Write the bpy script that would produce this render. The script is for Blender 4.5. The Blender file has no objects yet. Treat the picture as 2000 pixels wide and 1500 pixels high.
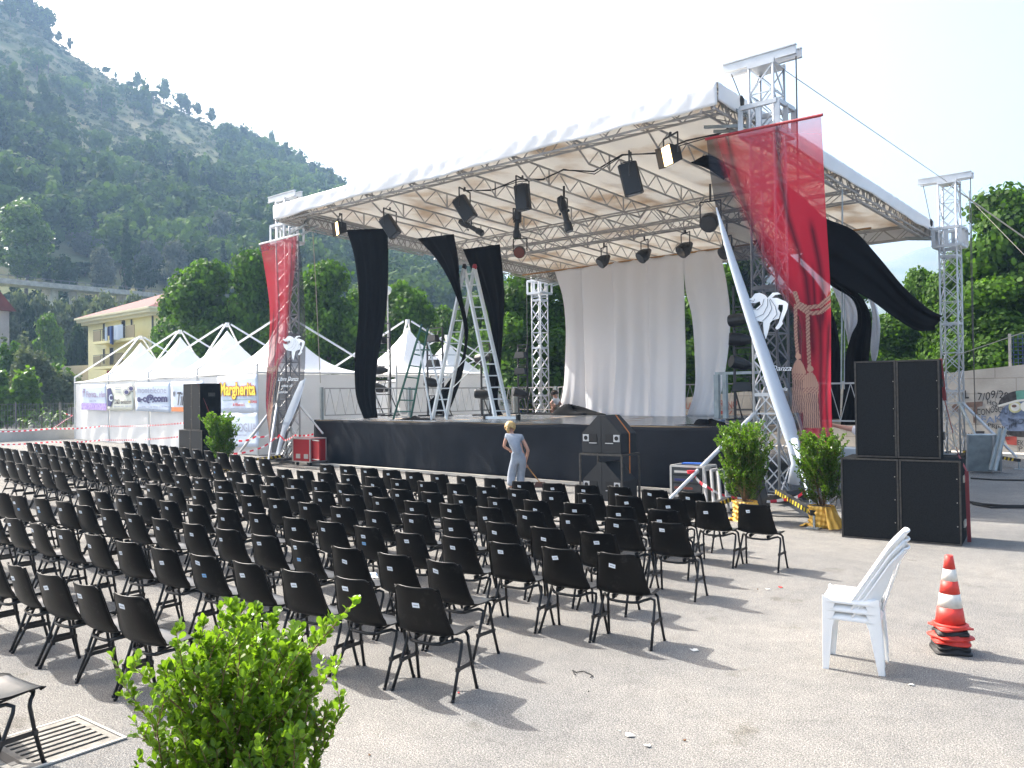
import bpy, bmesh, math, random
import numpy as np
from mathutils import Vector, Matrix
PI = math.pi
SC = bpy.context.scene
COL = SC.collection
# ------------------------------------------------------------------ camera, sky, sun, exposure
CAMH = 2.16
FPX = 1660.23                       # focal length in pixels of the 2000 px wide photograph
PITCH, ROLL, YAW = math.radians(0.70658), math.radians(-0.68332), math.radians(-41.62924)
FW = Vector((math.sin(YAW)*math.cos(PITCH), math.cos(YAW)*math.cos(PITCH), math.sin(PITCH)))
_r = Vector((math.cos(YAW), -math.sin(YAW), 0)); _u = _r.cross(FW)
RT = math.cos(ROLL)*_r + math.sin(ROLL)*_u
UP = -math.sin(ROLL)*_r + math.cos(ROLL)*_u
cam = bpy.data.objects.new('camera', bpy.data.cameras.new('camera')); COL.objects.link(cam)
cam.matrix_world = Matrix(((RT.x, UP.x, -FW.x, 0), (RT.y, UP.y, -FW.y, 0), (RT.z, UP.z, -FW.z, CAMH), (0, 0, 0, 1)))
cam.data.sensor_width = 36; cam.data.lens = 36*FPX/2000
cam.data.clip_start = 0.05; cam.data.clip_end = 12000
SC.camera = cam
SUN_AZ, SUN_EL = math.radians(185), math.radians(43)      # direction towards the sun, azimuth from +X ccw
w = bpy.data.worlds.new('World'); SC.world = w; w.use_nodes = True
nt = w.node_tree; nt.nodes.clear()
sky = nt.nodes.new('ShaderNodeTexSky'); sky.sky_type = 'NISHITA'; sky.sun_disc = False
sky.sun_elevation = SUN_EL; sky.sun_rotation = math.radians(90) - SUN_AZ
sky.air_density = 1.25; sky.dust_density = 6.5; sky.ozone_density = 0.2; sky.altitude = 50
bg = nt.nodes.new('ShaderNodeBackground'); bg.inputs['Strength'].default_value = 0.15
wo = nt.nodes.new('ShaderNodeOutputWorld')
nt.links.new(sky.outputs[0], bg.inputs[0]); nt.links.new(bg.outputs[0], wo.inputs[0])
sl = bpy.data.lights.new('sun', 'SUN'); sl.energy = 4.2; sl.angle = math.radians(0.7); sl.color = (1.0, 0.968, 0.915)
so = bpy.data.objects.new('sun', sl); COL.objects.link(so)
sd = Vector((math.cos(SUN_AZ)*math.cos(SUN_EL), math.sin(SUN_AZ)*math.cos(SUN_EL), math.sin(SUN_EL)))
so.rotation_euler = sd.to_track_quat('Z', 'Y').to_euler(); so.location = (0, 0, 60)
SC.view_settings.view_transform = 'Standard'; SC.view_settings.look = 'None'
SC.view_settings.gamma = 1.0; SC.view_settings.exposure = 1.5
SC.cycles.max_bounces = 8; SC.cycles.diffuse_bounces = 4; SC.cycles.transparent_max_bounces = 12
SC.cycles.glossy_bounces = 2; SC.cycles.transmission_bounces = 3; SC.cycles.volume_bounces = 0
SC.cycles.use_denoising = True

# ------------------------------------------------------------------ measuring helpers: photo pixel -> point on a real plane
def ray(u, v):
    return FW + ((u-1000)/FPX)*RT - ((v-750)/FPX)*UP
C0 = Vector((0, 0, CAMH))
def atY(u, v, Y): d = ray(u, v); return C0 + d*(Y/d.y)
def atX(u, v, X): d = ray(u, v); return C0 + d*(X/d.x)
def atZ(u, v, Z=0.0): d = ray(u, v); return C0 + d*((Z-CAMH)/d.z)
def atD(u, v, D): return C0 + ray(u, v)*D            # D = depth along the view axis
def atC(u, v, Z=0.0):
    """like atZ but for points above the horizon: height is free, distance fixed by Z"""
    return atZ(u, v, Z)

# ------------------------------------------------------------------ materials
MATS = {}
def mat(name, col, rough=0.6, metal=0.0, var=0.0, vscale=4.0, bump=0.0, bscale=40.0, trans=0.0, spec=0.5,
        col2=None, emit=0.0, alpha=1.0, coords='Object', detail=5.0, coat=0.0, stretch=None):
    m = bpy.data.materials.new(name); m.use_nodes = True; n = m.node_tree; b = n.nodes['Principled BSDF']
    b.inputs['Base Color'].default_value = (*col, 1); b.inputs['Roughness'].default_value = rough
    b.inputs['Metallic'].default_value = metal; b.inputs['Specular IOR Level'].default_value = spec
    b.inputs['Coat Weight'].default_value = coat
    if emit: b.inputs['Emission Color'].default_value = (*col, 1); b.inputs['Emission Strength'].default_value = emit
    tc = n.nodes.new('ShaderNodeTexCoord')
    if var or col2:
        no = n.nodes.new('ShaderNodeTexNoise'); no.inputs['Scale'].default_value = vscale; no.inputs['Detail'].default_value = detail
        n.links.new(tc.outputs[coords], no.inputs['Vector'])
        cr = n.nodes.new('ShaderNodeValToRGB')
        a = col if col2 is None else col
        c2 = col2 if col2 is not None else tuple(min(1, c*(1+var)) for c in col)
        c1 = a if col2 is not None else tuple(c*(1-var) for c in col)
        cr.color_ramp.elements[0].position = 0.35; cr.color_ramp.elements[1].position = 0.65
        cr.color_ramp.elements[0].color = (*c1, 1); cr.color_ramp.elements[1].color = (*c2, 1)
        n.links.new(no.outputs['Fac'], cr.inputs['Fac']); n.links.new(cr.outputs['Color'], b.inputs['Base Color'])
        colsock = cr.outputs['Color']
    else: colsock = None
    if bump:
        nb = n.nodes.new('ShaderNodeTexNoise'); nb.inputs['Scale'].default_value = bscale; nb.inputs['Detail'].default_value = 4
        if stretch:
            mp = n.nodes.new('ShaderNodeMapping'); mp.inputs['Scale'].default_value = stretch; n.links.new(tc.outputs[coords], mp.inputs[0]); n.links.new(mp.outputs[0], nb.inputs['Vector'])
        else: n.links.new(tc.outputs[coords], nb.inputs['Vector'])
        bp = n.nodes.new('ShaderNodeBump'); bp.inputs['Strength'].default_value = bump; bp.inputs['Distance'].default_value = 0.02
        n.links.new(nb.outputs['Fac'], bp.inputs['Height']); n.links.new(bp.outputs['Normal'], b.inputs['Normal'])
    out = n.nodes['Material Output']; cur = b.outputs[0]
    if trans:
        t = n.nodes.new('ShaderNodeBsdfTranslucent'); t.inputs['Color'].default_value = (*(col2 or col), 1)
        if colsock: n.links.new(colsock, t.inputs['Color'])
        mx = n.nodes.new('ShaderNodeMixShader'); mx.inputs[0].default_value = trans
        n.links.new(cur, mx.inputs[1]); n.links.new(t.outputs[0], mx.inputs[2]); cur = mx.outputs[0]
    if alpha < 1:
        t = n.nodes.new('ShaderNodeBsdfTransparent'); mx = n.nodes.new('ShaderNodeMixShader'); mx.inputs[0].default_value = alpha
        n.links.new(t.outputs[0], mx.inputs[1]); n.links.new(cur, mx.inputs[2]); cur = mx.outputs[0]
    n.links.new(cur, out.inputs['Surface'])
    MATS[name] = m; return m

def leafmat(name, dark, light, trans=0.35, scale=0.6, rough=0.45, fine=3.0, spec=0.25):
    """leaf colour varies in soft clumps and leaf by leaf (geometry 'rnd' attribute)"""
    m = bpy.data.materials.new(name); m.use_nodes = True; n = m.node_tree; b = n.nodes['Principled BSDF']
    at = n.nodes.new('ShaderNodeAttribute'); at.attribute_name = 'rnd'
    geo = n.nodes.new('ShaderNodeNewGeometry')
    no = n.nodes.new('ShaderNodeTexNoise'); no.inputs['Scale'].default_value = scale; no.inputs['Detail'].default_value = 3
    n.links.new(geo.outputs['Position'], no.inputs['Vector'])
    ad = n.nodes.new('ShaderNodeMath'); ad.operation = 'MULTIPLY_ADD'; ad.inputs[1].default_value = 0.45
    n.links.new(at.outputs['Fac'], ad.inputs[0])
    mr = n.nodes.new('ShaderNodeMapRange'); mr.inputs[1].default_value = 0.3; mr.inputs[2].default_value = 0.7; mr.inputs[4].default_value = 0.55
    n.links.new(no.outputs['Fac'], mr.inputs[0]); n.links.new(mr.outputs[0], ad.inputs[2])
    cr = n.nodes.new('ShaderNodeValToRGB'); cr.color_ramp.elements[0].color = (*dark, 1); cr.color_ramp.elements[1].color = (*light, 1)
    n.links.new(ad.outputs[0], cr.inputs['Fac']); n.links.new(cr.outputs[0], b.inputs['Base Color'])
    b.inputs['Roughness'].default_value = rough; b.inputs['Specular IOR Level'].default_value = spec
    t = n.nodes.new('ShaderNodeBsdfTranslucent'); mixc = n.nodes.new('ShaderNodeMix'); mixc.data_type = 'RGBA'; mixc.blend_type = 'MULTIPLY'
    mixc.inputs['Factor'].default_value = 1.0; mixc.inputs['B'].default_value = (1.5, 1.6, 0.7, 1)
    n.links.new(cr.outputs[0], mixc.inputs['A']); n.links.new(mixc.outputs['Result'], t.inputs['Color'])
    mx = n.nodes.new('ShaderNodeMixShader'); mx.inputs[0].default_value = trans
    n.links.new(b.outputs[0], mx.inputs[1]); n.links.new(t.outputs[0], mx.inputs[2])
    n.links.new(mx.outputs[0], n.nodes['Material Output'].inputs['Surface'])
    MATS[name] = m; return m

def attrmat(name, attr, rough=0.7, trans=0.0, use_alpha=False):
    m = bpy.data.materials.new(name); m.use_nodes = True; n = m.node_tree; b = n.nodes['Principled BSDF']
    at = n.nodes.new('ShaderNodeAttribute'); at.attribute_name = attr
    n.links.new(at.outputs['Color'], b.inputs['Base Color']); b.inputs['Roughness'].default_value = rough
    b.inputs['Specular IOR Level'].default_value = 0.2
    cur = b.outputs[0]
    if trans:
        t = n.nodes.new('ShaderNodeBsdfTranslucent'); n.links.new(at.outputs['Color'], t.inputs['Color'])
        mx = n.nodes.new('ShaderNodeMixShader'); mx.inputs[0].default_value = trans
        n.links.new(cur, mx.inputs[1]); n.links.new(t.outputs[0], mx.inputs[2]); cur = mx.outputs[0]
    if use_alpha:
        t = n.nodes.new('ShaderNodeBsdfTransparent'); mx = n.nodes.new('ShaderNodeMixShader')
        n.links.new(at.outputs['Alpha'], mx.inputs[0]); n.links.new(t.outputs[0], mx.inputs[1]); n.links.new(cur, mx.inputs[2]); cur = mx.outputs[0]
    n.links.new(cur, n.nodes['Material Output'].inputs['Surface'])
    MATS[name] = m; return m

# ------------------------------------------------------------------ objects
def empty(name, loc=(0, 0, 0), rz=0.0):
    o = bpy.data.objects.new(name, None); COL.objects.link(o); o.location = loc; o.rotation_euler = (0, 0, rz)
    o.empty_display_size = 0.3; return o
def tag(o, label=None, cat=None, group=None, kind=None):
    if label: o['label'] = label
    if cat: o['category'] = cat
    if group: o['group'] = group
    if kind: o['kind'] = kind
    return o
KIDS = {}
def reg(o, p):
    if p is not None: o.parent = p; KIDS.setdefault(p.name, []).append(o)
def link(name, me, m=None, parent=None, loc=None):
    o = bpy.data.objects.new(name, me); COL.objects.link(o)
    if m is not None and not me.materials: me.materials.append(MATS[m] if isinstance(m, str) else m)
    if loc is not None: o.location = loc
    reg(o, parent); return o
def copy_tree(o, parent=None):
    c = o.copy(); COL.objects.link(c)
    if parent is not None: c.parent = parent; KIDS.setdefault(parent.name, []).append(c)
    for ch in KIDS.get(o.name, []): copy_tree(ch, c)
    return c

class MB:
    """collects boxes, tubes and sheets and links them as one mesh object"""
    def __init__(s): s.v = []; s.f = []; s.mi = []; s.cur = 0
    def add(s, vs, fs):
        b = len(s.v); s.v.extend(tuple(q) for q in vs); s.f.extend(tuple(b+i for i in f) for f in fs); s.mi.extend([s.cur]*len(fs)); return s
    def box(s, c, sz, rz=0.0, M=None, taper=1.0):
        hx, hy, hz = sz[0]/2, sz[1]/2, sz[2]/2; vs = []
        for k in (-1, 1):
            t = taper if k > 0 else 1.0
            for a, b in ((-1, -1), (1, -1), (1, 1), (-1, 1)):
                p = Vector((a*hx*t, b*hy*t, k*hz))
                if M is not None: p = M @ p
                elif rz: p = Matrix.Rotation(rz, 3, 'Z') @ p
                vs.append(p+Vector(c))
        return s.add(vs, [(0, 3, 2, 1), (4, 5, 6, 7), (0, 1, 5, 4), (1, 2, 6, 5), (2, 3, 7, 6), (3, 0, 4, 7)])
    def b2(s, a, b):
        a = Vector(a); b = Vector(b); return s.box((a+b)/2, [abs(b[i]-a[i]) for i in range(3)])
    def bar(s, a, b, w_, h=None, up=(0, 0, 1)):
        a = Vector(a); b = Vector(b); d = (b-a); L = d.length
        if L < 1e-6: return s
        d.normalize(); u = Vector(up)
        if abs(d.dot(u)) > 0.98: u = Vector((0, 1, 0))
        x = d.cross(u).normalized(); y = x.cross(d); h = h or w_
        M = Matrix((x, y, d)).transposed()
        return s.box((a+b)/2, (w_, h, L), M=M)
    def tube(s, pts, r, n=8, cap=True, closed=False):
        pts = [Vector(p) for p in pts]; N = len(pts); rs = r if hasattr(r, '__len__') else [r]*N
        vs = []; prev = None
        for i, p in enumerate(pts):
            if closed: d = pts[(i+1) % N]-pts[i-1]
            else: d = (pts[min(i+1, N-1)]-pts[max(i-1, 0)])
            if d.length < 1e-9: d = Vector((0, 0, 1))
            d.normalize()
            if prev is None:
                u = Vector((0, 0, 1)) if abs(d.z) < 0.9 else Vector((1, 0, 0)); prev = d.cross(u).normalized()
            else:
                prev = (prev-d*prev.dot(d));
                prev = prev.normalized() if prev.length > 1e-6 else d.orthogonal().normalized()
            y = d.cross(prev)
            for k in range(n):
                a = 2*PI*k/n; vs.append(p+rs[i]*(math.cos(a)*prev+math.sin(a)*y))
        fs = []
        for i in range(N if closed else N-1):
            j = (i+1) % N
            for k in range(n):
                l = (k+1) % n; fs.append((i*n+k, j*n+k, j*n+l, i*n+l))
        if cap and not closed: fs.append(tuple(range(n))); fs.append(tuple((N-1)*n+k for k in reversed(range(n))))
        return s.add(vs, fs)
    def lathe(s, prof, c=(0, 0, 0), n=20, M=None):
        c = Vector(c); vs = []; fs = []
        for r, z in prof:
            for k in range(n):
                p = Vector((r*math.cos(2*PI*k/n), r*math.sin(2*PI*k/n), z))
                if M is not None: p = M @ p
                vs.append(p+c)
        for i in range(len(prof)-1):
            for k in range(n):
                l = (k+1) % n; fs.append((i*n+k, i*n+l, (i+1)*n+l, (i+1)*n+k))
        fs.append(tuple(reversed(range(n)))); fs.append(tuple((len(prof)-1)*n+k for k in range(n)))
        return s.add(vs, fs)
    def poly(s, pts, th, nrm):
        """flat polygon with thickness th along nrm"""
        nrm = Vector(nrm).normalized()*th/2; n = len(pts)
        vs = [Vector(p)+nrm for p in pts]+[Vector(p)-nrm for p in pts]
        fs = [tuple(range(n)), tuple(reversed(range(n, 2*n)))]+[(i, i+n, (i+1) % n+n, (i+1) % n) for i in range(n)]
        return s.add(vs, fs)
    def grid(s, fn, nu, nv):
        vs = [fn(i/nu, j/nv) for j in range(nv+1) for i in range(nu+1)]; w_ = nu+1
        return s.add(vs, [(j*w_+i, j*w_+i+1, (j+1)*w_+i+1, (j+1)*w_+i) for j in range(nv) for i in range(nu)])
    def mesh(s, name, smooth=False, bevel=0.0):
        me = bpy.data.meshes.new(name); me.from_pydata(s.v, [], s.f); me.update()
        if bevel:
            bm = bmesh.new(); bm.from_mesh(me)
            bmesh.ops.bevel(bm, geom=bm.edges[:], offset=bevel, segments=2, affect='EDGES', clamp_overlap=True)
            bm.to_mesh(me); bm.free()
        elif any(s.mi): me.polygons.foreach_set('material_index', s.mi)
        if smooth: me.polygons.foreach_set('use_smooth', [True]*len(me.polygons))
        return me
    def build(s, name, m, parent=None, smooth=False, bevel=0.0, loc=None):
        me = s.mesh(name, smooth, bevel)
        if isinstance(m, (list, tuple)):
            for q in m: me.materials.append(MATS[q])
            return link(name, me, None, parent, loc)
        return link(name, me, m, parent, loc)
def solid(o, th, off=0.0):
    md = o.modifiers.new('thickness', 'SOLIDIFY'); md.thickness = th; md.offset = off; return o
def autosmooth(o, ang=35):
    me = o.data; me.polygons.foreach_set('use_smooth', [True]*len(me.polygons))
    bm = bmesh.new(); bm.from_mesh(me)
    for e in bm.edges:
        if len(e.link_faces) == 2 and e.calc_face_angle(0) > math.radians(ang): e.smooth = False
    bm.to_mesh(me); bm.free(); return o
def npmesh(name, V, F, rnd=None, smooth=False):
    """V (n,3), F (m,k) numpy arrays"""
    me = bpy.data.meshes.new(name); k = F.shape[1]
    me.vertices.add(len(V)); me.vertices.foreach_set('co', V.astype(np.float32).ravel())
    me.loops.add(F.size); me.loops.foreach_set('vertex_index', F.astype(np.int32).ravel())
    me.polygons.add(len(F)); me.polygons.foreach_set('loop_start', np.arange(len(F), dtype=np.int32)*k)
    me.polygons.foreach_set('loop_total', np.full(len(F), k, dtype=np.int32))
    if smooth: me.polygons.foreach_set('use_smooth', np.ones(len(F), bool))
    me.update(calc_edges=True)
    if rnd is not None:
        a = me.attributes.new('rnd', 'FLOAT', 'POINT'); a.data.foreach_set('value', rnd.astype(np.float32))
    return me
def rot_frames(N, rng, bias=None, k=0.0):
    """N random orthonormal frames (x,y axes); normals pulled towards bias by k"""
    n = rng.normal(size=(N, 3)); n /= np.linalg.norm(n, axis=1)[:, None]
    if bias is not None: n = n*(1-k)+bias*k; n /= np.linalg.norm(n, axis=1)[:, None]+1e-9
    t = rng.normal(size=(N, 3)); x = np.cross(n, t); x /= np.linalg.norm(x, axis=1)[:, None]+1e-9
    y = np.cross(n, x); return x, y, n
LEAF = np.array([(0, 0), (.32, .25), (.36, .6), (0, 1.0), (-.36, .6), (-.32, .25)])
def leafquads(P, size, rng, bias=None, k=0.5, shape=None, jit=0.35):
    N = len(P); x, y, n = rot_frames(N, rng, bias, k)
    s = size*(1+jit*rng.uniform(-1, 1, N))[:, None]
    sh = LEAF if shape is None else shape
    m = len(sh); V = np.empty((N, m, 3))
    for i, (a, b) in enumerate(sh):
        V[:, i] = P+x*a*s+y*b*s+n*(abs(a)*0.25*s)
    F = np.arange(N*m).reshape(N, m)
    return V.reshape(-1, 3), F, np.repeat(rng.uniform(0, 1, N), m)
def crown_points(blobs, n, rng, shell=0.35):
    """points through a set of ellipsoid clumps (cx,cy,cz,rx,ry,rz); denser near each clump's skin"""
    B = np.array(blobs, float); vol = (B[:, 3]*B[:, 4]*B[:, 5])**0.7; pr = vol/vol.sum()
    idx = rng.choice(len(B), n, p=pr); d = rng.normal(size=(n, 3)); d /= np.linalg.norm(d, axis=1)[:, None]
    rad = 1-shell*rng.uniform(0, 1, n)**1.3
    rad *= 1+0.12*rng.normal(size=n)
    b = B[idx]; P = b[:, :3]+d*rad[:, None]*b[:, 3:6]
    return P, d
# ------------------------------------------------------------------ ground
def ss(t): t = min(1, max(0, t)); return t*t*(3-2*t)
def gz(X, Y): return 0.27*ss((-8-X)/14)*ss((15-Y)/6)
RIDGE = [(-700, -420), (-300, -190), (0, -10), (60, 26), (130, 92), (200, 135), (260, 172), (330, 200), (400, 232), (480, 282), (560, 318), (640, 358),
         (700, 400), (800, 455), (900, 525), (1000, 600), (1100, 680), (1250, 750), (1400, 775), (3000, 775)]
def hor(u): return 770.5-(u-1000)*0.0119
def ridge_el(u):
    for (a, b), (c, d) in zip(RIDGE, RIDGE[1:]):
        if a <= u <= c: y = b+(d-b)*(u-a)/(c-a); break
    else: y = 775
    d = ray(u, y); return max(0.0, d.z/math.hypot(d.x, d.y))
RMAX = 420.0
def hill_h(u, r):
    """height of the hillside seen in the photo column u at ground distance r"""
    e = ridge_el(u)
    k = min(1.0, e/0.12)
    if r < 100: return 0.0
    if r < 134: return k*13.0*ss((r-100)/34)
    if r < 150: return k*(13.0+.8*(r-134)/16)
    z1 = k*13.8; z2 = CAMH+e*RMAX
    if r <= RMAX: t = (r-150)/(RMAX-150); return z1+(z2-z1)*(t**1.08)
    return z2-(r-RMAX)*0.35
def u_az(u): d = ray(u, hor(u)); return math.atan2(d.x, d.y)
def hill_pt(u, r):
    a = u_az(u); n = 1.6*math.sin(r*.071+u*.013)*math.sin(u*.021)*ss((r-170)/60)*(1-ss((r-RMAX+50)/50))
    return Vector((math.sin(a)*r, math.cos(a)*r, hill_h(u, r)+n))

def build_ground():
    m = mat('asphalt', (0.30, 0.29, 0.275), rough=0.95, spec=0.15)
    n = m.node_tree; b = n.nodes['Principled BSDF']; tc = n.nodes.new('ShaderNodeTexCoord')
    def noise(sc, det, rgh=0.6):
        q = n.nodes.new('ShaderNodeTexNoise'); q.inputs['Scale'].default_value = sc; q.inputs['Detail'].default_value = det
        q.inputs['Roughness'].default_value = rgh; n.links.new(tc.outputs['Object'], q.inputs['Vector']); return q
    def ramp(src, p0, c0, p1, c1):
        r = n.nodes.new('ShaderNodeValToRGB'); e = r.color_ramp.elements; e[0].position = p0; e[1].position = p1
        e[0].color = (*c0, 1); e[1].color = (*c1, 1); n.links.new(src, r.inputs['Fac']); return r
    def mixn(a, b_, fac, mode='MULTIPLY', f=1.0):
        q = n.nodes.new('ShaderNodeMix'); q.data_type = 'RGBA'; q.blend_type = mode; q.inputs['Factor'].default_value = f
        n.links.new(a, q.inputs['A']); n.links.new(b_, q.inputs['B'])
        if fac is not None: n.links.new(fac, q.inputs['Factor'])
        return q.outputs['Result']
    grain = ramp(noise(95, 3, .8).outputs['Fac'], .36, (0.074, 0.072, 0.069), .64, (0.385, 0.37, 0.347))
    vor = n.nodes.new('ShaderNodeTexVoronoi'); vor.inputs['Scale'].default_value = 130; n.links.new(tc.outputs['Object'], vor.inputs['Vector'])
    stone = ramp(vor.outputs['Distance'], .12, (1.5, 1.48, 1.43), .5, (0.8, 0.8, 0.8))
    c = mixn(grain.outputs[0], stone.outputs[0], None)
    broad = ramp(noise(0.5, 5, .62).outputs['Fac'], .36, (0.80, 0.81, 0.83), .66, (1.06, 1.05, 1.03)); c = mixn(c, broad.outputs[0], None)
    mid = ramp(noise(5.0, 6, .7).outputs['Fac'], .34, (0.87, 0.87, 0.87), .6, (1.03, 1.03, 1.02)); c = mixn(c, mid.outputs[0], None)
    stain = ramp(noise(1.7, 4, .55).outputs['Fac'], .64, (1, 1, 1), .74, (0.70, 0.68, 0.64)); c = mixn(c, stain.outputs[0], None)
    vc = n.nodes.new('ShaderNodeTexVoronoi'); vc.feature = 'DISTANCE_TO_EDGE'; vc.inputs['Scale'].default_value = 0.42
    wv = noise(1.2, 6, .7); wm = n.nodes.new('ShaderNodeVectorMath'); wm.operation = 'MULTIPLY_ADD'; wm.inputs[1].default_value = (.9, .9, .9)
    n.links.new(wv.outputs['Color'], wm.inputs[0]); n.links.new(tc.outputs['Object'], wm.inputs[2]); n.links.new(wm.outputs[0], vc.inputs['Vector'])
    crk = ramp(vc.outputs['Distance'], .0, (0.62, 0.6, 0.58), .008, (1, 1, 1)); c = mixn(c, crk.outputs[0], None, 'MULTIPLY', .35)
    n.links.new(c, b.inputs['Base Color'])
    bp = n.nodes.new('ShaderNodeBump'); bp.inputs['Strength'].default_value = 0.55; bp.inputs['Distance'].default_value = 0.006
    n.links.new(vor.outputs['Distance'], bp.inputs['Height']); n.links.new(bp.outputs[0], b.inputs['Normal'])
    # one sheet, fine near the seats, coarse out to the horizon
    def axis(lo, hi, flo, fhi, st):
        a = [lo, lo*.5, lo*.25, lo*.12]; a = [q for q in a if q < flo]; a += list(np.arange(flo, fhi+.01, st)); a += [q for q in (hi*.12, hi*.25, hi*.5, hi) if q > fhi]
        return a
    xs = axis(-1700, 1700, -60, 12, 1.0); ys = axis(-1700, 1700, -6, 36, 1.0)
    V = [(x_, y_, gz(x_, y_)) for y_ in ys for x_ in xs]; w_ = len(xs)
    F = [(j*w_+i, j*w_+i+1, (j+1)*w_+i+1, (j+1)*w_+i) for j in range(len(ys)-1) for i in range(w_-1)]
    me = bpy.data.meshes.new('ground'); me.from_pydata(V, [], F); me.polygons.foreach_set('use_smooth', [True]*len(F))
    tag(link('ground', me, m), kind='structure')
build_ground()

mat('dry_grass', (0.25, 0.22, 0.125), rough=0.95, col2=(0.10, 0.13, 0.05), vscale=0.09, detail=11, spec=0.05, bump=.8, bscale=.5)
def build_hill():
    us = list(range(-700, 1500, 22)); rs = [70, 76, 84, 92, 100, 108, 116, 124, 130, 136, 142, 150]+list(range(160, 421, 9))+[440, 470, 520, 600, 700]
    V = [hill_pt(u, r)+Vector((0, 0, -0.5 if r < 99 else 0)) for r in rs for u in us]; w_ = len(us)
    F = [(j*w_+i, j*w_+i+1, (j+1)*w_+i+1, (j+1)*w_+i) for j in range(len(rs)-1) for i in range(w_-1)]
    me = bpy.data.meshes.new('hill'); me.from_pydata(V, [], F); me.polygons.foreach_set('use_smooth', [True]*len(F))
    tag(link('hill', me, 'dry_grass'), kind='structure')
build_hill()
mat('mountain_rock', (0.10, 0.12, 0.07), rough=1, col2=(0.16, 0.15, 0.10), vscale=0.012, detail=8, spec=0.05)
def build_mountain():
    pts = [(-300, 700), (1000, 690), (1100, 660), (1250, 600), (1400, 600), (1500, 590), (1640, 535), (1720, 508), (1790, 486), (1860, 478), (1950, 500), (2100, 560), (2400, 640), (2900, 700), (3600, 740)]
    us = list(range(-300, 3601, 20)); V = []
    rng = random.Random(5)
    def ytop(u):
        for (a, b), (c, d) in zip(pts, pts[1:]):
            if a <= u <= c: return b+(d-b)*(u-a)/(c-a)
        return 740
    R = [700, 900, 1100, 1300, 1480, 1640]
    for k, r in enumerate(R):
        for u in us:
            a = math.atan((u-1000)/FPX)+YAW; e = (hor(u)-ytop(u))/FPX*math.cos(a-YAW)
            f = [0, .28, .5, .78, 1.0, .6][k]; z = CAMH+e*1480*f+ .4*(14*math.sin(u*.03+k*2)+9*math.sin(u*.011*k+k))*(1 if 0 < k < 5 else .3)
            V.append((math.sin(a)*r, math.cos(a)*r, z if k else -2))
    w_ = len(us); F = [(j*w_+i, j*w_+i+1, (j+1)*w_+i+1, (j+1)*w_+i) for j in range(len(R)-1) for i in range(w_-1)]
    me = bpy.data.meshes.new('mountains'); me.from_pydata(V, [], F); me.polygons.foreach_set('use_smooth', [True]*len(F))
    tag(link('mountains', me, 'mountain_rock'), kind='structure')
build_mountain()

# ------------------------------------------------------------------ trees
leafmat('leaf_walnut', (0.008, 0.028, 0.004), (0.105, 0.21, 0.025), .38, .45, rough=.6, spec=.12)
leafmat('leaf_plane', (0.03, 0.065, 0.014), (0.13, 0.21, 0.05), .35, .35)
leafmat('leaf_olive', (0.045, 0.065, 0.035), (0.17, 0.20, 0.125), .2, .3, rough=.8, spec=.1)
leafmat('leaf_silver', (0.05, 0.065, 0.05), (0.17, 0.185, 0.155), .15, .25, rough=.8, spec=.1)
leafmat('leaf_dark', (0.008, 0.020, 0.006), (0.035, 0.07, 0.018), .2, .25, rough=.8, spec=.1)
leafmat('leaf_wood', (0.005, 0.015, 0.006), (0.115, 0.185, 0.035), .2, .02, rough=.8, spec=.05)
leafmat('leaf_bright', (0.03, 0.07, 0.010), (0.12, 0.22, 0.03), .4, .5)
mat('bark', (0.11, 0.085, 0.06), rough=0.95, var=.35, vscale=6, bump=.6, bscale=18)
def trunk_mb(h, r, limbs, rng, sides=8, base=0.0):
    """tapered, slightly bent trunk with limbs running into the crown; limbs = list of end points"""
    mb = MB(); pts = []; x = y = 0.0; n = 6
    for i in range(n+1):
        t = i/n; pts.append((x, y, base+(h-base)*t)); x += rng.uniform(-1, 1)*r*.5; y += rng.uniform(-1, 1)*r*.5
    mb.tube(pts, [r*(1.35 if i == 0 else 1-.5*i/n) for i in range(n+1)], sides)
    for e in limbs:
        s = Vector(pts[rng.randint(3, n)]); e = Vector(e); m_ = (s+e)/2+Vector((rng.uniform(-.2, .2), rng.uniform(-.2, .2), .15))*(e-s).length*.6
        mb.tube([s, s*.5+m_*.5+Vector((0, 0, -.02)), m_, e], [r*.5, r*.4, r*.28, r*.1], 6)
    return mb
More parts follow.
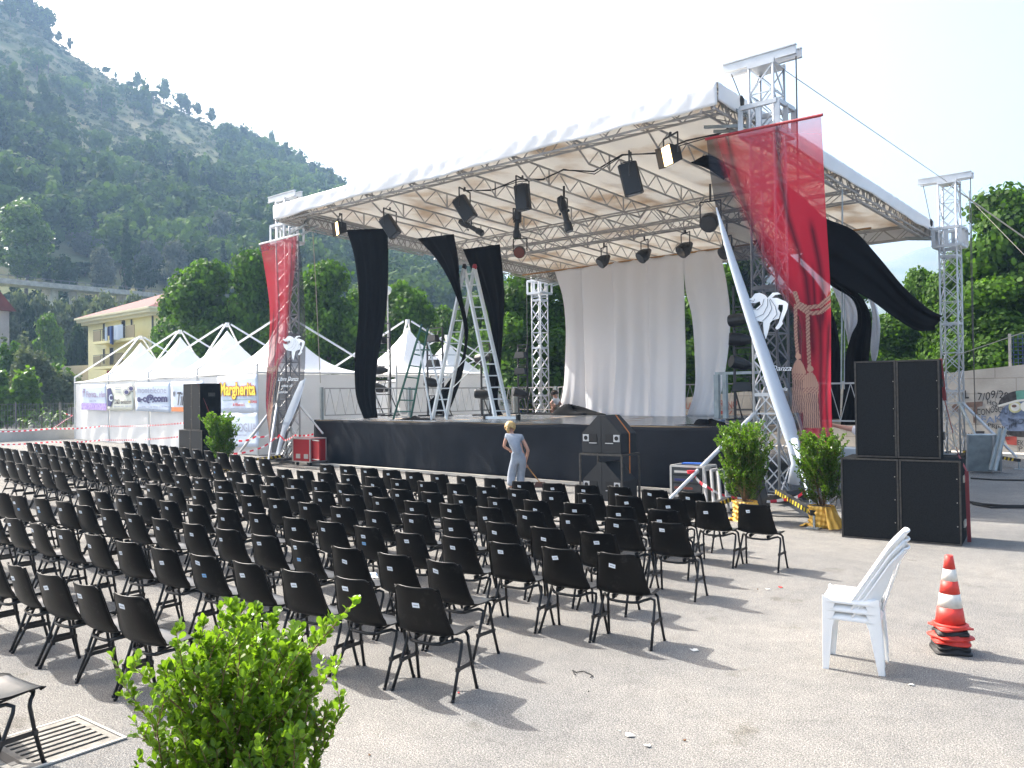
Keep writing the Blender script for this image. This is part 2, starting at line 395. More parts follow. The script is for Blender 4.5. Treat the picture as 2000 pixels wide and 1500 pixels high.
def tree_proto(name, leaf, h, cw, trunk_h, nblob, nleaf, lsize, seed, flat=1.0, shape='round'):
    """unit tree built at full size; crown = many leaves through uneven clumps"""
    rng = random.Random(seed); nr = np.random.default_rng(seed); blobs = []
    ch = h-trunk_h; R = cw/2
    for i in range(nblob):
        a = rng.uniform(0, 2*PI); t = (i+.5)/nblob
        if shape == 'round': zz = t; rr = math.sqrt(max(0, 1-(2*zz-1)**2))*(.68 if t < .6 else .5); 
        elif shape == 'cone': zz = t; rr = (1-zz)*.5+.03
        elif shape == 'umbrella': zz = .45+.5*t; rr = .75*math.sqrt(rng.random())
        else: zz = t; rr = .6
        q = rng.uniform(.55, 1.0)
        s = rng.uniform(.20, .38) if shape != 'cone' else .3*(1-zz)+.14
        blobs.append((math.cos(a)*R*rr*q, math.sin(a)*R*rr*q, trunk_h+ch*(.06+.86*zz), R*s, R*s, min(R, ch)*s*(.8 if shape != 'umbrella' else .5)))
    if shape != 'umbrella': blobs.append((0, 0, trunk_h+ch*.5, R*.5, R*.5, ch*.36))
    P, d = crown_points(blobs, nleaf, nr)
    V, F, rn = leafquads(P, lsize, nr, d, .6)
    root = empty(name)
    link('crown', npmesh('crown_'+name, V, F, rn), leaf, root)
    limbs = [Vector(b[:3]) for b in blobs[:7]]
    trunk_mb(trunk_h+ch*.45, max(.05, h*.02), limbs, rng).build('trunk', 'bark', root, smooth=True)
    root['h'] = h; root['w'] = cw
    return root
PROTO = {}
def tree(kind, u, vtop, wpx, D, base=None, label='', cat='tree', group=None, rot=None, name=None, dz=0.0):
    """tree whose crown top shows at (u,vtop), crown about wpx wide, standing D metres away along the view axis"""
    p = atD(u, vtop, D); r = math.hypot(p.x, p.y)
    zb = base if base is not None else hill_h(u, r)*1.0
    H = max(2.5, p.z-zb+dz); W = wpx*D/FPX*(1.5 if base == 0.0 else 1.0)
    if kind not in PROTO: PROTO[kind] = [PROTO_FN[kind](), False]
    pr, used = PROTO[kind]
    o = pr if not used else copy_tree(pr); PROTO[kind][1] = True
    if name: o.name = name
    s = H/pr['h']; sw = W/pr['w']
    o.location = (p.x, p.y, zb); o.scale = (sw, sw, s)
    o.rotation_euler = (0, 0, rot if rot is not None else (u*1.7+vtop) % 6.28)
    tag(o, label, cat, group); return o
PROTO_FN = {
 'walnut': lambda: tree_proto('walnut_tree', 'leaf_walnut', 10, 7, 2.0, 30, 15000, .27, 11),
 'walnut2': lambda: tree_proto('broadleaf_tree', 'leaf_walnut', 10, 7, 1.4, 38, 17000, .26, 12),
 'near': lambda: tree_proto('leafy_tree', 'leaf_walnut', 11, 8, 1.5, 40, 22000, .27, 17),
 'plane': lambda: tree_proto('plane_tree', 'leaf_plane', 15, 11, 4.0, 30, 7000, .5, 13),
 'round': lambda: tree_proto('round_tree', 'leaf_bright', 8, 6, 1.6, 26, 5000, .34, 14),
 'olive': lambda: tree_proto('olive_tree', 'leaf_olive', 6, 6, 1.0, 22, 4200, .34, 15),
 'silver': lambda: tree_proto('silver_tree', 'leaf_silver', 9, 9, 1.0, 24, 3600, .5, 16),
 'darkr': lambda: tree_proto('evergreen_tree', 'leaf_dark', 9, 9, 1.0, 24, 3600, .5, 18),
 'cypress': lambda: tree_proto('cypress_tree', 'leaf_dark', 15, 3.2, .5, 26, 3600, .4, 19, shape='cone'),
 'hillround': lambda: tree_proto('hill_tree', 'leaf_wood', 7, 6, 1.8, 14, 650, .8, 20),
 'hillpine': lambda: tree_proto('hill_pine', 'leaf_wood', 9, 6, 4.0, 12, 600, .8, 21, shape='umbrella'),
}
G1 = 'leafy trees behind the tents and stage'
# (kind, crown centre x, crown top y, width px, distance, label)
for kind, u, vt, wp, D, lab in [
    ('walnut', 345, 580, 100, 60, 'dark green leafy tree beside the yellow house, over the second tent peak'),
    ('walnut2', 405, 506, 150, 56, 'broad dark green tree with the highest crown between yellow house and red banner'),
    ('walnut', 492, 500, 120, 55, 'dark leafy tree directly left of the small red curtain banner'),
    ('walnut2', 640, 508, 130, 50, 'dense green tree between the small red banner and first black drape'),
    ('walnut', 575, 575, 120, 54, 'dark leafy tree partly behind the small red banner'),
    ('walnut2', 782, 552, 130, 52, 'leafy tree showing right of the first black drape beside the lamp post'),
    ('walnut', 705, 572, 100, 53, 'dark tree mostly hidden behind the first black drape'),
    ('walnut2', 868, 600, 100, 60, 'smaller green tree between the two left black drapes, under the ladder top'),
    ('walnut', 930, 585, 110, 54, 'leafy tree seen through the tall aluminium ladder'),
    ('near', 1030, 525, 170, 46, 'tall bright green tree behind the back left lattice tower'),
    ('near', 1130, 515, 170, 47, 'leafy tree behind the left edge of the white backdrop'),
    ('near', 1370, 520, 150, 46, 'leafy tree seen through the gap in the white backdrop'),
    ('near', 1450, 500, 150, 47, 'leafy tree behind the right edge of the white backdrop'),
    ('walnut2', 1250, 540, 160, 50, 'leafy tree hidden behind the middle of the white backdrop')]:
    tree(kind, u, vt-4, wp, D, 0.0, lab, group=G1)
G2 = 'leafy trees behind the graffiti wall'
for kind, u, vt, wp, D, lab in [
    ('near', 1660, 535, 110, 44, 'lower leafy tree right of the big red banner, below the flying black drape'),
    ('near', 1742, 610, 150, 41, 'bushy green tree behind the tip of the flying black drape'),
    ('near', 1795, 520, 110, 42, 'pointed leafy tree left of the back right lattice tower'),
    ('near', 1885, 480, 150, 38, 'bright leafy tree directly behind the back right lattice tower'),
    ('near', 1965, 358, 210, 37, 'tallest leafy tree at the far right edge behind the graffiti wall'),
    ('near', 2080, 420, 260, 36, 'leafy tree running out of the frame at the far right'),
    ('near', 1930, 540, 170, 35, 'low leafy tree above the graffiti wall beside the wire fence'),
    ('walnut2', 1590, 590, 120, 46, 'leafy tree behind the big red curtain banner'),
    ('near', 1510, 560, 130, 46, 'leafy tree behind the front right lattice tower')]:
    tree(kind, u, vt, wp, D, 0.0, lab, group=G2)
# trees round the elevated road and on the slope
tree('plane', 48, 388, 150, 138, None, 'big plane tree on the road terrace at the far left', group='trees on the terrace')
tree('round', 95, 614, 84, 84, 2.0, 'round bright green tree between the grey house and yellow house')
for i, (u, vt, wp, D, lab) in enumerate([
    (30, 578, 95, 96, 'grey green olive tree under the elevated road beside the grey house'),
    (75, 582, 90, 98, 'olive tree behind the round bright green tree'),
    (150, 588, 110, 97, 'olive tree under the elevated road left of the yellow house'),
    (205, 580, 100, 98, 'olive tree above the yellow house roof end'),
    (255, 584, 95, 99, 'olive tree directly above the yellow house roof'),
    (310, 590, 90, 100, 'olive tree above the right end of the red roof'),
    (-8, 588, 90, 95, 'olive tree at the left frame edge above the grey house'), (115, 592, 90, 100, 'olive tree between the round tree top and the road'), (180, 600, 90, 94, 'olive tree just left of the red roof'), (232, 596, 80, 103, 'low olive tree behind the red roof ridge'), (52, 596, 90, 101, 'olive tree left of the round bright tree')]):
    tree('olive', u, vt, wp, D, None, lab, group='olive trees below the elevated road')
for u, vt, wp, D, lab in [(198, 482, 70, 150, 'silvery round tree left of the tall cypress'), (170, 452, 80, 168, 'silvery tree high behind the elevated road'),
    (345, 470, 80, 160, 'silvery tree right of the tall cypress'), (290, 468, 60, 165, 'silvery tree close to the right of the cypress'), (430, 410, 70, 190, 'grey round tree on the lower slope')]:
    tree('silver', u, vt, wp, D, None, lab, group='silvery trees on the lower slope')
for u, vt, wp, D, lab in [(225, 405, 90, 185, 'dark evergreen tree behind the cypress top'), (75, 500, 80, 160, 'dark evergreen on the terrace below the plane tree crown'), (165, 512, 80, 158, 'dark evergreen on the terrace between plane tree and cypress'), (200, 500, 60, 160, 'dark evergreen directly left of the cypress foot'), (325, 515, 80, 165, 'dark evergreen on the terrace above the red roof'), (10, 510, 70, 158, 'dark evergreen on the terrace at the left frame edge'), (130, 500, 70, 146, 'dark evergreen over the elevated road right of the plane tree'), (60, 600, 70, 96, 'dark evergreen beside the grey house'),
    (150, 640, 60, 92, 'dark evergreen at the left corner of the yellow house'), (280, 500, 60, 156, 'dark evergreen low beside the cypress'), (390, 480, 80, 160, 'dark evergreen above the leafy trees'), (100, 505, 60, 150, 'dark shade tree beside the plane tree trunk')]:
    tree('darkr', u, vt, wp, D, None, lab, group='dark evergreens on the lower slope')
tree('cypress', 246, 412, 36, 150, None, 'tall narrow cypress standing above the elevated road', rot=0.3)
tree('cypress', 436, 462, 24, 165, None, 'shorter narrow cypress right of the tall one', rot=1.3)
# single trees one can tell apart on the grassy upper slope
def r_at(u, v):
    """ground distance where the hillside shows at photo row v"""
    lo, hi = 130.0, RMAX
    d = ray(u, v); t = d.z/math.hypot(d.x, d.y)
    for _ in range(40):
        m_ = (lo+hi)/2
        if (hill_h(u, m_)-CAMH)/m_ < t: lo = m_
        else: hi = m_
    return lo
hillt = [(137, 88, 14, 's'), (226, 149, 8, 's'), (268, 168, 24, 's'), (320, 188, 30, 's'), (352, 212, 26, 's'), (412, 238, 24, 's'), (72, 152, 26, 'p'), (94, 146, 26, 'p'), (45, 132, 12, 's'),
    (33, 182, 20, 'p'), (54, 182, 16, 'p'), (157, 178, 26, 'p'), (168, 184, 22, 'p'), (134, 180, 26, 's'), (207, 166, 24, 'p'), (198, 212, 22, 'p'), (155, 212, 24, 's'), (260, 188, 20, 'p'), (281, 200, 22, 'p'),
    (300, 210, 22, 'p'), (319, 218, 26, 'p'), (262, 234, 24, 'p'), (12, 178, 30, 's'), (36, 208, 24, 's'), (56, 208, 22, 's'), (3, 115, 14, 's'), (16, 124, 12, 's'), (105, 230, 20, 's'), (220, 248, 24, 'p'), (250, 184, 22, 's'),
    (312, 268, 24, 'p'), (330, 250, 24, 'p'), (95, 80, 26, 's'), (115, 84, 20, 's'), (368, 222, 24, 's'), (385, 228, 24, 's'), (20, 40, 40, 's'), (50, 44, 34, 's'), (78, 60, 30, 's')]
ORD = ['', 'second ', 'third ', 'fourth ', 'fifth ', 'sixth ', 'seventh ', 'eighth ', 'ninth ', 'tenth ', 'eleventh ', 'twelfth ', '13th ', '14th ', '15th ', '16th ', '17th ', '18th ', '19th ', '20th ', '21st ', '22nd ', '23rd ', '24th ']
hs = sorted(hillt); cnt = {'s': 0, 'p': 0}
for u, vb, wp, k in hs:
    r = min(r_at(u, vb), RMAX-4); p = hill_pt(u, r); D = (p-C0).dot(FW); hpx = wp*(1.15 if k == 's' else 1.5)
    i = cnt[k]; cnt[k] += 1
    what = 'small bushy tree' if k == 's' else 'thin trunked pine'
    o = tree('hillround' if k == 's' else 'hillpine', u, vb-hpx, wp, D, p.z-.4,
             f'{what} on the grassy upper slope, {ORD[i]}from the left edge' if i else f'leftmost {what} on the grassy upper slope', group='single trees on the grassy slope')
# the continuous wood on the hillside: one mass
def build_wood():
    nr = np.random.default_rng(7); temps = []
    for s in range(5):
        rr = random.Random(50+s); bl = []
        for i in range(8):
            a = rr.uniform(0, 6.28); q = rr.uniform(.1, .6)
            bl.append((math.cos(a)*q*.5, math.sin(a)*q*.5, .25+.65*rr.random(), .24, .24, .2))
        if s == 4: bl = [(0, 0, .1+.85*i/7, .2*(1-i/8)+.05, .2*(1-i/8)+.05, .12) for i in range(8)]
        P, d = crown_points(bl, 420, nr, .25); V, F, rn = leafquads(P, .105, nr, d, .75, shape=np.array([(0, 0), (.45, .3), (.3, .9), (-.3, 1.), (-.45, .35)]))
        temps.append((V, F, rn))
    AV = []; AF = []; AR = []; off = 0; R = random.Random(3); n = 0
    while n < 1700:
        u = R.uniform(-120, 1120); r = 160+(RMAX-162)*R.random()**.8
        if r < 182 and u < 430: continue
        p = hill_pt(u, r); D = (p-C0).dot(FW)
        if D < 20: continue
        # screen row of the foot
        v = 750-FPX*((p-C0).dot(UP))/D
        yr = [b+(d-b)*(u-a)/(c-a) for (a, b), (c, d) in zip(RIDGE, RIDGE[1:]) if a <= u <= c][0]
        grass = (178-.25*u) if u < 450 else 0
        dens = 1.0
        if v < yr+grass+20 and u < 440: dens = .02 if v > yr+14 or u > 100 else .9
        elif v < yr+grass+80 and u < 440: dens = .33
        if u > 440 and v < yr+10: dens = .5
        if R.random() > dens: continue
        big = (.95 if r < 260 else 1.0)*R.uniform(.75, 1.35); k = R.choice([0, 1, 2, 3, 0, 1, 2, 4])
        V, F, rn = temps[k]; a = R.uniform(0, 6.28); c, s_ = math.cos(a), math.sin(a)
        W = 8.5*big; Hh = (7.5 if k != 4 else 11)*big
        X = V[:, 0]*c-V[:, 1]*s_; Y = V[:, 0]*s_+V[:, 1]*c
        AV.append(np.stack([X*W+p.x, Y*W+p.y, V[:, 2]*Hh+p.z-.8], 1)); AF.append(F+off); AR.append(np.clip(rn*.5+R.uniform(-.45, .75), -.4, 1.4)); off += len(V); n += 1
    me = npmesh('hillside_wood', np.concatenate(AV), np.concatenate(AF), np.concatenate(AR))
    tag(link('hillside_wood', me, 'leaf_wood'), 'dense green wood covering the hillside', 'wood', kind='stuff')
build_wood()
def build_scrub():
    nr = np.random.default_rng(17); R = random.Random(18); bl = [(0, 0, .3, .5, .5, .35), (.3, .2, .2, .3, .3, .25), (-.3, .1, .25, .35, .3, .3)]
    P, d = crown_points(bl, 60, nr); V, F, rn = leafquads(P, .3, nr, d, .6); AV = []; AF = []; AR = []; off = 0; n = 0
    while n < 1100:
        u = R.uniform(-60, 470); r = 210+(RMAX-212)*R.random()**.6; p = hill_pt(u, r); D = (p-C0).dot(FW); v = 750-FPX*((p-C0).dot(UP))/D
        yr = [b+(d_-b)*(u-a)/(c-a) for (a, b), (c, d_) in zip(RIDGE, RIDGE[1:]) if a <= u <= c][0]
        if v > yr+(178-.25*u)+60: continue
        s = R.uniform(.8, 2.4); a = R.uniform(0, 6.28); X = V[:, 0]*math.cos(a)-V[:, 1]*math.sin(a); Y = V[:, 0]*math.sin(a)+V[:, 1]*math.cos(a)
        AV.append(np.stack([X*s*1.3+p.x, Y*s*1.3+p.y, V[:, 2]*s+p.z-.2], 1)); AF.append(F+off); AR.append(np.clip(rn*.5+R.uniform(-.1, .7), 0, 1.2)); off += len(V); n += 1
    tag(link('hillside_scrub', npmesh('hillside_scrub', np.concatenate(AV), np.concatenate(AF), np.concatenate(AR)), 'leaf_scrub'), 'low green scrub scattered over the grassy upper slope', 'scrub', kind='stuff')
leafmat('leaf_scrub', (0.03, 0.05, 0.015), (0.14, 0.16, 0.06), .15, .03, rough=.9, spec=.05)
build_scrub()
# shrubs and maize behind the left boundary fence
def shrub(u0, u1, vt, vb, D, leaf, n, ls, label, seed, name='shrub', zb=0.0, group='shrubs behind the boundary fence'):
    nr = np.random.default_rng(seed); rr = random.Random(seed); a = atD(u0, vt, D); b = atD(u1, vt, D); top = a.z; bl = []; L = (b-a); L.z = 0
    for i in range(16):
        t = rr.random(); h = (top-zb)*rr.uniform(.25, .85); w_ = min(2.5, L.length*rr.uniform(.1, .2))
        bl.append((L.x*t, L.y*t+rr.uniform(-.8, .8), h, w_, w_, h*.3+.2))
    P, d = crown_points(bl, n, nr); P[:, 2] = np.maximum(P[:, 2], .1)
    V, F, rn = leafquads(P, ls, nr, d, .4)
    root = empty(name, (a.x, a.y, zb)); tag(root, label, 'shrub', group)
    link('foliage', npmesh('foliage_m', V, F, rn), leaf, root)
    mb = MB()
    for i in range(7):
        q = bl[i]; mb.tube([(q[0]*.9, q[1], 0), (q[0], q[1], q[2]*.6), (q[0]*1.02, q[1], q[2])], [.05, .035, .015], 5)
    mb.build('stem', 'bark', root)
shrub(-30, 60, 735, 840, 52, 'leaf_bright', 5000, .28, 'bright green shrub behind the fence at the left edge', 31)
shrub(25, 140, 700, 800, 58, 'leaf_olive', 7000, .26, 'wide greyish shrub left of the first tent', 32)
shrub(60, 150, 720, 800, 62, 'leaf_walnut', 5000, .28, 'dark shrub close to the first tent corner', 33)
shrub(0, 40, 680, 800, 66, 'leaf_walnut', 4000, .28, 'dark shrub against the grey house foot', 34)
shrub(20, 60, 672, 790, 70, 'leaf_olive', 3500, .28, 'low grey green shrub below the round tree', 35)
for q_ in [(-25, 60, 566, 600, 134, 41, 'left'), (50, 130, 572, 600, 138, 42, 'second'), (120, 200, 578, 600, 143, 43, 'third'), (190, 270, 583, 600, 149, 44, 'fourth'), (260, 335, 588, 600, 155, 45, 'right')]:
    shrub(q_[0], q_[1], q_[2], q_[3], q_[4], 'leaf_dark', 3500, .5, f'dark undergrowth behind the pillars of the elevated road, {q_[6]} stretch', q_[5], zb=12.5, group='undergrowth behind the elevated road')
leafmat('leaf_maize', (0.04, 0.11, 0.012), (0.14, 0.26, 0.03), .35, .8)
def maize(u, D, label, seed):
    nr = random.Random(seed); p = atD(u, 800, D); root = empty('maize_plant', (p.x, p.y, 0)); tag(root, label, 'maize plant', 'maize plants behind the fence')
    mb = MB(); st = MB(); H = 1.7+nr.uniform(-.2, .3)
    st.tube([(0, 0, 0), (0.02, 0, H*.6), (0, .02, H)], [.02, .015, .008], 6)
    for i in range(11):
        a = nr.uniform(0, 6.28); z = H*(.15+.75*i/11); L = nr.uniform(.45, .75); pts = []
        for j in range(7):
            t = j/6; pts.append((math.cos(a)*L*t, math.sin(a)*L*t, z+L*(.9*t-1.1*t*t)))
        w_ = [.015, .04, .045, .04, .03, .02, .003]; nx, ny = -math.sin(a), math.cos(a)
        vs = [(x_+s*nx*w_[k], y_+s*ny*w_[k], z_) for k, (x_, y_, z_) in enumerate(pts) for s in (-1, 1)]
        mb.add(vs, [(2*k, 2*k+1, 2*k+3, 2*k+2) for k in range(6)])
    mb.build('leaves', 'leaf_maize', root); st.build('stalk', 'leaf_maize', root)
for i, u in enumerate([74, 84, 93, 101, 110, 118, 127, 40, 54]):
    maize(u, 50-i*.3, f'bright maize plant behind the fence, {["first", "second", "third", "fourth", "fifth", "sixth", "seventh", "eighth", "ninth"][[2, 3, 4, 5, 6, 7, 8, 0, 1][i]]} from the left', 60+i)
# ------------------------------------------------------------------ houses, elevated road, boundary walls
mat('yellow_wall', (0.72, 0.66, 0.36), rough=.9, var=.06, vscale=.6, bump=.1)
mat('cream_trim', (0.66, 0.62, 0.42), rough=.85)
mat('red_roof', (0.13, 0.028, 0.022), rough=.85, var=.18, vscale=1.2)
mat('window_dark', (0.02, 0.024, 0.03), rough=.15)
mat('shutter_grey', (0.10, 0.105, 0.11), rough=.6)
mat('rail_metal', (0.12, 0.12, 0.12), rough=.5, metal=.6)
mat('ochre_panel', (0.24, 0.20, 0.11), rough=.8)
mat('grey_wall', (0.30, 0.29, 0.29), rough=.95, var=.14, vscale=.5, bump=.2, bscale=6)
mat('concrete', (0.36, 0.34, 0.31), rough=.95, var=.22, vscale=1.3, bump=.3, bscale=12)
mat('concrete_pale', (0.46, 0.43, 0.38), rough=.95, var=.2, vscale=.8, bump=.3, bscale=12)
mat('cloth_blue', (0.10, 0.16, 0.35), rough=.9); mat('cloth_pale', (0.6, 0.65, 0.7), rough=.9); mat('cloth_navy', (0.03, 0.04, 0.10), rough=.9); mat('cloth_red', (0.35, 0.02, 0.04), rough=.9)
YH = 33.0
hx0 = atY(172, 628, YH).x; hx1 = atY(301, 603, YH).x; ez = 9.3
house = empty('apartment_house', ((hx0+hx1)/2, YH, 0)); tag(house, 'pale yellow apartment house with red hipped roof and laundry on its balconies', 'house')
HX = (hx0+hx1)/2; W2 = (hx1-hx0)/2
mb = MB(); mb.b2((-W2, 0, -1), (W2, 11, ez)); mb.build('wall', 'yellow_wall', house)
mb = MB(); mb.b2((-W2-.75, -.75, ez), (W2+.75, 11.75, ez+.25)); mb.b2((-W2-.45, -.45, ez-.25), (W2+.45, 11.45, ez-.002)); mb.b2((-W2-.9, -.9, ez+.252), (W2+.9, 11.9, ez+.42)); mb.build('cornice', 'cream_trim', house)
mb = MB(); a = [(-W2-.85, -.85, ez+.43), (W2+.85, -.85, ez+.43), (W2+.85, 11.85, ez+.43), (-W2-.85, 11.85, ez+.43), (-W2+4.5, 5.5, ez+2.9), (W2-4.5, 5.5, ez+2.9)]
mb.add(a, [(0, 1, 5, 4), (1, 2, 5), (2, 3, 4, 5), (3, 0, 4), (3, 2, 1, 0)]); mb.build('roof', 'red_roof', house)
def hl(u, v): p = atY(u, v, YH); return p.x-HX, p.z
def window(u0, v0, u1, v1, nm='window'):
    x0, z1 = hl(u0, v0); x1, z0 = hl(u1, v1); mb = MB(); mb.b2((x0-.08, -.06, z0-.08), (x1+.08, -.002, z0)); mb.b2((x0-.08, -.06, z1), (x1+.08, -.002, z1+.08)); mb.b2((x0-.08, -.06, z0), (x0, -.002, z1)); mb.b2((x1, -.06, z0), (x1+.08, -.002, z1))
    f = mb.build(nm, 'cream_trim', house); m2 = MB(); m2.b2((x0, -.03, z0), (x1, .05, z1)); m2.build('pane', 'window_dark', f)
for q in [(202, 632, 206, 662), (238, 626, 246, 660), (256, 622, 260, 646), (202, 682, 206, 710), (215, 680, 223, 712)]: window(*q)
def balcony(u0, u1, vt, vb, nm='balcony'):
    d = 1.2; q0 = atY(u0, vb, YH-d); x0 = q0.x-HX; x1 = atY(u1, vb, YH-d).x-HX; z0 = q0.z
    mb = MB(); mb.b2((x0, -d, z0-.22), (x1, -.003, z0)); b = mb.build(nm, 'yellow_wall', house)
    m2 = MB(); m2.b2((x0+.02, -d+.03, z0), (x0+1.5, -d+.07, z0+.95)); m2.build('side_screen', 'ochre_panel', b); m2 = MB(); m2.b2((x1-1.6, -d+.03, z0), (x1-.02, -d+.07, z0+1.05)); m2.build('side_screen', 'ochre_panel', b)
    m3 = MB()
    for i in range(15):
        x = x0+1.55+(x1-1.65-x0-1.55)*i/14; m3.bar((x, -d+.05, z0), (x, -d+.05, z0+1), .03)
    m3.bar((x0+.02, -d+.05, z0+1.02), (x1-1.6, -d+.05, z0+1.02), .05); m3.build('railing', 'rail_metal', b); return x0, x1, z0
bx0, bx1, bz = balcony(181, 262, 640, 668)
balcony(181, 240, 690, 717)
mb = MB(); x_, _ = hl(300, 610); mb.b2((x_-.12, -.12, 0), (x_-.0, -.004, ez-.26)); mb.build('downpipe', 'shutter_grey', house)
# laundry hangs on the balcony: things of its own
for i, (u, m_, w_, h_) in enumerate([(207, 'cloth_pale', .35, 1.2), (214, 'cloth_navy', .7, .8), (218, 'cloth_blue', .35, 1.5), (222, 'cloth_navy', .3, 1.6), (228, 'cloth_pale', .5, 1.2), (234, 'cloth_pale', .5, 1.25), (240, 'cloth_pale', .45, 1.15), (214, 'cloth_red', .3, .6)]):
    p = atY(u, 640, YH-1.3); zt = bz+1.15 if i != 7 else 4.6
    def fn(s, t, w_=w_, h_=h_, i=i): return (w_*(s-.5)*(1+.1*t), -.02+.05*math.sin(s*14+i), -h_*t)
    mb = MB(); mb.grid(fn, 8, 8); o = mb.build('laundry', m_, None, loc=(p.x, YH-1.3-.02*i, zt)); solid(o, .015)
    tag(o, ['pale towel at the left end of the washing on the upper balcony', 'dark cloth hung beside the pale towel on the balcony', 'blue sheet hanging low on the upper balcony', 'navy trousers hanging mid balcony', 'pale shirt right of the navy trousers', 'second pale shirt on the upper balcony', 'rightmost pale shirt on the upper balcony', 'red cloth hanging on the lower balcony'][i], 'laundry', 'washing on the yellow house')
# grey house at the left edge
g0 = atD(18, 608, 82); gh = empty('grey_house', (g0.x, g0.y, 0)); gh.rotation_euler = (0, 0, math.radians(18)); tag(gh, 'grey rendered house wall with tiled gable at the far left edge', 'house')
mb = MB(); mb.b2((-9, -9, -1), (0, 0, g0.z)); mb.build('wall', 'grey_wall', gh)
mb = MB(); z = g0.z; mb.add([(-9.4, -9.4, z), (.5, -9.4, z), (.5, .4, z), (-9.4, .4, z), (.5, -4.5, z+5.2), (-9.4, -4.5, z+5.2)], [(0, 1, 4, 5), (2, 3, 5, 4), (1, 2, 4), (3, 0, 5), (0, 3, 2, 1)]); mb.build('roof', 'red_roof', gh)
mb = MB(); mb.b2((.02, -.8, 5.2), (.35, -.5, 5.5)); mb.build('lamp', 'cream_trim', gh)
# elevated road
vd = empty('elevated_road', (0, 0, 0)); tag(vd, 'long concrete elevated road on square pillars crossing the foot of the hill', 'viaduct')
A = atD(-60, 543, 122); B = atD(335, 580, 152)
def road_pt(t): return A.lerp(B, t)
mb = MB(); d = (B-A); nrm = Vector((-d.y, d.x, 0)).normalized()
if nrm.y < 0: nrm = -nrm
def prism(mb, a, b, w_, z0, z1, off=0.0):
    w_ = min(w_, 3.5)
    vs = []
    for p in (a, b):
        for q, z in ((0, z0), (w_, z0), (w_, z1), (0, z1)): vs.append(p+nrm*(q+off)+Vector((0, 0, z)))
    mb.add(vs, [(0, 1, 2, 3), (7, 6, 5, 4), (0, 4, 5, 1), (1, 5, 6, 2), (2, 6, 7, 3), (3, 7, 4, 0)])
prism(mb, A, B, 7, -.75, 0); mb.build('deck', 'concrete', vd)
mb = MB(); prism(mb, A, B, .25, .002, .35, -.1); mb.build('parapet', 'concrete_pale', vd)
mb = MB()
for k in range(26):
    p = road_pt(k/25); mb.bar(p+Vector((0, 0, .35)), p+Vector((0, 0, .95)), .08)
mb.bar(A+Vector((0, 0, .95)), B+Vector((0, 0, .95)), .08); mb.build('guard_rail', 'rail_metal', vd)
for u in (20, 57, 97, 137, 175, 213, 250, 285, 318):
    p = atD(u, 600, 122+(u+60)/395*30); t = (p.x-A.x)/(B.x-A.x); q = road_pt(max(0, min(1, t)))+nrm*.95
    mb = MB(); r = math.hypot(q.x, q.y); zb = hill_h(u, r)-3; mb.box((q.x, q.y, (zb+q.z-.75)/2), (1.6, 1.6, q.z-.76-zb), rz=.5); mb.build('pillar', 'concrete_pale', vd)
# terrace wall between houses
mb = MB(); a = atD(20, 690, 76); b = atD(330, 700, 88); mb.poly([(a.x, a.y, 0), (b.x, b.y, 0), (b.x, b.y, 6.0), (a.x, a.y, 5.0)], .4, (0.3, -1, 0)); tag(mb.build('terrace_wall', 'grey_wall'), 'long grey terrace wall between the grey house and yellow house', 'wall')
# boundary wall + fence, left
w0 = Vector((-75, 16.5, 0)); w1 = atZ(150, 852, 0); w1 = Vector((-50.5, 20.6, 0))
L0 = atD(-60, 850, 43.5); L1 = atD(160, 838, 47.5)
a = Vector((L0.x, L0.y, 0)); b = Vector((L1.x, L1.y, 0)); dz = Vector((0, 0, 1))
def wallp(mb, a, b, th, z0, z1):
    d = (b-a); n_ = Vector((-d.y, d.x, 0)).normalized()*th; vs = [a+dz*z0, b+dz*z0, b+n_+dz*z0, a+n_+dz*z0, a+dz*z1, b+dz*z1, b+n_+dz*z1, a+n_+dz*z1]
    mb.add(vs, [(0, 3, 2, 1), (4, 5, 6, 7), (0, 1, 5, 4), (1, 2, 6, 5), (2, 3, 7, 6), (3, 0, 4, 7)])
mb = MB(); wallp(mb, a, b, .35, -.3, .62); tag(mb.build('boundary_wall', 'concrete_pale'), 'low concrete wall under the wire fence left of the tents', 'wall')
fe = empty('wire_fence'); tag(fe, 'grey vertical wire fence standing on the low wall left of the tents', 'fence')
mb = MB(); N = 60; L = (b-a).length; dn = (b-a)/L; nf = Vector((-dn.y, dn.x, 0))*.17
for i in range(int(L/.14)): p = a+nf+dn*(i*.14); mb.bar(p+dz*.63, p+dz*2.0, .014)
for z in (.75, 1.05, 1.35, 1.65, 1.95): mb.bar(a+nf+dz*z, b+nf+dz*z, .018)
mb.build('mesh_panel', 'rail_metal', fe)
for i in range(int(L/2.2)+1): p = a+nf+dn*(i*2.2); mb = MB(); mb.bar(p+dz*.63, p+dz*2.06, .06); mb.build('post', 'rail_metal', fe)
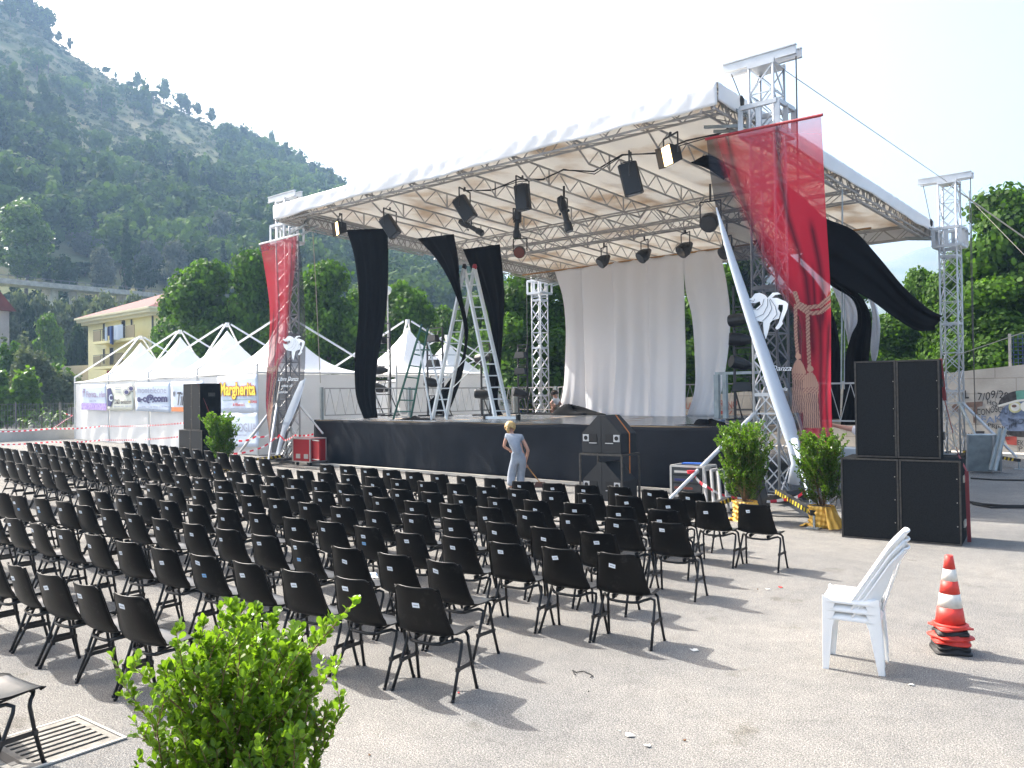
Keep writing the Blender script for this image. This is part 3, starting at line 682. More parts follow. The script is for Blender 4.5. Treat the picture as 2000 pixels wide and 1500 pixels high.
# graffiti wall, right
YW = 31.0
def wallmat():
    m = mat('graffiti_wall', (0.36, 0.335, 0.30), rough=.95, col2=(0.47, 0.44, 0.40), vscale=1.1, bump=.35, bscale=14)
    n = m.node_tree; b_ = n.nodes['Principled BSDF']; br = n.nodes.new('ShaderNodeTexBrick'); tc = n.nodes.new('ShaderNodeTexCoord'); mp = n.nodes.new('ShaderNodeMapping'); mp.inputs['Rotation'].default_value = (PI/2, 0, 0)
    n.links.new(tc.outputs['Object'], mp.inputs[0]); n.links.new(mp.outputs[0], br.inputs[0]); br.inputs['Scale'].default_value = 1.0; br.inputs['Brick Width'].default_value = 1.2; br.inputs['Row Height'].default_value = .5; br.inputs['Mortar Size'].default_value = .014
    br.inputs['Color1'].default_value = (1, 1, 1, 1); br.inputs['Color2'].default_value = (.88, .87, .86, 1); br.inputs['Mortar'].default_value = (.66, .64, .62, 1)
    q = n.nodes.new('ShaderNodeMix'); q.data_type = 'RGBA'; q.blend_type = 'MULTIPLY'; q.inputs['Factor'].default_value = 1; src = b_.inputs['Base Color'].links[0].from_socket
    n.links.new(src, q.inputs['A']); n.links.new(br.outputs[0], q.inputs['B']); n.links.new(q.outputs['Result'], b_.inputs['Base Color'])
wallmat()
top = [atY(1342, 776, YW), atY(1440, 766, YW), atY(1855, 728, YW), atY(2000, 712, YW)]
e0 = top[0]+(top[0]-top[1])*3; e1 = top[3]+(top[3]-top[2])*1.5; top = [e0]+top+[e1]
pts = [(p.x, YW, p.z) for p in top]+[(e1.x, YW, -.5), (e0.x, YW, -.5)]
mb = MB(); mb.poly([(x_, YW+.15, z_) for x_, _, z_ in pts], .3, (0, 1, 0)); gw = mb.build('boundary_wall', 'graffiti_wall'); tag(gw, 'tall pale block wall covered in graffiti behind the stage', 'wall')
mat('paint_black', (0.035, 0.033, 0.035), rough=.8, var=.5, vscale=8); mat('paint_blue', (0.14, 0.18, 0.27), rough=.8, var=.3, vscale=5); mat('paint_teal', (0.10, 0.26, 0.21), rough=.8, var=.2, vscale=4); mat('paint_brown', (0.16, 0.10, 0.08), rough=.8, var=.3, vscale=6)
mat('paint_white', (0.62, 0.61, 0.57), rough=.8); mat('paint_red', (0.33, 0.06, 0.045), rough=.8, var=.2, vscale=4); mat('paint_yellow', (0.50, 0.48, 0.26), rough=.8)
FONT = {}
def text_mesh(s, size, ext=0.002, bold=0.0, shear=0.0):
    cu = bpy.data.curves.new('t', 'FONT'); cu.body = s; cu.size = size; cu.extrude = ext; cu.offset = bold; cu.shear = shear; cu.align_x = 'LEFT'; cu.resolution_u = 3
    o = bpy.data.objects.new('t', cu); COL.objects.link(o); dg = bpy.context.evaluated_depsgraph_get(); me = bpy.data.meshes.new_from_object(o.evaluated_get(dg)); bpy.data.objects.remove(o); bpy.data.curves.remove(cu); return me
def text_on(s, p0, width, height, parent, m, xdir=(1, 0, 0), zdir=(0, 0, 1), name='lettering', bold=0.0, rot=0.0, shear=0.0, off=.004, jit=0):
    """lettering with lower left corner at p0, scaled to width x height, standing on a vertical surface"""
    me = text_mesh(s, 1.0, .002, bold, shear); xs = [v.co.x for v in me.vertices]; ys = [v.co.y for v in me.vertices]
    if not xs: return
    X = Vector(xdir).normalized(); Z = Vector(zdir).normalized(); N_ = X.cross(Z); sx = width/(max(xs)-min(xs)); sy = height/(max(ys)-min(ys)); c, s_ = math.cos(rot), math.sin(rot)
    for v in me.vertices:
        a = (v.co.x-min(xs))*sx; b_ = (v.co.y-min(ys))*sy
        if jit: b_ += jit*math.sin(a*7.3+len(s)); 
        a, b_ = a*c-b_*s_, a*s_+b_*c; v.co = Vector(p0)+X*a+Z*b_+N_*(off+(v.co.z))
    return link(name, me, m, parent)
GY = YW-.002
def graf(s, u0, v0, u1, v1, m='paint_black', bold=0.0, rot=0.0, jit=.05):
    """write s inside the photo box (u0,v0)-(u1,v1) on the wall face"""
    a = atY(u0, v1, GY); b_ = atY(u1, v1, GY); c = atY(u0, v0, GY); text_on(s, (a.x, GY, a.z), (b_.x-a.x), c.z-a.z, gw, m, name='graffiti', bold=bold, rot=math.atan2(b_.z-a.z, b_.x-a.x)+rot, jit=jit)
graf('IL 17/09/2008', 1880, 765, 1992, 780); graf('HO', 1928, 783, 1948, 792); graf('CONOSCIUTO', 1908, 796, 1985, 808); graf('FAK', 1917, 811, 1958, 824, 'paint_blue', .012)
graf('MIO', 1970, 816, 2000, 826); graf('PRINCIPE', 1930, 829, 1988, 837, 'paint_black', .006); graf('MAX', 1880, 843, 1905, 852); graf('TI AMO', 1945, 850, 1972, 862); graf('EK', 1988, 862, 2000, 872); graf('P', 1990, 875, 1998, 884); graf('L', 1882, 771, 1892, 781)
graf('YANU 86', 1882, 858, 1912, 867); graf('Soe', 1944, 880, 1958, 887, 'paint_black', .004)
mat('paint_maroon', (0.30, 0.09, 0.07), rough=.8)
graf('LA ZI ERNU BRUNO', 1340, 783, 1440, 797, 'paint_maroon', .003); graf('FORZA', 1400, 800, 1440, 812, 'paint_maroon', .012); graf('CIAO VIVA', 1640, 812, 1668, 822, 'paint_maroon', .003)
def patch(pts, m, off=.004): mb = MB(); mb.poly([(atY(u, v, GY).x, GY-off, atY(u, v, GY).z) for u, v in pts], .004, (0, 1, 0)); mb.build('graffiti', m, gw)
def arc(cx, cy, rx, ry, a0, a1, n=14): return [(cx+rx*math.cos(math.radians(a0+(a1-a0)*i/n)), cy-ry*math.sin(math.radians(a0+(a1-a0)*i/n))) for i in range(n+1)]
patch(arc(2002, 815, 50, 34, 100, 268)+[(2030, 849), (2030, 790)], 'paint_blue')
patch(arc(2000, 792, 50, 30, 92, 178)+[(1952, 792), (1985, 782), (2030, 778), (2030, 762)], 'paint_black', .009)
patch([(1984, 764), (2030, 758), (2030, 776), (1986, 781)], 'paint_teal', .014); patch([(1950, 791), (1985, 781), (2030, 776), (2030, 780), (1986, 785), (1951, 795)], 'paint_white', .019)
patch(arc(1983, 795, 13, 11.5, 0, 360, 20)[:-1], 'paint_yellow', .014); patch(arc(1983, 795, 9, 8, 0, 360, 18)[:-1], 'paint_white', .019); patch(arc(1981, 793, 5, 3, 0, 360, 12)[:-1], 'paint_brown', .024)
patch(arc(2004, 794, 11, 10, 90, 270, 12), 'paint_white', .019)
patch([(1887, 786), (1920, 784), (1919, 793), (1909, 795), (1907, 826), (1901, 826), (1900, 796), (1888, 794)], 'paint_brown'); patch([(1905, 842), (1923, 842), (1922, 853), (1906, 853)], 'paint_black')
patch([(1962, 853), (1986, 852), (1986, 870), (1968, 868)], 'paint_red'); patch(arc(2002, 842, 40, 12, 180, 270, 8)+[(2002, 842)], 'paint_black', .009)
patch([(1398, 802), (1421, 800), (1416, 814), (1394, 816)], 'paint_red'); patch(arc(1866, 797, 7, 8, 0, 360, 12)[:-1], 'paint_brown')
# wire fence panel above the wall, far right
wf = empty('wire_fence'); tag(wf, 'blue wire mesh fence panel on grey posts above the graffiti wall', 'fence'); mat('blue_wire', (0.05, 0.07, 0.16), rough=.5)
q0 = atY(1972, 655, YW+.2); q1 = atY(1972, 716, YW+.2); x0 = q0.x; mb = MB()
for i in range(22): mb.bar((x0+.1+i*.13, YW+.2, q1.z), (x0+.1+i*.13, YW+.2, q0.z), .02)
for i in range(9): z = q1.z+(q0.z-q1.z)*i/8; mb.bar((x0, YW+.2, z), (x0+3, YW+.2, z+.0), .02)
mb.build('mesh_panel', 'blue_wire', wf)
for x_ in (x0, x0+3.0): mb = MB(); mb.bar((x_, YW+.2, q1.z-.1), (x_, YW+.2, q0.z+.05), .08); mb.build('post', 'concrete', wf)
# low kerb at the wall foot
mb = MB(); mb.b2((-14, YW-.9, -.05), (4, YW-.01, .12)); tag(mb.build('kerb', 'concrete_pale'), kind='structure')
# slender street lamp behind the stage
lp = atD(757, 565, 44); sl_ = empty('street_lamp', (lp.x, lp.y, 0)); tag(sl_, 'slim grey street lamp with round white head behind the first black drape', 'street lamp')
mb = MB(); mb.tube([(0, 0, 0), (0, 0, lp.z-.3)], [.06, .035], 8); mb.build('pole', 'concrete', sl_); mb = MB(); mb.lathe([(.03, -.3), (.16, -.2), (.2, 0), (.15, .13), (.02, .18)], (0, 0, lp.z), 14); mb.build('lamp_head', 'paint_white', sl_, smooth=True)
# ------------------------------------------------------------------ lattice towers
mat('alu', (0.50, 0.52, 0.54), rough=.42, metal=.35, var=.08, vscale=3)
mat('alu_dull', (0.36, 0.355, 0.35), rough=.5, metal=.0, var=.12, vscale=3)
mat('steel_dark', (0.06, 0.06, 0.06), rough=.5, metal=.5)
mat('galv', (0.33, 0.37, 0.38), rough=.5, metal=.5, var=.15, vscale=5)
mat('black_paint', (0.012, 0.012, 0.013), rough=.55)
mat('hazard_y', (0.55, 0.42, 0.03), rough=.6, var=.2, vscale=5)
mat('chain', (0.09, 0.085, 0.08), rough=.5, metal=.6)
XL, XR, YF, YB, TW = -24.24, -7.58, 15.71, 28.65, .5
def lattice(mb, x0, y0, z0, z1, w_=TW, step=.52, r=.013):
    C = [(x0, y0), (x0+w_, y0), (x0+w_, y0+w_), (x0, y0+w_)]; n = max(1, round((z1-z0)/step)); h = (z1-z0)/n
    for f in range(4):
        a, b = C[f], C[(f+1) % 4]
        for i in range(n):
            z = z0+i*h; p, q = (a, b) if (i+f) % 2 else (b, a)
            mb.bar((p[0], p[1], z), (q[0], q[1], z+h), r*2)
            if f % 2 == 0 or i % 2 == 0: mb.bar((q[0], q[1], z), (p[0], p[1], z+h), r*1.7)
            if i % 3 == 0: mb.bar((a[0], a[1], z), (b[0], b[1], z), r*2)
def tower(x0, y0, ztop, zs, label, m='alu', outr=1):
    t = empty('lattice_tower', (x0, y0, 0)); tag(t, label, 'truss tower', 'lattice towers carrying the stage roof'); w_ = TW
    for a, b in ((0, 0), (w_, 0), (w_, w_), (0, w_)):
        mb = MB(); mb.tube([(a, b, .12), (a, b, ztop)], .028, 8); mb.build('leg', m, t, smooth=True)
    mb = MB(); lattice(mb, 0, 0, .15, ztop); mb.build('bracing', m, t)
    z = 2.1
    while z < ztop-1:
        mb = MB()
        for zz in (z,):
            for k, (a, b) in enumerate(((0, 0), (w_, 0), (w_, w_), (0, w_))):
                c, d = ((0, 0), (w_, 0), (w_, w_), (0, w_))[(k+1) % 4]; mb.bar((a, b, zz), (c, d, zz), .035, .07)
        mb.build('joint_frame', m, t); z += 2.1
    # sliding sleeve block
    mb = MB(); g = .13
    for zz in (zs-.55, zs):
        for (a, b, c, d) in ((-g, -g, w_+g, -g), (w_+g, -g, w_+g, w_+g), (w_+g, w_+g, -g, w_+g), (-g, w_+g, -g, -g)): mb.bar((a, b, zz), (c, d, zz), .07, .09)
    for a, b in ((-g, -g), (w_+g, -g), (w_+g, w_+g), (-g, w_+g), (w_*.5, -g), (w_*.5, w_+g), (-g, w_*.5), (w_+g, w_*.5)): mb.bar((a, b, zs-.55), (a, b, zs), .11, .02)
    mb.build('sleeve_block', m, t, bevel=.004)
    # head beam and hoist
    mb = MB(); zt = ztop
    for dy in (.12, w_-.12):
        mb.b2((-.62, dy-.04, zt+.1), (w_+.42, dy+.04, zt+.125)); mb.b2((-.62, dy-.012, zt+.125), (w_+.42, dy+.012, zt+.27)); mb.b2((-.62, dy-.04, zt+.27), (w_+.42, dy+.04, zt+.295))
    mb.b2((-.03, -.03, zt), (w_+.03, w_+.03, zt+.03)); mb.b2((-.03, -.03, zt+.03), (w_+.03, .03, zt+.1)); mb.b2((-.03, w_-.03, zt+.03), (w_+.03, w_+.03, zt+.1)); mb.build('head_beam', m, t)
    mb = MB(); xx = w_+.36 if outr > 0 else -.5; ch = -.5 if outr > 0 else w_+.36
    mb.bar((xx, .25, zt+.1), (xx, .25, 1.2), .022); mb.bar((ch, .25, zt+.1), (ch*.6, .25, zs+.35), .018); mb.build('hoist_chain', 'chain', t)
    mb = MB(); mb.lathe([(.02, -.14), (.06, -.1), (.07, .02), (.03, .1)], (ch*.6, .25, zs+.3), 10); mb.build('hoist_hook', 'black_paint', t)
    mb = MB(); mb.b2((-.45, -.1, .03), (w_+.45, .0, .12)); mb.b2((-.45, w_, .03), (w_+.45, w_+.1, .12)); mb.b2((-.1, -.45, .122), (0, w_+.45, .2)); mb.b2((w_, -.45, .122), (w_+.1, w_+.45, .2)); mb.build('base_frame', 'steel_dark', t)
    return t
ZT_, ZSF, ZSB = 8.55, 7.76, 7.15
tRF = tower(XR, YF, ZT_, ZSF, 'tall grey lattice tower at the front right corner behind the big red banner')
tLF = tower(XL, YF, ZT_, ZSF, 'grey lattice tower at the front left corner behind the small red banner', outr=-1)
tRB = tower(XR, YB, ZT_, ZSB, 'slim grey lattice tower at the back right corner, above the graffiti wall')
tLB = tower(XL, YB, ZT_, ZSB, 'silver lattice tower at the back left corner beside the white backdrop', outr=-1)
def strut(t, a, b, label=None, r=.03, m='alu', nm='strut'):
    mb = MB(); l = Vector(t.location); a = Vector(a)-l; b = Vector(b)-l; mb.tube([a, b], r, 10); mb.tube([a, a+(b-a)*.62], r*1.25, 10); mb.lathe([(r*2, -.02), (r*2, .02)], a, 8); mb.build(nm, m, t, smooth=False)
strut(tRF, (XR, YF, 1.72), atZ(1283, 1000, .08), r=.034)
strut(tRF, (XR+.5, YF+.3, 2.4), (XR+1.6, YF-.4, .1), r=.03)
strut(tRB, atY(1873, 787, YB), atY(1911, 862, YB-1.2), r=.035, m='galv'); strut(tRB, atY(1880, 787, YB), atZ(1986, 893, .15), r=.035)
strut(tLF, (XL, YF, 2.0), atZ(452, 905, .05), r=.04); strut(tLF, (XL+.2, YF, 2.7), atZ(522, 915, .05), r=.035); strut(tLF, (XL+.5, YF+.3, 2.1), (XL+1.9, YF+.4, 1.0), r=.03)
# striped outriggers
def outrigger(parent, a, b, nm='outrigger'):
    l = Vector(parent.location); a = Vector(a)-l; b = Vector(b)-l; d = (b-a); L = d.length; d.normalize(); mb = MB(); mb.bar(a, b, .1, .08); o = mb.build(nm, 'black_paint', parent); m2 = MB(); n = int(L/.22)
    x = d.cross(Vector((0, 0, 1))).normalized()
    for s in (-1, 1):
        for i in range(n):
            p = a+d*(i*.22+.05)+x*s*.0515; m2.poly([p+Vector((0, 0, -.039)), p+d*.1+Vector((0, 0, -.039)), p+d*.16+Vector((0, 0, .039)), p+d*.06+Vector((0, 0, .039))], .003, x)
    m2.build('hazard_stripe', 'hazard_y', o); m3 = MB(); m3.bar(b+Vector((0, 0, -.04)), b+Vector((0, 0, -.24+.0)), .03); m3.box(b+Vector((0, 0, -b.z-l.z+.012)), (.22, .22, .015)); m3.build('foot_jack', 'galv', o)
outrigger(tRF, (XR+.5, YF-.1, .24), atZ(1590, 1002, .24)); outrigger(tRF, (XR, YF-.1, .24), atZ(1398, 985, .24))
outrigger(tLF, (XL+.2, YF, .25), atZ(478, 899, .25)); outrigger(tRB, (XR+.6, YB, .25), atZ(1990, 899, .25)); outrigger(tLF, (XL+.3, YF-.1, .25), (XL+.9, YF-1.6, .25))

# ------------------------------------------------------------------ roof
mat('roof_fabric', (0.72, 0.70, 0.66), rough=.75, col2=(0.40, 0.29, 0.18), vscale=.7, detail=9, trans=.42, spec=.2)
rm = MATS['roof_fabric']; cr = [q for q in rm.node_tree.nodes if q.type == 'VALTORGB'][0]; cr.color_ramp.elements[0].position = .50; cr.color_ramp.elements[1].position = .78
mat('fascia_fabric', (0.80, 0.81, 0.82), rough=.5, col2=(0.87, 0.87, 0.87), vscale=.6, bump=.12, bscale=11, stretch=(1.6, 1.6, .12), trans=.15)
mat('orange_pole', (0.32, 0.17, 0.06), rough=.6)
RX0, RX1, RY0, RY1 = -23.26, -7.9, 15.0, 29.2
def rz(Y): return 8.22-(Y-RY0)*.047
roof = empty('stage_roof', ((RX0+RX1)/2, (RY0+RY1)/2, 0)); tag(roof, 'large flat stage roof with white fabric skin over a grid of metal trusses', 'stage roof')
OX, OY = (RX0+RX1)/2, (RY0+RY1)/2
NX = 9; GX = [RX0+.15+(RX1-RX0-.3)*i/(NX-1) for i in range(NX)]
def skin(s, t):
    X = RX0+(RX1-RX0)*s; Y = RY0+(RY1-RY0)*t; k = (s*(NX-1)) % 1; return (X-OX, Y-OY, rz(Y)-.03-.13*math.sin(PI*k)*(0.6+.4*math.sin(Y*1.3))*min(1, t*9, (1-t)*9))
mb = MB(); mb.grid(skin, 96, 40); solid(mb.build('canopy', 'roof_fabric', roof, smooth=True), .012)
def fascia(a, b, z0, z1, drop, nm, nu=220, seed=1, bulge=.0):
    a = Vector(a); b = Vector(b); d = b-a; n_ = Vector((d.y, -d.x, 0)).normalized()
    def fn(s, t):
        L = d.length*s; zt = z0+(z1-z0)*s; f = .005*math.sin(L*9+2*math.sin(L*1.7)+5*t)+.010*math.sin(L*1.3+t*3)*t+.005*math.sin(L*31+seed+3*math.sin(L*.7))*(1-t)
        dr = drop*(1+.05*math.sin(L*.9+seed)+.03*math.sin(L*2.7)); p = a+d*s+n_*(f+.02-.14*max(0, .12-t)/.12); return (p.x-OX, p.y-OY, zt+.015-dr*t-.02*(t > .95)*abs(math.sin(L*1.9)))
    mb = MB(); mb.grid(fn, nu, 9); return solid(mb.build(nm, 'fascia_fabric', roof, smooth=True), .01)
fascia((RX0, RY0, 0), (RX1, RY0, 0), rz(RY0), rz(RY0), .46, 'front_valance')
fascia((RX1, RY0, 0), (RX1, RY1, 0), rz(RY0), rz(RY1), .40, 'side_valance', seed=3); fascia((RX0, RY1, 0), (RX0, RY0, 0), rz(RY1), rz(RY0), .44, 'side_valance', seed=5); fascia((RX1, RY1, 0), (RX0, RY1, 0), rz(RY1), rz(RY1), .5, 'back_valance', seed=6)
def girder(X, y0, y1, m='alu_dull', depth=.42):
    """inclined-end flat truss running front to back"""
    mb = MB(); x = X-OX; zt = lambda y: rz(y)-.20; zb = lambda y: rz(y)-.20-depth
    P = lambda y, z: Vector((x, y-OY, z))
    mb.tube([P(y0, zt(y0)), P(y1, zt(y1))], .026, 6); a, b = y0+.75, y1-.55
    mb.tube([P(y0+.1, zt(y0)), P(a, zb(a)), P(b, zb(b)), P(y1-.1, zt(y1))], .026, 6); n = int((b-a)/.8)
    for i in range(n+1):
        y = a+(b-a)*i/n; yu = a+(b-a)*(i+.5)/n
        if i < n: mb.bar(P(y, zb(y)), P(yu, zt(yu)), .022); mb.bar(P(yu, zt(yu)), P(a+(b-a)*(i+1)/n, zb(y)), .022)
        if i % 4 == 1: mb.bar(P(y, zb(y)), P(y, zt(y)), .03)
    return mb.build('girder', m, roof)
YM = 21.9
for X in GX: girder(X, RY0+.35, YM-.2); girder(X, YM+.2, RY1-.1)
def xtruss(Y, z0, depth=.3, wid=.28, m='alu_dull', x0=RX0+.1, x1=RX1-.1):
    mb = MB(); P = lambda x, dy, z: Vector((x-OX, Y+dy-OY, z)); n = int((x1-x0)/.85)
    for dy, z in ((0, z0), (wid, z0), (0, z0-depth), (wid, z0-depth)): mb.tube([P(x0, dy, z), P(x1, dy, z)], .026, 6)
    for i in range(n):
        a = x0+(x1-x0)*i/n; b = x0+(x1-x0)*(i+1)/n; c = (a+b)/2
        for dy in (0, wid): mb.bar(P(a, dy, z0-depth), P(c, dy, z0), .02); mb.bar(P(c, dy, z0), P(b, dy, z0-depth), .02)
        mb.bar(P(a, 0, z0-depth), P(b, wid, z0-depth), .018); mb.bar(P(a, 0, z0-depth), P(a, wid, z0-depth), .018)
    return mb.build('cross_truss', m, roof)
xtruss(RY0+.12, rz(RY0)-.1, .42); xtruss(YM-.14, rz(YM)-.18, .48); xtruss(YM+.75, rz(YM)-.45, .3); xtruss(RY1-.5, rz(RY1)-.15, .4)
def ytruss(X):
    mb = MB(); P = lambda y, dx, z: Vector((X+dx-OX, y-OY, z)); n = 26
    for dx in (0, .28):
        for dz in (0, -.42): mb.tube([P(RY0, dx, rz(RY0)-.1+dz), P(RY1, dx, rz(RY1)-.1+dz)], .026, 6)
    for i in range(n):
        a = RY0+(RY1-RY0)*i/n; b = RY0+(RY1-RY0)*(i+1)/n; c = (a+b)/2
        for dx in (0, .28): mb.bar(P(a, dx, rz(a)-.52), P(c, dx, rz(c)-.1), .02); mb.bar(P(c, dx, rz(c)-.1), P(b, dx, rz(b)-.52), .02)
        mb.bar(P(a, 0, rz(a)-.52), P(b, .28, rz(b)-.52), .018)
    mb.build('cross_truss', 'alu_dull', roof)
ytruss(RX1-.36); ytruss(RX0+.08)
# brackets from the roof to the sleeves
mb = MB()
for X, sx in ((RX0, -1), (RX1, 1)):
    for Y, zs in ((YF+.05, ZSF-.3), (YB+.05, ZSB-.25)):
        for dy in (0, .4): mb.bar((X-OX-sx*.7, Y+dy-OY, rz(Y)-.55), (X-OX+sx*.22, Y+dy-OY, zs), .06); mb.bar((X-OX-sx*.3, Y+dy-OY, rz(Y)-.2), (X-OX+sx*.22, Y+dy-OY, zs+.25), .06)
mb.build('bracket', 'galv', roof)
mb = MB(); mb.tube([(-21.6-OX, 25.0-OY, 6.80), (RX1-.5-OX, 25.0-OY, 6.80)], .03, 8); mb.build('backdrop_bar', 'orange_pole', roof)
mb = MB(); pts = []
for i, (u, v) in enumerate([(905, 372), (960, 372), (1012, 350), (1060, 350), (1100, 332), (1160, 335), (1215, 302), (1280, 300), (1340, 275), (1400, 262), (1445, 240)]): p = atY(u, v, 16.9); pts.append((p.x-OX, p.y-OY, p.z))
mb.tube(pts, .018, 6); pts2 = [(a+.03, b-.02, c-.03+.05*math.sin(i*2.1)) for i, (a, b, c) in enumerate(pts)]; mb.tube(pts2, .012, 6); mb.build('power_cable', 'black_paint', roof)

# ------------------------------------------------------------------ stage deck
mat('deck_vinyl', (0.13, 0.135, 0.145), rough=.23, var=.16, vscale=1.2, bump=.06, bscale=2.5, spec=.6)
mat('deck_wood', (0.30, 0.21, 0.12), rough=.7, var=.2, vscale=3)
mat('skirt', (0.005, 0.0075, 0.012), rough=.85, col2=(0.009, 0.012, 0.018), vscale=1.0, bump=.15, bscale=30, spec=.25)
SX0, SX1, SY0, SY1, SZ = -23.1, -8.1, 16.4, 26.2, 1.43
stage = empty('stage_platform', ((SX0+SX1)/2, (SY0+SY1)/2, 0)); tag(stage, 'raised stage platform with grey vinyl floor and dark blue cloth skirt', 'stage'); sx, sy = (SX0+SX1)/2, (SY0+SY1)/2
mb = MB(); mb.b2((SX0-sx, SY0-sy, SZ-.16), (SX1-sx, SY1-sy, SZ-.02)); mb.build('deck', 'deck_wood', stage)
mb = MB()
def fl(s, t): X = SX0+.1+(SX1-SX0-.3)*s; Y = SY0+.02+(8.4)*t; return (X-sx, Y-sy, SZ-.012+.006*math.sin(X*2.1+Y)+.004*math.sin(Y*5))
mb.grid(fl, 60, 40); mb.build('floor_covering', 'deck_vinyl', stage, smooth=True)
def sk(s, t):
    X = SX0+(SX1-SX0)*s; f = .035*math.sin(X*1.1+2*t)*t+.02*math.sin(X*3.7+t*2.5)*t+.018*math.sin(X*.7+5*t)+.012*math.sin(X*9)*t*t; sag = .05*abs(math.sin(X*.75))
    return (X-sx, SY0-.05-f-.02*t-sy, SZ-.005-sag*(1-t)*.7-(SZ-.03-sag*.0)*t)
mb = MB(); mb.grid(sk, 260, 16); solid(mb.build('skirt', 'skirt', stage, smooth=True), .006)
def sk2(s, t): Y = SY0-.05+9*s; f = .03*math.sin(Y*2)*t; return (SX0-.04-f-sx, Y-sy, SZ-.01-(SZ-.03)*t)
mb = MB(); mb.grid(sk2, 60, 8); solid(mb.build('skirt', 'skirt', stage, smooth=True), .006)
mb = MB()
for X in np.arange(SX0+.3, SX1, 2.0):
    for Y in (SY0+.4, SY0+3, SY0+6, SY1-.3): mb.bar((X-sx, Y-sy, 0), (X-sx, Y-sy, SZ-.165), .07)

# ground beam in front of the skirt
mb = MB(); mb.b2((SX0+.4, SY0-.55, .02), (SX1-1.2, SY0-.4, .09)); tag(mb.build('ground_beam', 'concrete_pale'), 'long pale beam lying on the ground along the stage skirt', 'beam')
# railings
def railing(a, b, z, label, posts=1, h=1.0):
    a = Vector(a); b = Vector(b); d = b-a; L = d.length; d.normalize(); r = empty('stage_railing', (a.x, a.y, z)); tag(r, label, 'railing', 'metal railings round the stage edge')
    mb = MB(); Z = Vector((0, 0, 1)); n = max(1, round(L/2)); st = L/n
    for i in range(n):
        p = d*(i*st+.12); q = d*((i+1)*st-.12); mb.bar(p+Z*.12, p+Z*h, .035); mb.bar(q+Z*.12, q+Z*h, .035); mb.bar(p+Z*.12, q+Z*.12, .035); mb.bar(p+Z*h, q+Z*h, .04); k = 4
        for j in range(k):
            s = p+(q-p)*(j/k); e = p+(q-p)*((j+1)/k); m_ = (s+e)/2; mb.bar(s+Z*.12, m_+Z*h, .014); mb.bar(m_+Z*h, e+Z*.12, .014)
    mb.build('rail_frame', 'alu_dull', r)
    for i in range(n+1): mb = MB(); mb.bar(d*(i*st)-Z*.15, d*(i*st)+Z*(h+.04), .09); mb.build('post', 'galv', r)
railing((SX0+.1, SY0+.15, 0), (SX0+.1, SY1-.2, 0), SZ, 'left side railing of the stage in front of the white tent wall')
railing((SX0+.1, SY1-.1, 0), (SX1-.2, SY1-.1, 0), SZ, 'back railing of the stage behind the white backdrop')
railing((SX1+.0, 20.0, 0), (SX1+2.2, 20.0, 0), SZ-.1, 'railing on the right wing behind the big red banner')
mb = MB(); mb.b2((SX1+.02, 18.3, 0.0), (SX1+.1, 18.4, 0)); 
pst = empty('support_column'); p = atZ(1400, 822, SZ); 
mb = MB(); mb.bar((p.x, 22.5, 0), (p.x, 22.5, SZ+1.25), .13, .13); mb.bar((p.x+.22, 22.5, 0), (p.x+.22, 22.5, SZ+1.25), .1, .1); mb.bar((p.x-.05, 22.5, SZ+1.27), (p.x+.3, 22.5, SZ+1.27), .1)
bpy.data.objects.remove(pst); p = atY(1405, 812, 22.5); 
mb = MB(); mb.bar((p.x-.06, 22.5, 0), (p.x-.06, 22.5, p.z+1.2), .15, .13); mb.bar((p.x+.2, 22.5, 0), (p.x+.2, 22.5, p.z+1.2), .12, .12); mb.bar((p.x-.1, 22.5, p.z+1.23), (p.x+1.2, 22.5, p.z+1.23), .08); tag(mb.build('support_column', 'galv'), 'thick grey steel upright on the stage right of the white backdrop', 'column')
# ------------------------------------------------------------------ cloths hanging from the roof
mat('drape_black', (0.008, 0.008, 0.009), rough=.9, spec=.1)
mat('backdrop_white', (0.88, 0.87, 0.88), rough=.85, trans=.35, spec=.1, var=.02, vscale=.5)
def curve_at(c, t):
    """point on a list of (t,x) by smooth interpolation"""
    n = len(c)
    for i in range(n-1):
        if c[i][0] <= t <= c[i+1][0]:
            a, b = c[i], c[i+1]; s = (t-a[0])/(b[0]-a[0]); p0 = c[max(i-1, 0)]; p3 = c[min(i+2, n-1)]
            m1 = (b[1]-p0[1])/(b[0]-p0[0]+1e-9)*(b[0]-a[0]); m2 = (p3[1]-a[1])/(p3[0]-a[0]+1e-9)*(b[0]-a[0])
            return (2*s**3-3*s**2+1)*a[1]+(s**3-2*s**2+s)*m1+(-2*s**3+3*s**2)*b[1]+(s**3-s**2)*m2
    return c[-1][1]
def path(pts, t):
    """arc-length-ish sample of a pixel polyline"""
    n = len(pts)-1; cu = [(i/n, p[0]) for i, p in enumerate(pts)]; cv = [(i/n, p[1]) for i, p in enumerate(pts)]
    return curve_at(cu, t), curve_at(cv, t)
def cloth(name, left, right, YT, YBm, m, label, cat, nu=24, nv=50, fold=.06, nf=4, seed=0, th=.008, group=None, wav=0.0, YTr=None):
    """strip of cloth between two edge curves, hanging on a plane whose depth runs from YT (top) to YBm (bottom), with folds"""
    def fn(s, t):
        a = path(left, t); b = path(right, t); yt = YT if YTr is None else YT+(YTr-YT)*s; Y = yt+(YBm-yt)*t
        f = fold*math.sin(2*PI*nf*s+seed+2.2*t)*(.25+.75*t)+fold*.6*math.sin(2*PI*nf*1.7*s+seed*2-3*t)*(.2+.8*t)+wav*math.sin(t*PI)*1.0
        pa = atY(a[0], a[1], Y); pb = atY(b[0], b[1], Y); p = pa.lerp(pb, s); p.y += f; return p
    mb = MB(); mb.grid(fn, nu, nv); o = mb.build(name, m, smooth=True); solid(o, th); tag(o, label, cat, group); return o
gD = 'black side drapes over the stage'
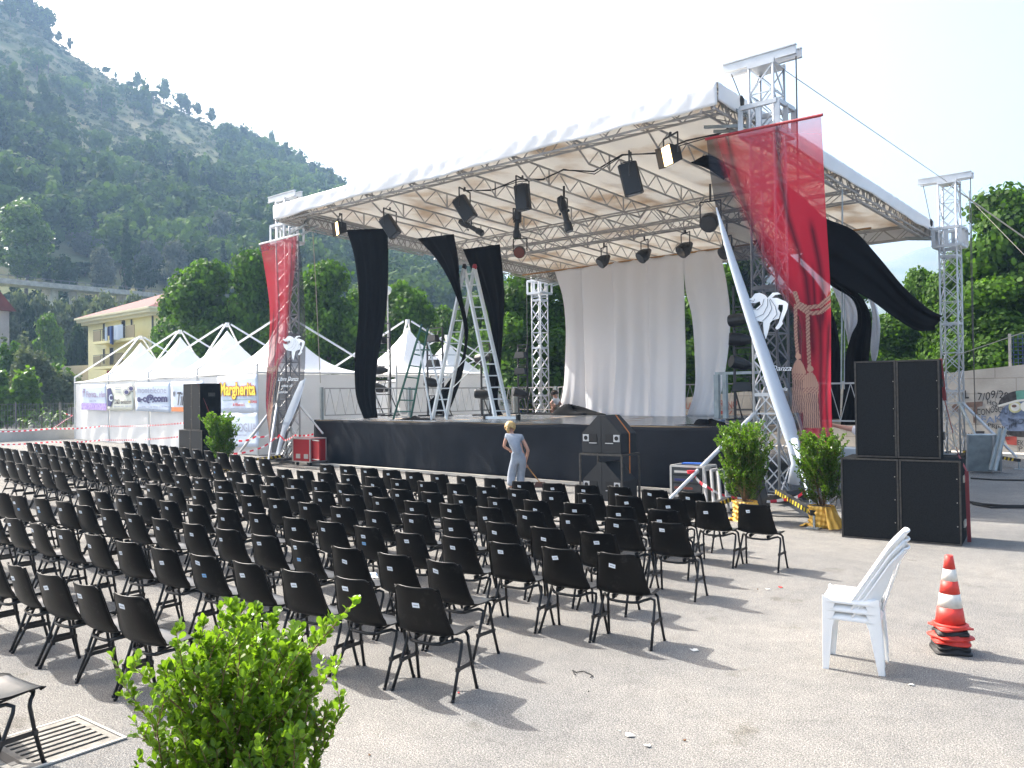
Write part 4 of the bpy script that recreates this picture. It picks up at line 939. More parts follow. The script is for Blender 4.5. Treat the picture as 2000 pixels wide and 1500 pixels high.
cloth('black_drape', [(676, 449), (690, 500), (698, 570), (697, 640), (692, 700), (695, 770), (712, 818)], [(756, 446), (757, 500), (756, 570), (749, 640), (738, 700), (731, 770), (735, 816)], 15.9, 17.6, 'drape_black', 'leftmost black drape, wide and straight, blowing slightly, hung by the lit lamp', 'drape', seed=1, group=gD, YTr=16.6)
cloth('black_drape', [(815, 466), (855, 510), (890, 575), (908, 640), (905, 700), (870, 755), (838, 785), (840, 808)], [(886, 457), (895, 510), (898, 560), (912, 640), (908, 690), (900, 740), (885, 785), (874, 810)], 17.7, 20.5, 'drape_black', 'twisted black drape behind the tall ladder, second from the left', 'drape', seed=2, group=gD, nf=3)
cloth('black_drape', [(904, 487), (925, 535), (948, 590), (962, 650), (962, 700), (955, 750), (965, 790), (972, 812)], [(976, 477), (983, 540), (986, 600), (982, 650), (979, 700), (975, 745), (972, 785), (982, 811)], 19.7, 21.5, 'drape_black', 'narrow black drape right of the tall ladder, in front of the lattice tower', 'drape', seed=3, group=gD, nf=3)
# right side: one flying out over the edge, two hanging behind the banner
cloth('black_drape', [(1500, 425), (1540, 465), (1590, 515), (1650, 558), (1700, 585), (1745, 618), (1790, 645), (1822, 646)], [(1520, 350), (1565, 382), (1612, 425), (1668, 450), (1715, 500), (1765, 560), (1812, 602), (1841, 617)], 17.2, 21.5, 'drape_black', 'black drape flying out sideways to the right past the big red banner', 'drape', seed=4, group=gD, nf=2, nv=60)
cloth('black_drape', [(1349, 318), (1370, 325), (1392, 335), (1415, 352)], [(1356, 314), (1380, 303), (1405, 312), (1430, 335)], 17.0, 18.0, 'drape_black', 'small black drape corner sticking out at the top left of the big red banner', 'drape', seed=9, group=gD, nf=1, nu=10, nv=12)
cloth('black_drape', [(1560, 500), (1620, 555), (1665, 585), (1675, 625), (1662, 655), (1650, 700), (1645, 770), (1640, 830)], [(1590, 480), (1650, 545), (1690, 590), (1703, 630), (1700, 680), (1697, 715), (1705, 770), (1712, 830)], 19.5, 20.8, 'drape_black', 'black drape hanging in folds right of the big red banner above the speakers', 'drape', seed=5, group=gD, nf=2)
cloth('black_drape', [(1470, 470), (1540, 560), (1600, 640), (1600, 720), (1590, 830)], [(1500, 460), (1590, 545), (1628, 620), (1640, 700), (1640, 830)], 21.5, 22.5, 'drape_black', 'black drape mostly hidden behind the right edge of the big red banner', 'drape', seed=6, group=gD, nf=2)
gB = 'white backdrop cloths at the back of the stage'
cloth('white_cloth', [(1555, 470), (1600, 520), (1622, 556), (1640, 600), (1652, 645), (1660, 690)], [(1620, 470), (1650, 520), (1672, 580), (1690, 615), (1675, 650), (1664, 690)], 23.0, 23.5, 'backdrop_white', 'white cloth flapping between the black drapes right of the big red banner', 'backdrop cloth', seed=7, group=gB)
cloth('white_cloth', [(1675, 560), (1696, 585), (1703, 620), (1700, 680), (1705, 710)], [(1690, 565), (1708, 590), (1718, 630), (1716, 680), (1707, 712)], 23.6, 23.9, 'backdrop_white', 'thin white cloth strip at the outer edge of the hanging black drape', 'backdrop cloth', seed=8, group=gB, nu=10)
def strip(u0t, u1t, L, R_, yb, label, seed, nf=3, YT=25.0, bow=-1.2, fold=.05):
    def fn(s, t):
        a = path(L, t); b = path(R_, t); Y = YT+(yb-YT)*t**1.3+bow*math.sin(PI*t)*.35; f = fold*.5*math.sin(2*PI*nf*s+seed+1.5*t)+fold*.35*math.sin(2*PI*(nf+2)*s-seed+3*t)*t*t+.02*math.sin(7*t+seed)*s
        p = atY(a[0], a[1], Y).lerp(atY(b[0], b[1], Y), s); p.y += f; return p
    mb = MB(); mb.grid(fn, 26, 44); o = mb.build('white_backdrop', 'backdrop_white', smooth=True); solid(o, .004); tag(o, label, 'backdrop cloth', gB)
strip(0, 0, [(1082, 528), (1098, 580), (1104, 640), (1103, 700), (1100, 755), (1090, 806)], [(1136, 520), (1139, 600), (1142, 680), (1144, 740), (1145, 780), (1146, 810)], 24.2, 'leftmost white backdrop strip, curving out towards the left tower', 1, nf=1)
strip(0, 0, [(1134, 520), (1138, 600), (1141, 680), (1143, 740), (1144, 780), (1145, 810)], [(1198, 512), (1201, 600), (1204, 660), (1204, 720), (1204, 780), (1204, 812)], 23.8, 'second white backdrop strip from the left with a long sunlit patch', 2, nf=1)
strip(0, 0, [(1194, 512), (1198, 600), (1201, 660), (1201, 720), (1198, 770), (1196, 813)], [(1266, 504), (1267, 600), (1268, 680), (1269, 740), (1270, 780), (1272, 814)], 23.3, 'third white backdrop strip from the left, flat in the middle', 3, nf=2)
strip(0, 0, [(1264, 504), (1266, 600), (1267, 680), (1268, 740), (1270, 780), (1270, 814)], [(1336, 495), (1338, 580), (1339, 660), (1340, 720), (1340, 780), (1341, 815)], 23.0, 'fourth white backdrop strip, ending at the dark vertical gap', 4, nf=2)
strip(0, 0, [(1334, 495), (1340, 565), (1352, 620), (1357, 690), (1357, 760), (1341, 814)], [(1408, 487), (1421, 560), (1426, 620), (1422, 690), (1412, 755), (1399, 813)], 23.5, 'rightmost white backdrop strip, bowed and separated by a gap of trees', 5, nf=2, fold=.07)
# lumps of black cloth left on the floor
def heap(c, sx_, sy_, sz_, label, seed, m='drape_black', nm='cloth_heap', cat='cloth heap'):
    nr = random.Random(seed); ph = [nr.uniform(0, 6) for _ in range(6)]
    def fn(s, t):
        a = 2*PI*s; r = math.sin(PI*t/2); h = math.cos(PI*t/2)**1.0; k = 1+.25*math.sin(3*a+ph[0])+.15*math.sin(5*a+ph[1]); hh = h*(1+.35*math.sin(4*a+ph[2]+t*5)+.3*math.sin(7*a+ph[3])*t)
        return (c[0]+sx_*r*k*math.cos(a), c[1]+sy_*r*k*math.sin(a), c[2]+max(0, sz_*hh*(.6+.4*math.sin(2*a+ph[4]))))
    mb = MB(); mb.grid(fn, 36, 10); tag(mb.build(nm, m, smooth=True), label, cat)
q = atZ(735, 822, SZ); heap((q.x, 17.6, SZ), .65, .35, .09, 'flat heap of black cloth at the foot of the first drape', 1)
q = atY(1118, 806, 23.6); heap((q.x, 23.5, SZ), 1.15, .35, .30, 'heap of black cloth on the stage beside the crouching person', 2)
q = atY(1060, 806, 23.6); heap((q.x, 23.7, SZ), .8, .3, .07, 'flat dark cloth on the stage by the lattice tower foot', 3)
q = atZ(1385, 830, SZ); heap((q.x, 17.0, SZ), .30, .2, .13, 'small coiled black cable heap on the right front of the stage', 4, cat='cable heap', nm='cable_heap')
q = atY(1372, 834, 16.9); heap((q.x+.2, 16.75, SZ), .6, .12, .03, 'flat dark cloth at the right front stage edge', 6)
mb = MB(); q = atY(1410, 830, 17.2); mb.lathe([(.05, 0), (.07, .12)], (q.x, 17.2, SZ-.005), 12); tag(mb.build('cup', 'paint_blue', smooth=False), 'small blue cup on the stage floor next to the cable heap', 'cup')
# ------------------------------------------------------------------ lamps under the roof
mat('lamp_body', (0.018, 0.018, 0.02), rough=.45); mat('lamp_glow', (1.0, 0.66, 0.30), emit=3.2); mat('lens_red', (0.18, 0.05, 0.04), rough=.2); mat('lens_dark', (0.03, 0.035, 0.045), rough=.08)
def hang_lamp(u, v, Y, kind, size, pitch, yaw, label, group):
    size *= {'box': 1.3, 'spot': 1.12, 'par': 1.12, 'parred': 1.12, 'flood': 1.15}[kind]
    p = atY(u, v, Y); t = empty('stage_lamp', p); tag(t, label, 'stage lamp', group); M = (Matrix.Rotation(yaw, 3, 'Z') @ Matrix.Rotation(pitch, 3, 'Y'))
    def T(q): return M @ Vector(q)
    mb = MB(); s = size
    if kind == 'box':
        for a in np.linspace(-.5, .5, 1): pass
        prof = [(-.5, -.42), (.5, -.42), (.62, -.2), (.62, .2), (.5, .42), (-.5, .42), (-.62, .2), (-.62, -.2)]
        vs = [T((x_*s*.62, y_*s*.62, -s*.62)) for x_, y_ in prof]+[T((x_*s*.62, y_*s*.62, s*.62)) for x_, y_ in prof]; n = 8
        mb.add(vs, [tuple(reversed(range(n))), tuple(range(n, 2*n))]+[(i, (i+1) % n, (i+1) % n+n, i+n) for i in range(n)])
        for k in range(3): mb.box(T((0, s*.27*(k-1), s*.64)), (s*.5, s*.05, s*.03), M=M)
        mb.build('housing', 'lamp_body', t, bevel=.006); m2 = MB(); m2.box(T((0, 0, -s*.63)), (s*.5, s*.36, s*.02), M=M); m2.build('lens', 'lens_dark', t)
    elif kind == 'spot':
        pr = [(.16, -1.0), (.2, -.95), (.2, -.6), (.15, -.5), (.13, 0), (.2, .1), (.22, .5), (.16, .75), (.06, .8)]
        mb.lathe([(r*s, z*s) for r, z in pr], (0, 0, 0), 14, M=M)
        for k in range(4): a = k*PI/2; mb.box(T((math.cos(a)*s*.23, math.sin(a)*s*.23, -.02*s)), (s*.1, s*.04, s*.12), M=M)
        mb.build('housing', 'lamp_body', t); m2 = MB(); m2.lathe([(.17*s, -1.01*s), (.17*s, -1.0*s)], (0, 0, 0), 14, M=M); m2.build('lens', 'lens_dark', t)
    elif kind in ('par', 'parred'):
        pr = [(.42, -.45), (.45, -.42), (.45, -.1), (.36, .15), (.2, .42), (.12, .55)]; mb.lathe([(r*s, z*s) for r, z in pr], (0, 0, 0), 16, M=M); mb.build('housing', 'lamp_body', t)
        m2 = MB(); m2.lathe([(.41*s, -.47*s), (.41*s, -.452*s)], (0, 0, 0), 16, M=M); m2.build('lens', 'lens_red' if kind == 'parred' else 'lens_dark', t)
    elif kind == 'flood':
        mb.add([T((a*s*.5, b*s*.4, -.2*s)) for a, b in ((-1, -1), (1, -1), (1, 1), (-1, 1))]+[T((a*s*.32, b*s*.26, .45*s)) for a, b in ((-1, -1), (1, -1), (1, 1), (-1, 1))], [(0, 3, 2, 1), (4, 5, 6, 7), (0, 1, 5, 4), (1, 2, 6, 5), (2, 3, 7, 6), (3, 0, 4, 7)])
        mb.box(T((0, s*.5, -.3*s)), (s*1.0, s*.03, s*.35), M=M @ Matrix.Rotation(.4, 3, 'X')); mb.build('housing', 'lamp_body', t)
        m2 = MB(); m2.box(T((0, 0, -.215*s)), (s*.9, s*.72, .02*s), M=M); m2.build('lit_panel', 'lamp_glow', t)
    m3 = MB(); w_ = s*.66 if kind in ('box', 'flood') else (.34*s if kind == 'spot' else .52*s); h = s*.95 if kind != 'spot' else s*.7; X = Matrix.Rotation(yaw, 3, 'Z') @ Vector((0, 1, 0))
    m3.bar(X*w_, X*w_+Vector((0, 0, h)), .025); m3.bar(-X*w_, -X*w_+Vector((0, 0, h)), .025); m3.bar(X*w_+Vector((0, 0, h)), -X*w_+Vector((0, 0, h)), .03)
    ztop = rz(Y)-.62-p.z; m3.bar((0, 0, h), (0, 0, max(h+.08, ztop)), .04); m3.build('yoke', 'lamp_body', t)
gL = 'lamps hung under the stage roof'
hang_lamp(664, 446, 15.9, 'flood', .36, 1.45, math.radians(-115+180), 'lit warm floodlight at the left front, next to the first black drape', gL)
hang_lamp(1310, 303, 15.8, 'flood', .38, 1.35, math.radians(-118+180), 'lit warm floodlight at the right front, left of the big red banner', gL)
hang_lamp(762, 443, 16.4, 'box', .40, -.6, .3, 'black box lamp tilted right, beside the top of the first black drape', gL)
hang_lamp(908, 408, 16.6, 'box', .42, -.55, .35, 'black box lamp above the second black drape, touching a slim spot', gL)
hang_lamp(1021, 386, 16.6, 'box', .40, -.1, .2, 'black box lamp hanging nearly upright in the roof middle', gL)
hang_lamp(1232, 350, 16.2, 'box', .44, -.22, .5, 'largest black box lamp, right of the roof middle', gL)
hang_lamp(917, 442, 17.6, 'spot', .42, 2.1+PI, .4, 'slim black spot lying nearly flat below the left box lamps', gL)
hang_lamp(1010, 432, 17.8, 'spot', .42, .1, 0, 'slim black spot pointing straight down below the middle box lamp', gL)
hang_lamp(1102, 414, 17.2, 'spot', .48, -.28, .2, 'slim black spot alone, right of the middle box lamp', gL)
hang_lamp(1016, 491, 20.6, 'parred', .38, 1.2, math.radians(120), 'round lamp with reddish face hung above the ladder top', gL)
hang_lamp(1180, 508, 23.2, 'par', .40, .9, math.radians(60), 'round black lamp over the second backdrop strip, left of three', gL)
hang_lamp(1259, 497, 23.0, 'par', .42, .9, math.radians(60), 'round black lamp over the third backdrop strip, middle of three', gL)
hang_lamp(1339, 485, 23.0, 'par', .44, .9, math.radians(60), 'round black lamp over the backdrop gap, right of three', gL)
hang_lamp(1388, 431, 19.3, 'par', .46, 1.0, math.radians(100), 'round black lamp beside the left edge of the big red banner', gL)
hang_lamp(1420, 490, 23.0, 'par', .4, 1.0, math.radians(60), 'round black lamp half hidden behind the left edge of the big red banner', gL)
# ------------------------------------------------------------------ lighting ladders on the stage
def torm(u0, u1, vt, vb, Y, lamps, label):
    a = atY(u0, vb, Y); b = atY(u1, vb, Y); zt = atY(u0, vt, Y).z; t = empty('lighting_stand', ((a.x+b.x)/2, Y, SZ)); tag(t, label, 'lighting stand', 'black lighting ladders on the stage'); w_ = (b.x-a.x)/2; H = zt-SZ
    mb = MB(); mb.bar((-w_, 0, 0), (-w_, 0, H), .05); mb.bar((w_, 0, 0), (w_, 0, H), .05)
    for i in range(7): z = H*(.08+.92*i/6); mb.bar((-w_, 0, z), (w_, 0, z), .035)
    for s in (-1, 1): mb.bar((s*w_, -.45, .03), (s*w_, .45, .03), .05); mb.bar((s*w_, .4, .04), (s*w_, 0, .8), .03)
    mb.build('ladder_frame', 'lamp_body', t)
    for k, (zz, kd) in enumerate(lamps):
        M = Matrix.Rotation(.5*k, 3, 'Z') @ Matrix.Rotation(1.5+.15*k, 3, 'Y'); m2 = MB(); z = H*zz
        if kd == 'f': m2.box((0, -.1, z), (.5, .22, .24), M=Matrix.Rotation(.1*k, 3, 'Z'), taper=.8); m2.box((0, -.22, z-.1), (.46, .1, .02)); ln = None
        else: m2.lathe([(.15, -.3), (.16, -.27), (.16, 0), (.12, .15), (.06, .3)], (0, -.12, z), 14, M=M)
        m2.bar((-.2, -.1, z+.05), (-.2, -.02, z+.25), .02); m2.bar((.2, -.1, z+.05), (.2, -.02, z+.25), .02); m2.bar((-.2, -.02, z+.25), (.2, -.02, z+.25), .02); m2.build('lamp', 'lamp_body', t)
torm(733, 763, 634, 812, 20.0, [(.82, 'f'), (.5, 's'), (.3, 's')], 'black lighting ladder just right of the first black drape')
torm(836, 866, 642, 812, 20.3, [(.88, 'f'), (.6, 'f'), (.38, 's')], 'black lighting ladder behind the small green stepladder')
torm(941, 958, 672, 811, 21.5, [(.8, 's'), (.3, 's')], 'black lighting ladder in front of the narrow black drape')
torm(1013, 1031, 674, 810, 23.8, [(.85, 'f'), (.62, 'f'), (.3, 's')], 'black lighting ladder left of the back lattice tower')
torm(1436, 1472, 560, 812, 20.0, [(.75, 's'), (.6, 's'), (.42, 's'), (.25, 'f')], 'tall black lighting ladder behind the big red banner, left part')
# ------------------------------------------------------------------ ladders
mat('ladder_alu', (0.68, 0.72, 0.74), rough=.4, metal=.15); mat('ladder_green', (0.035, 0.13, 0.10), rough=.5, metal=.2); mat('red_plastic', (0.33, 0.02, 0.03), rough=.5); mat('black_rubber', (0.012, 0.012, 0.012), rough=.8)
def Pz(u, v, z): return atZ(u, v, z)
lad = empty('aluminium_ladder', (0, 0, 0)); tag(lad, 'tall silver aluminium double ladder standing open on the stage', 'ladder')
def leg_pair(parent, a0, a1, b0, b1, n, m, nm, rung='rung', r=.042, z0=SZ):
    """two stiles from foot to top and their rungs"""
    for p, q in ((a0, a1), (b0, b1)): mb = MB(); mb.bar(p, q, r*1.6, r*2.6, up=(0, 1, 0)); mb.build('stile', m, parent)
    for i in range(n): t = (i+.7)/(n+.2); mb = MB(); mb.tube([a0.lerp(a1, t), b0.lerp(b1, t)], .022, 6); mb.build('rung', m, parent)
def LZ(u, v, D_, z=None): return atY(u, v, D_)
f1 = (atY(845, 818, 18.3), atY(905, 523, 18.9)); f2 = (atY(868, 818, 18.3), atY(926, 523, 18.9)); f1 = (Vector((f1[0].x, 18.3, SZ)), f1[1]); 
# left climbing side (feet at u 845-868), right side (feet at 967-997)
def foot(u, Y): p = atY(u, 815, Y); return Vector((p.x, Y, SZ))
YL = 18.6
leg_pair(lad, foot(845, YL), atY(906, 524, YL), foot(871, YL+.35), atY(926, 524, YL+.3), 13, 'ladder_alu', 'x')
leg_pair(lad, foot(968, YL), atY(907, 524, YL+.06), foot(995, YL+.35), atY(927, 524, YL+.36), 13, 'ladder_alu', 'x')
mb = MB(); p = atY(907, 521, YL+.03); mb.lathe([(.05, -.08), (.08, 0), (.05, .08)], p, 10); mb.build('hinge_cap', 'black_rubber', lad); mb = MB(); p = atY(927, 521, YL+.33); mb.lathe([(.05, -.08), (.08, 0), (.05, .08)], p, 10); mb.build('hinge_cap', 'red_plastic', lad)
mb = MB(); a = atY(858, 754, YL); b = atY(940, 670, YL+.1); mb.tube([a, b], .014, 6); a = atY(885, 757, YL+.3); b = atY(963, 680, YL+.3); mb.tube([a, b], .014, 6); mb.build('spreader_bar', 'ladder_alu', lad)
mb = MB(); a = foot(948, YL-.25); b = foot(1012, YL-.1); mb.bar(a+Vector((0, 0, .05)), b+Vector((0, 0, .05)), .08); mb.build('base_bar', 'ladder_alu', lad); mb = MB(); mb.box(a+Vector((0, 0, .07)), (.07, .12, .16)); mb.box(b+Vector((0, 0, .07)), (.07, .12, .16)); mb.build('rubber_foot', 'black_rubber', lad)
gl = empty('step_ladder', (0, 0, 0)); tag(gl, 'smaller green stepladder standing open left of the tall ladder', 'ladder'); YG = 17.4
leg_pair(gl, foot(768, YG), atY(824, 633, YG), foot(802, YG+.25), atY(836, 640, YG+.25), 8, 'ladder_green', 'x', r=.022)
leg_pair(gl, foot(843, YG), atY(818, 666, YG), foot(873, YG+.3), atY(836, 668, YG+.3), 0, 'ladder_alu', 'x', r=.018)
mb = MB(); a = atY(815, 682, YG+.0); b = atY(837, 685, YG+.28); c = (a+b)/2; mb.box(c, (.34, .3, .03)); mb.build('top_step', 'ladder_green', gl)
# ------------------------------------------------------------------ guy wires and ropes
mat('rope', (0.40, 0.37, 0.30), rough=.9)
def rope(pts, r, label, m='rope', nm='rope', cat='rope', sag=0.0):
    mb = MB(); P = [Vector(p) for p in pts]
    if len(P) == 2 and sag: a, b = P; P = [a.lerp(b, i/16)-Vector((0, 0, sag*4*(i/16)*(1-i/16))) for i in range(17)]
    mb.tube(P, r, 6); tag(mb.build(nm, m), label, cat)
rope([(XR+.4, YF+.25, ZT_+.1), (XR+.25, YB+.2, ZT_+.05), ], .010, 'thin wire between the two right tower heads', m='alu_dull', nm='guy_wire', cat='wire')
rope([(XR+.25, YB+.2, ZT_+.0), atD(2080, 520, 27)], .022, 'thick pale rope from the back right tower down to the frame edge')
rope([(XR+.5, YB+.3, ZT_-.1), atD(1905, 400, 31), atD(2100, 600, 28)], .009, 'thin line beside the thick rope at the back right tower', nm='guy_wire', cat='wire')
rope([atY(1800, 717, 27.5), atY(2050, 632, 27.5)], .014, 'pale line rising right behind the speakers, over the graffiti wall')
rope([atY(611, 455, 16.5), atY(617, 560, 16.5), atY(623, 690, 16.5), atY(626, 748, 16.5)], .014, 'thin rope hanging from the roof right of the small red banner')
rope([atY(1645, 370, 20), atY(1645, 560, 20), atY(1643, 760, 20)], .018, 'rope hanging from the right roof edge in front of the drapes', m='galv')
rope([atY(1650, 540, 20), atY(1649, 760, 20)], .012, 'second thin rope right beside the hanging rope', m='galv')
rope([atX(1893, 372, XR+1.0), atX(1899, 640, XR+1.0), atX(1906, 842, XR+1.0)], .012, 'dark hoist cable hanging right of the back right tower', m='chain', nm='hoist_cable', cat='cable')
# ------------------------------------------------------------------ printed curtain banners
attrmat('banner_print', 'print', rough=.7, trans=.35, use_alpha=True)
mat('banner_back', (0.62, 0.68, 0.76), rough=.6, trans=.3, spec=.3)
mat('print_white', (0.72, 0.76, 0.80), rough=.7); mat('print_line', (0.10, 0.12, 0.16), rough=.7)
def lerp(a, b, t): return tuple(a[i]+(b[i]-a[i])*t for i in range(len(a)))
def pl(c, y):
    if y <= c[0][0]: return c[0][1]
    for a, b in zip(c, c[1:]):
        if a[0] <= y <= b[0]: return a[1]+(b[1]-a[1])*(y-a[0])/(b[0]-a[0])
    return c[-1][1]
EDGE = [(226, 1386), (300, 1412), (350, 1430), (400, 1454), (450, 1476), (500, 1498), (560, 1530), (600, 1556), (620, 1568), (650, 1574), (900, 1566)]
FOLDS = [([(240, 1418), (330, 1436), (400, 1458), (470, 1480), (560, 1510)], 7), ([(230, 1522), (330, 1527), (420, 1542), (480, 1560), (540, 1576), (620, 1584), (700, 1590)], 8), ([(430, 1586), (500, 1598), (560, 1606), (640, 1606)], 7), ([(520, 1588), (600, 1592), (640, 1600)], 4), ([(620, 1618), (760, 1616), (890, 1622)], 5), ([(600, 1600), (700, 1604), (880, 1604)], 6)]
GREY = (0.020, 0.024, 0.036, .74); RED = (0.55, 0.022, 0.05, .80); DRED = (0.03, 0.008, 0.018, .90)
TAN = (0.45, 0.27, 0.20, .95); TAN2 = (0.22, 0.10, 0.09, .95)
def curtain(x, y):
    """printed picture in the big banner's own drawing coordinates"""
    e = pl(EDGE, y); k = min(1, max(0, (x-e+14)/26)); c = lerp(GREY, RED, k)
    for f, w_ in FOLDS:
        if f[0][0]-10 < y < f[-1][0]+10:
            d = abs(x-pl(f, y))/w_; a = max(0, 1-d*.8)*min(1, (y-f[0][0]+10)/30)*min(1, (f[-1][0]+10-y)/30)
            if k > .3: c = lerp(c, DRED, a*.85)
    if k > .5: c = lerp(c, (0.28, 0.01, 0.03, .88), max(0, min(1, (40-(x-e))/60))*.6)
    if 0 < x-e < 34 and y > 300: c = lerp(c, DRED, .45*(1-(x-e)/34))
    if y < 330: t = (330-y)/110; a = c[3]-.30*min(1, t)*(1 if x > 1520 else .55); c = (*c[:3], a)
    def rope(pts, w_, n):
        nonlocal c
        for p, q in zip(pts, pts[1:]):
            dx, dy = q[0]-p[0], q[1]-p[1]; L = math.hypot(dx, dy); t = max(0, min(1, ((x-p[0])*dx+(y-p[1])*dy)/L/L)); d = math.hypot(x-p[0]-dx*t, y-p[1]-dy*t)
            if d < w_: c = TAN if ((x+y*1.0)*n) % 1 < .6 else TAN2
    if 560 < y < 720 and x > 1545:
        rope([(1556, 572), (1562, 592), (1580, 601), (1600, 597), (1626, 574)], 4, .13); rope([(1560, 597), (1580, 611), (1600, 610), (1626, 590)], 4, .13); rope([(1557, 596), (1557, 650), (1560, 694)], 3.4, .13); rope([(1579, 604), (1580, 660), (1583, 720)], 3.4, .13)
    for cx, cy, sc in ((1561, 708, 1.0), (1584, 733, 1.05)):
        X = (x-cx)/sc; Y = (y-cy)/sc
        if X*X+(Y+12)**2 < 36: c = TAN
        elif -6 < Y < 22 and abs(X) < 15*math.sqrt(max(0, min(1, (Y+7)/24))): c = lerp(TAN, TAN2, .35*(.5+.5*math.sin(X*1.6)))
        elif 22 <= Y < 33 and abs(X) < 15: c = TAN if ((X+Y)*.16) % 1 < .6 else TAN2
        elif 33 <= Y < 98 and abs(X) < 14+(Y-33)*.06: c = TAN if (X*.26+.15*math.sin(Y*.3)) % 1 < .55 else lerp(TAN2, GREY, .4)
    return c
def banner(name, L, R_, Yt, Yb, tf, label, nu=150, nv=330, wav=.05, seed=0):
    cols = []
    def fn(s, t):
        a = path(L, t); b = path(R_, t); Y = Yt+(Yb-Yt)*t; f = wav*math.sin(5*s+seed)*math.sin(3*t*PI)*(.3+t)+.03*math.sin(11*s+7*t+seed)*t
        p = atY(a[0], a[1], Y).lerp(atY(b[0], b[1], Y), s); p.y += f; u = a[0]+(b[0]-a[0])*s; v = a[1]+(b[1]-a[1])*s; x, y = tf(u, v, s, t); cols.append(curtain(x, y)); return p
    mb = MB(); mb.grid(fn, nu, nv); me = mb.mesh(name, True); at = me.color_attributes.new('print', 'FLOAT_COLOR', 'POINT'); at.data.foreach_set('color', np.array(cols, np.float32).ravel())
    root = empty(name, (0, 0, 0)); tag(root, label, 'banner', 'printed curtain banners on the front towers'); link('sheer_cloth', me, 'banner_print', root); return root
BR = banner('curtain_banner', [(1380, 272), (1386, 330), (1399, 410), (1428, 500), (1458, 590), (1490, 680), (1520, 770), (1545, 850), (1562, 915)],
            [(1604, 227), (1609, 310), (1613, 400), (1617, 490), (1620, 570), (1622, 650), (1625, 730), (1628, 815), (1632, 895)], 15.38, 15.25, lambda u, v, s, t: (u, v), 'big sheer banner with red curtain, tassels and white dancer on the right tower')
mb = MB(); a = atY(1378, 272, 15.38); b = atY(1607, 224, 15.38); mb.tube([a, b], .03, 8); mb.build('top_rail', 'red_plastic', BR)
# rolled back edge of the big banner
pr = [(1399, 405), (1412, 450), (1430, 510), (1448, 565), (1466, 620), (1484, 672), (1502, 725), (1520, 778), (1537, 825), (1550, 868), (1556, 905), (1550, 945)]; rr_ = [.012, .05, .075, .09, .10, .115, .125, .135, .14, .12, .10, .11]
mb = MB(); mb.tube([atY(u, v, 15.22) for u, v in pr], rr_, 14); mb.build('rolled_edge', 'banner_back', BR, smooth=True)
mb = MB(); mb.tube([atY(1552, 860, 15.1), atY(1562, 900, 14.8), atY(1574, 950, 14.2), atY(1590, 1003, 13.4)], [.07, .03, .025, .02], 8); mb.build('tie_rope', 'banner_back', BR, smooth=True)
def fig(pts, ox, oy, sc, Y, parent, m, th=.004, mir=False):
    P = [(ox+(-1 if mir else 1)*x*sc, oy+y*sc) for x, y in pts]; mb = MB(); mb.poly([atY(u, v, Y) for u, v in P], th, (0, 1, 0)); return mb.build('printed_dancer', m, parent)
# dancer bending backwards; drawing units = pixels of the big banner, origin at the waist
def dancer(ox, oy, sc, Y, par, off=0):
    fig([(-38, -20), (-25, -24), (-17, -34), (-6, -36), (6, -31), (12, -24), (24, -36), (36, -37), (43, -33), (30, -31), (22, -24), (34, -24), (54, -16), (60, -10), (58, 2), (50, 22), (46, 30), (48, 36), (40, 46), (34, 50), (30, 46), (38, 34), (42, 20), (48, 2), (48, -8), (38, -8), (36, 2), (42, 10), (38, 24), (24, 28), (18, 34), (16, 44), (12, 60), (8, 72), (4, 60), (2, 40), (2, 32), (-8, 30), (-22, 26), (-32, 14), (-36, -2), (-16, 2), (-4, -8), (-6, -16), (-16, -12), (-28, -12)], ox, oy, sc, Y, par, 'print_white')
    for ln in ([(-34, 0), (-12, 4), (0, -8), (4, -22)], [(-20, 24), (2, 14), (12, -6), (12, -22)], [(0, 30), (14, 16), (22, 0), (16, -20)], [(24, 26), (34, 14), (30, -4), (18, -22)], [(-30, -18), (-20, -16), (-18, -22)]):
        mb = MB(); mb.tube([atY(ox+a*sc, oy+b_*sc, Y-.006) for a, b_ in ln], .006*sc, 4); mb.build('printed_dancer', 'print_line', par)
dancer(1489, 602, .84, 15.22, BR)
def btext(s, u0, v0, u1, v1, Y, par, m='print_white', bold=.0):
    a = atY(u0, v1, Y); b_ = atY(u1, v1, Y); c = atY(u0, v0, Y); text_on(s, (a.x, Y, a.z), b_.x-a.x, c.z-a.z, par, m, bold=bold, shear=.35, rot=math.atan2(b_.z-a.z, b_.x-a.x))
btext('Danza', 1506, 714, 1546, 724, 15.22, BR); btext('della', 1522, 756, 1538, 763, 15.22, BR)
# small banner: the same print, mirrored, blown into a spindle
def tfl(u, v, s, t): return (1628-s*250-34*t, 232+t*700)
BL = banner('curtain_banner', [(508, 476), (517, 540), (526, 610), (528, 680), (524, 740), (517, 800), (519, 850), (530, 884)],
            [(583, 459), (589, 530), (594, 600), (599, 670), (598, 730), (585, 790), (562, 840), (546, 884)], 15.3, 15.2, tfl, 'small sheer banner with red curtain and white dancer on the left tower', nu=110, nv=260, wav=.10, seed=2)
mb = MB(); mb.tube([atY(507, 477, 15.3), atY(585, 457, 15.3)], .03, 8); mb.build('top_rail', 'fascia_fabric', BL)
mb = MB()
def fr(s, t): a = path([(598, 735), (588, 775), (572, 815), (556, 850), (546, 886)], t); b = path([(588, 745), (570, 785), (556, 822), (548, 855), (540, 888)], t); p = atY(a[0], a[1], 15.15).lerp(atY(b[0], b[1], 15.15), s); p.y += .05*math.sin(s*4); return p
mb.grid(fr, 6, 16); mb.build('folded_edge', 'banner_back', BL, smooth=True)
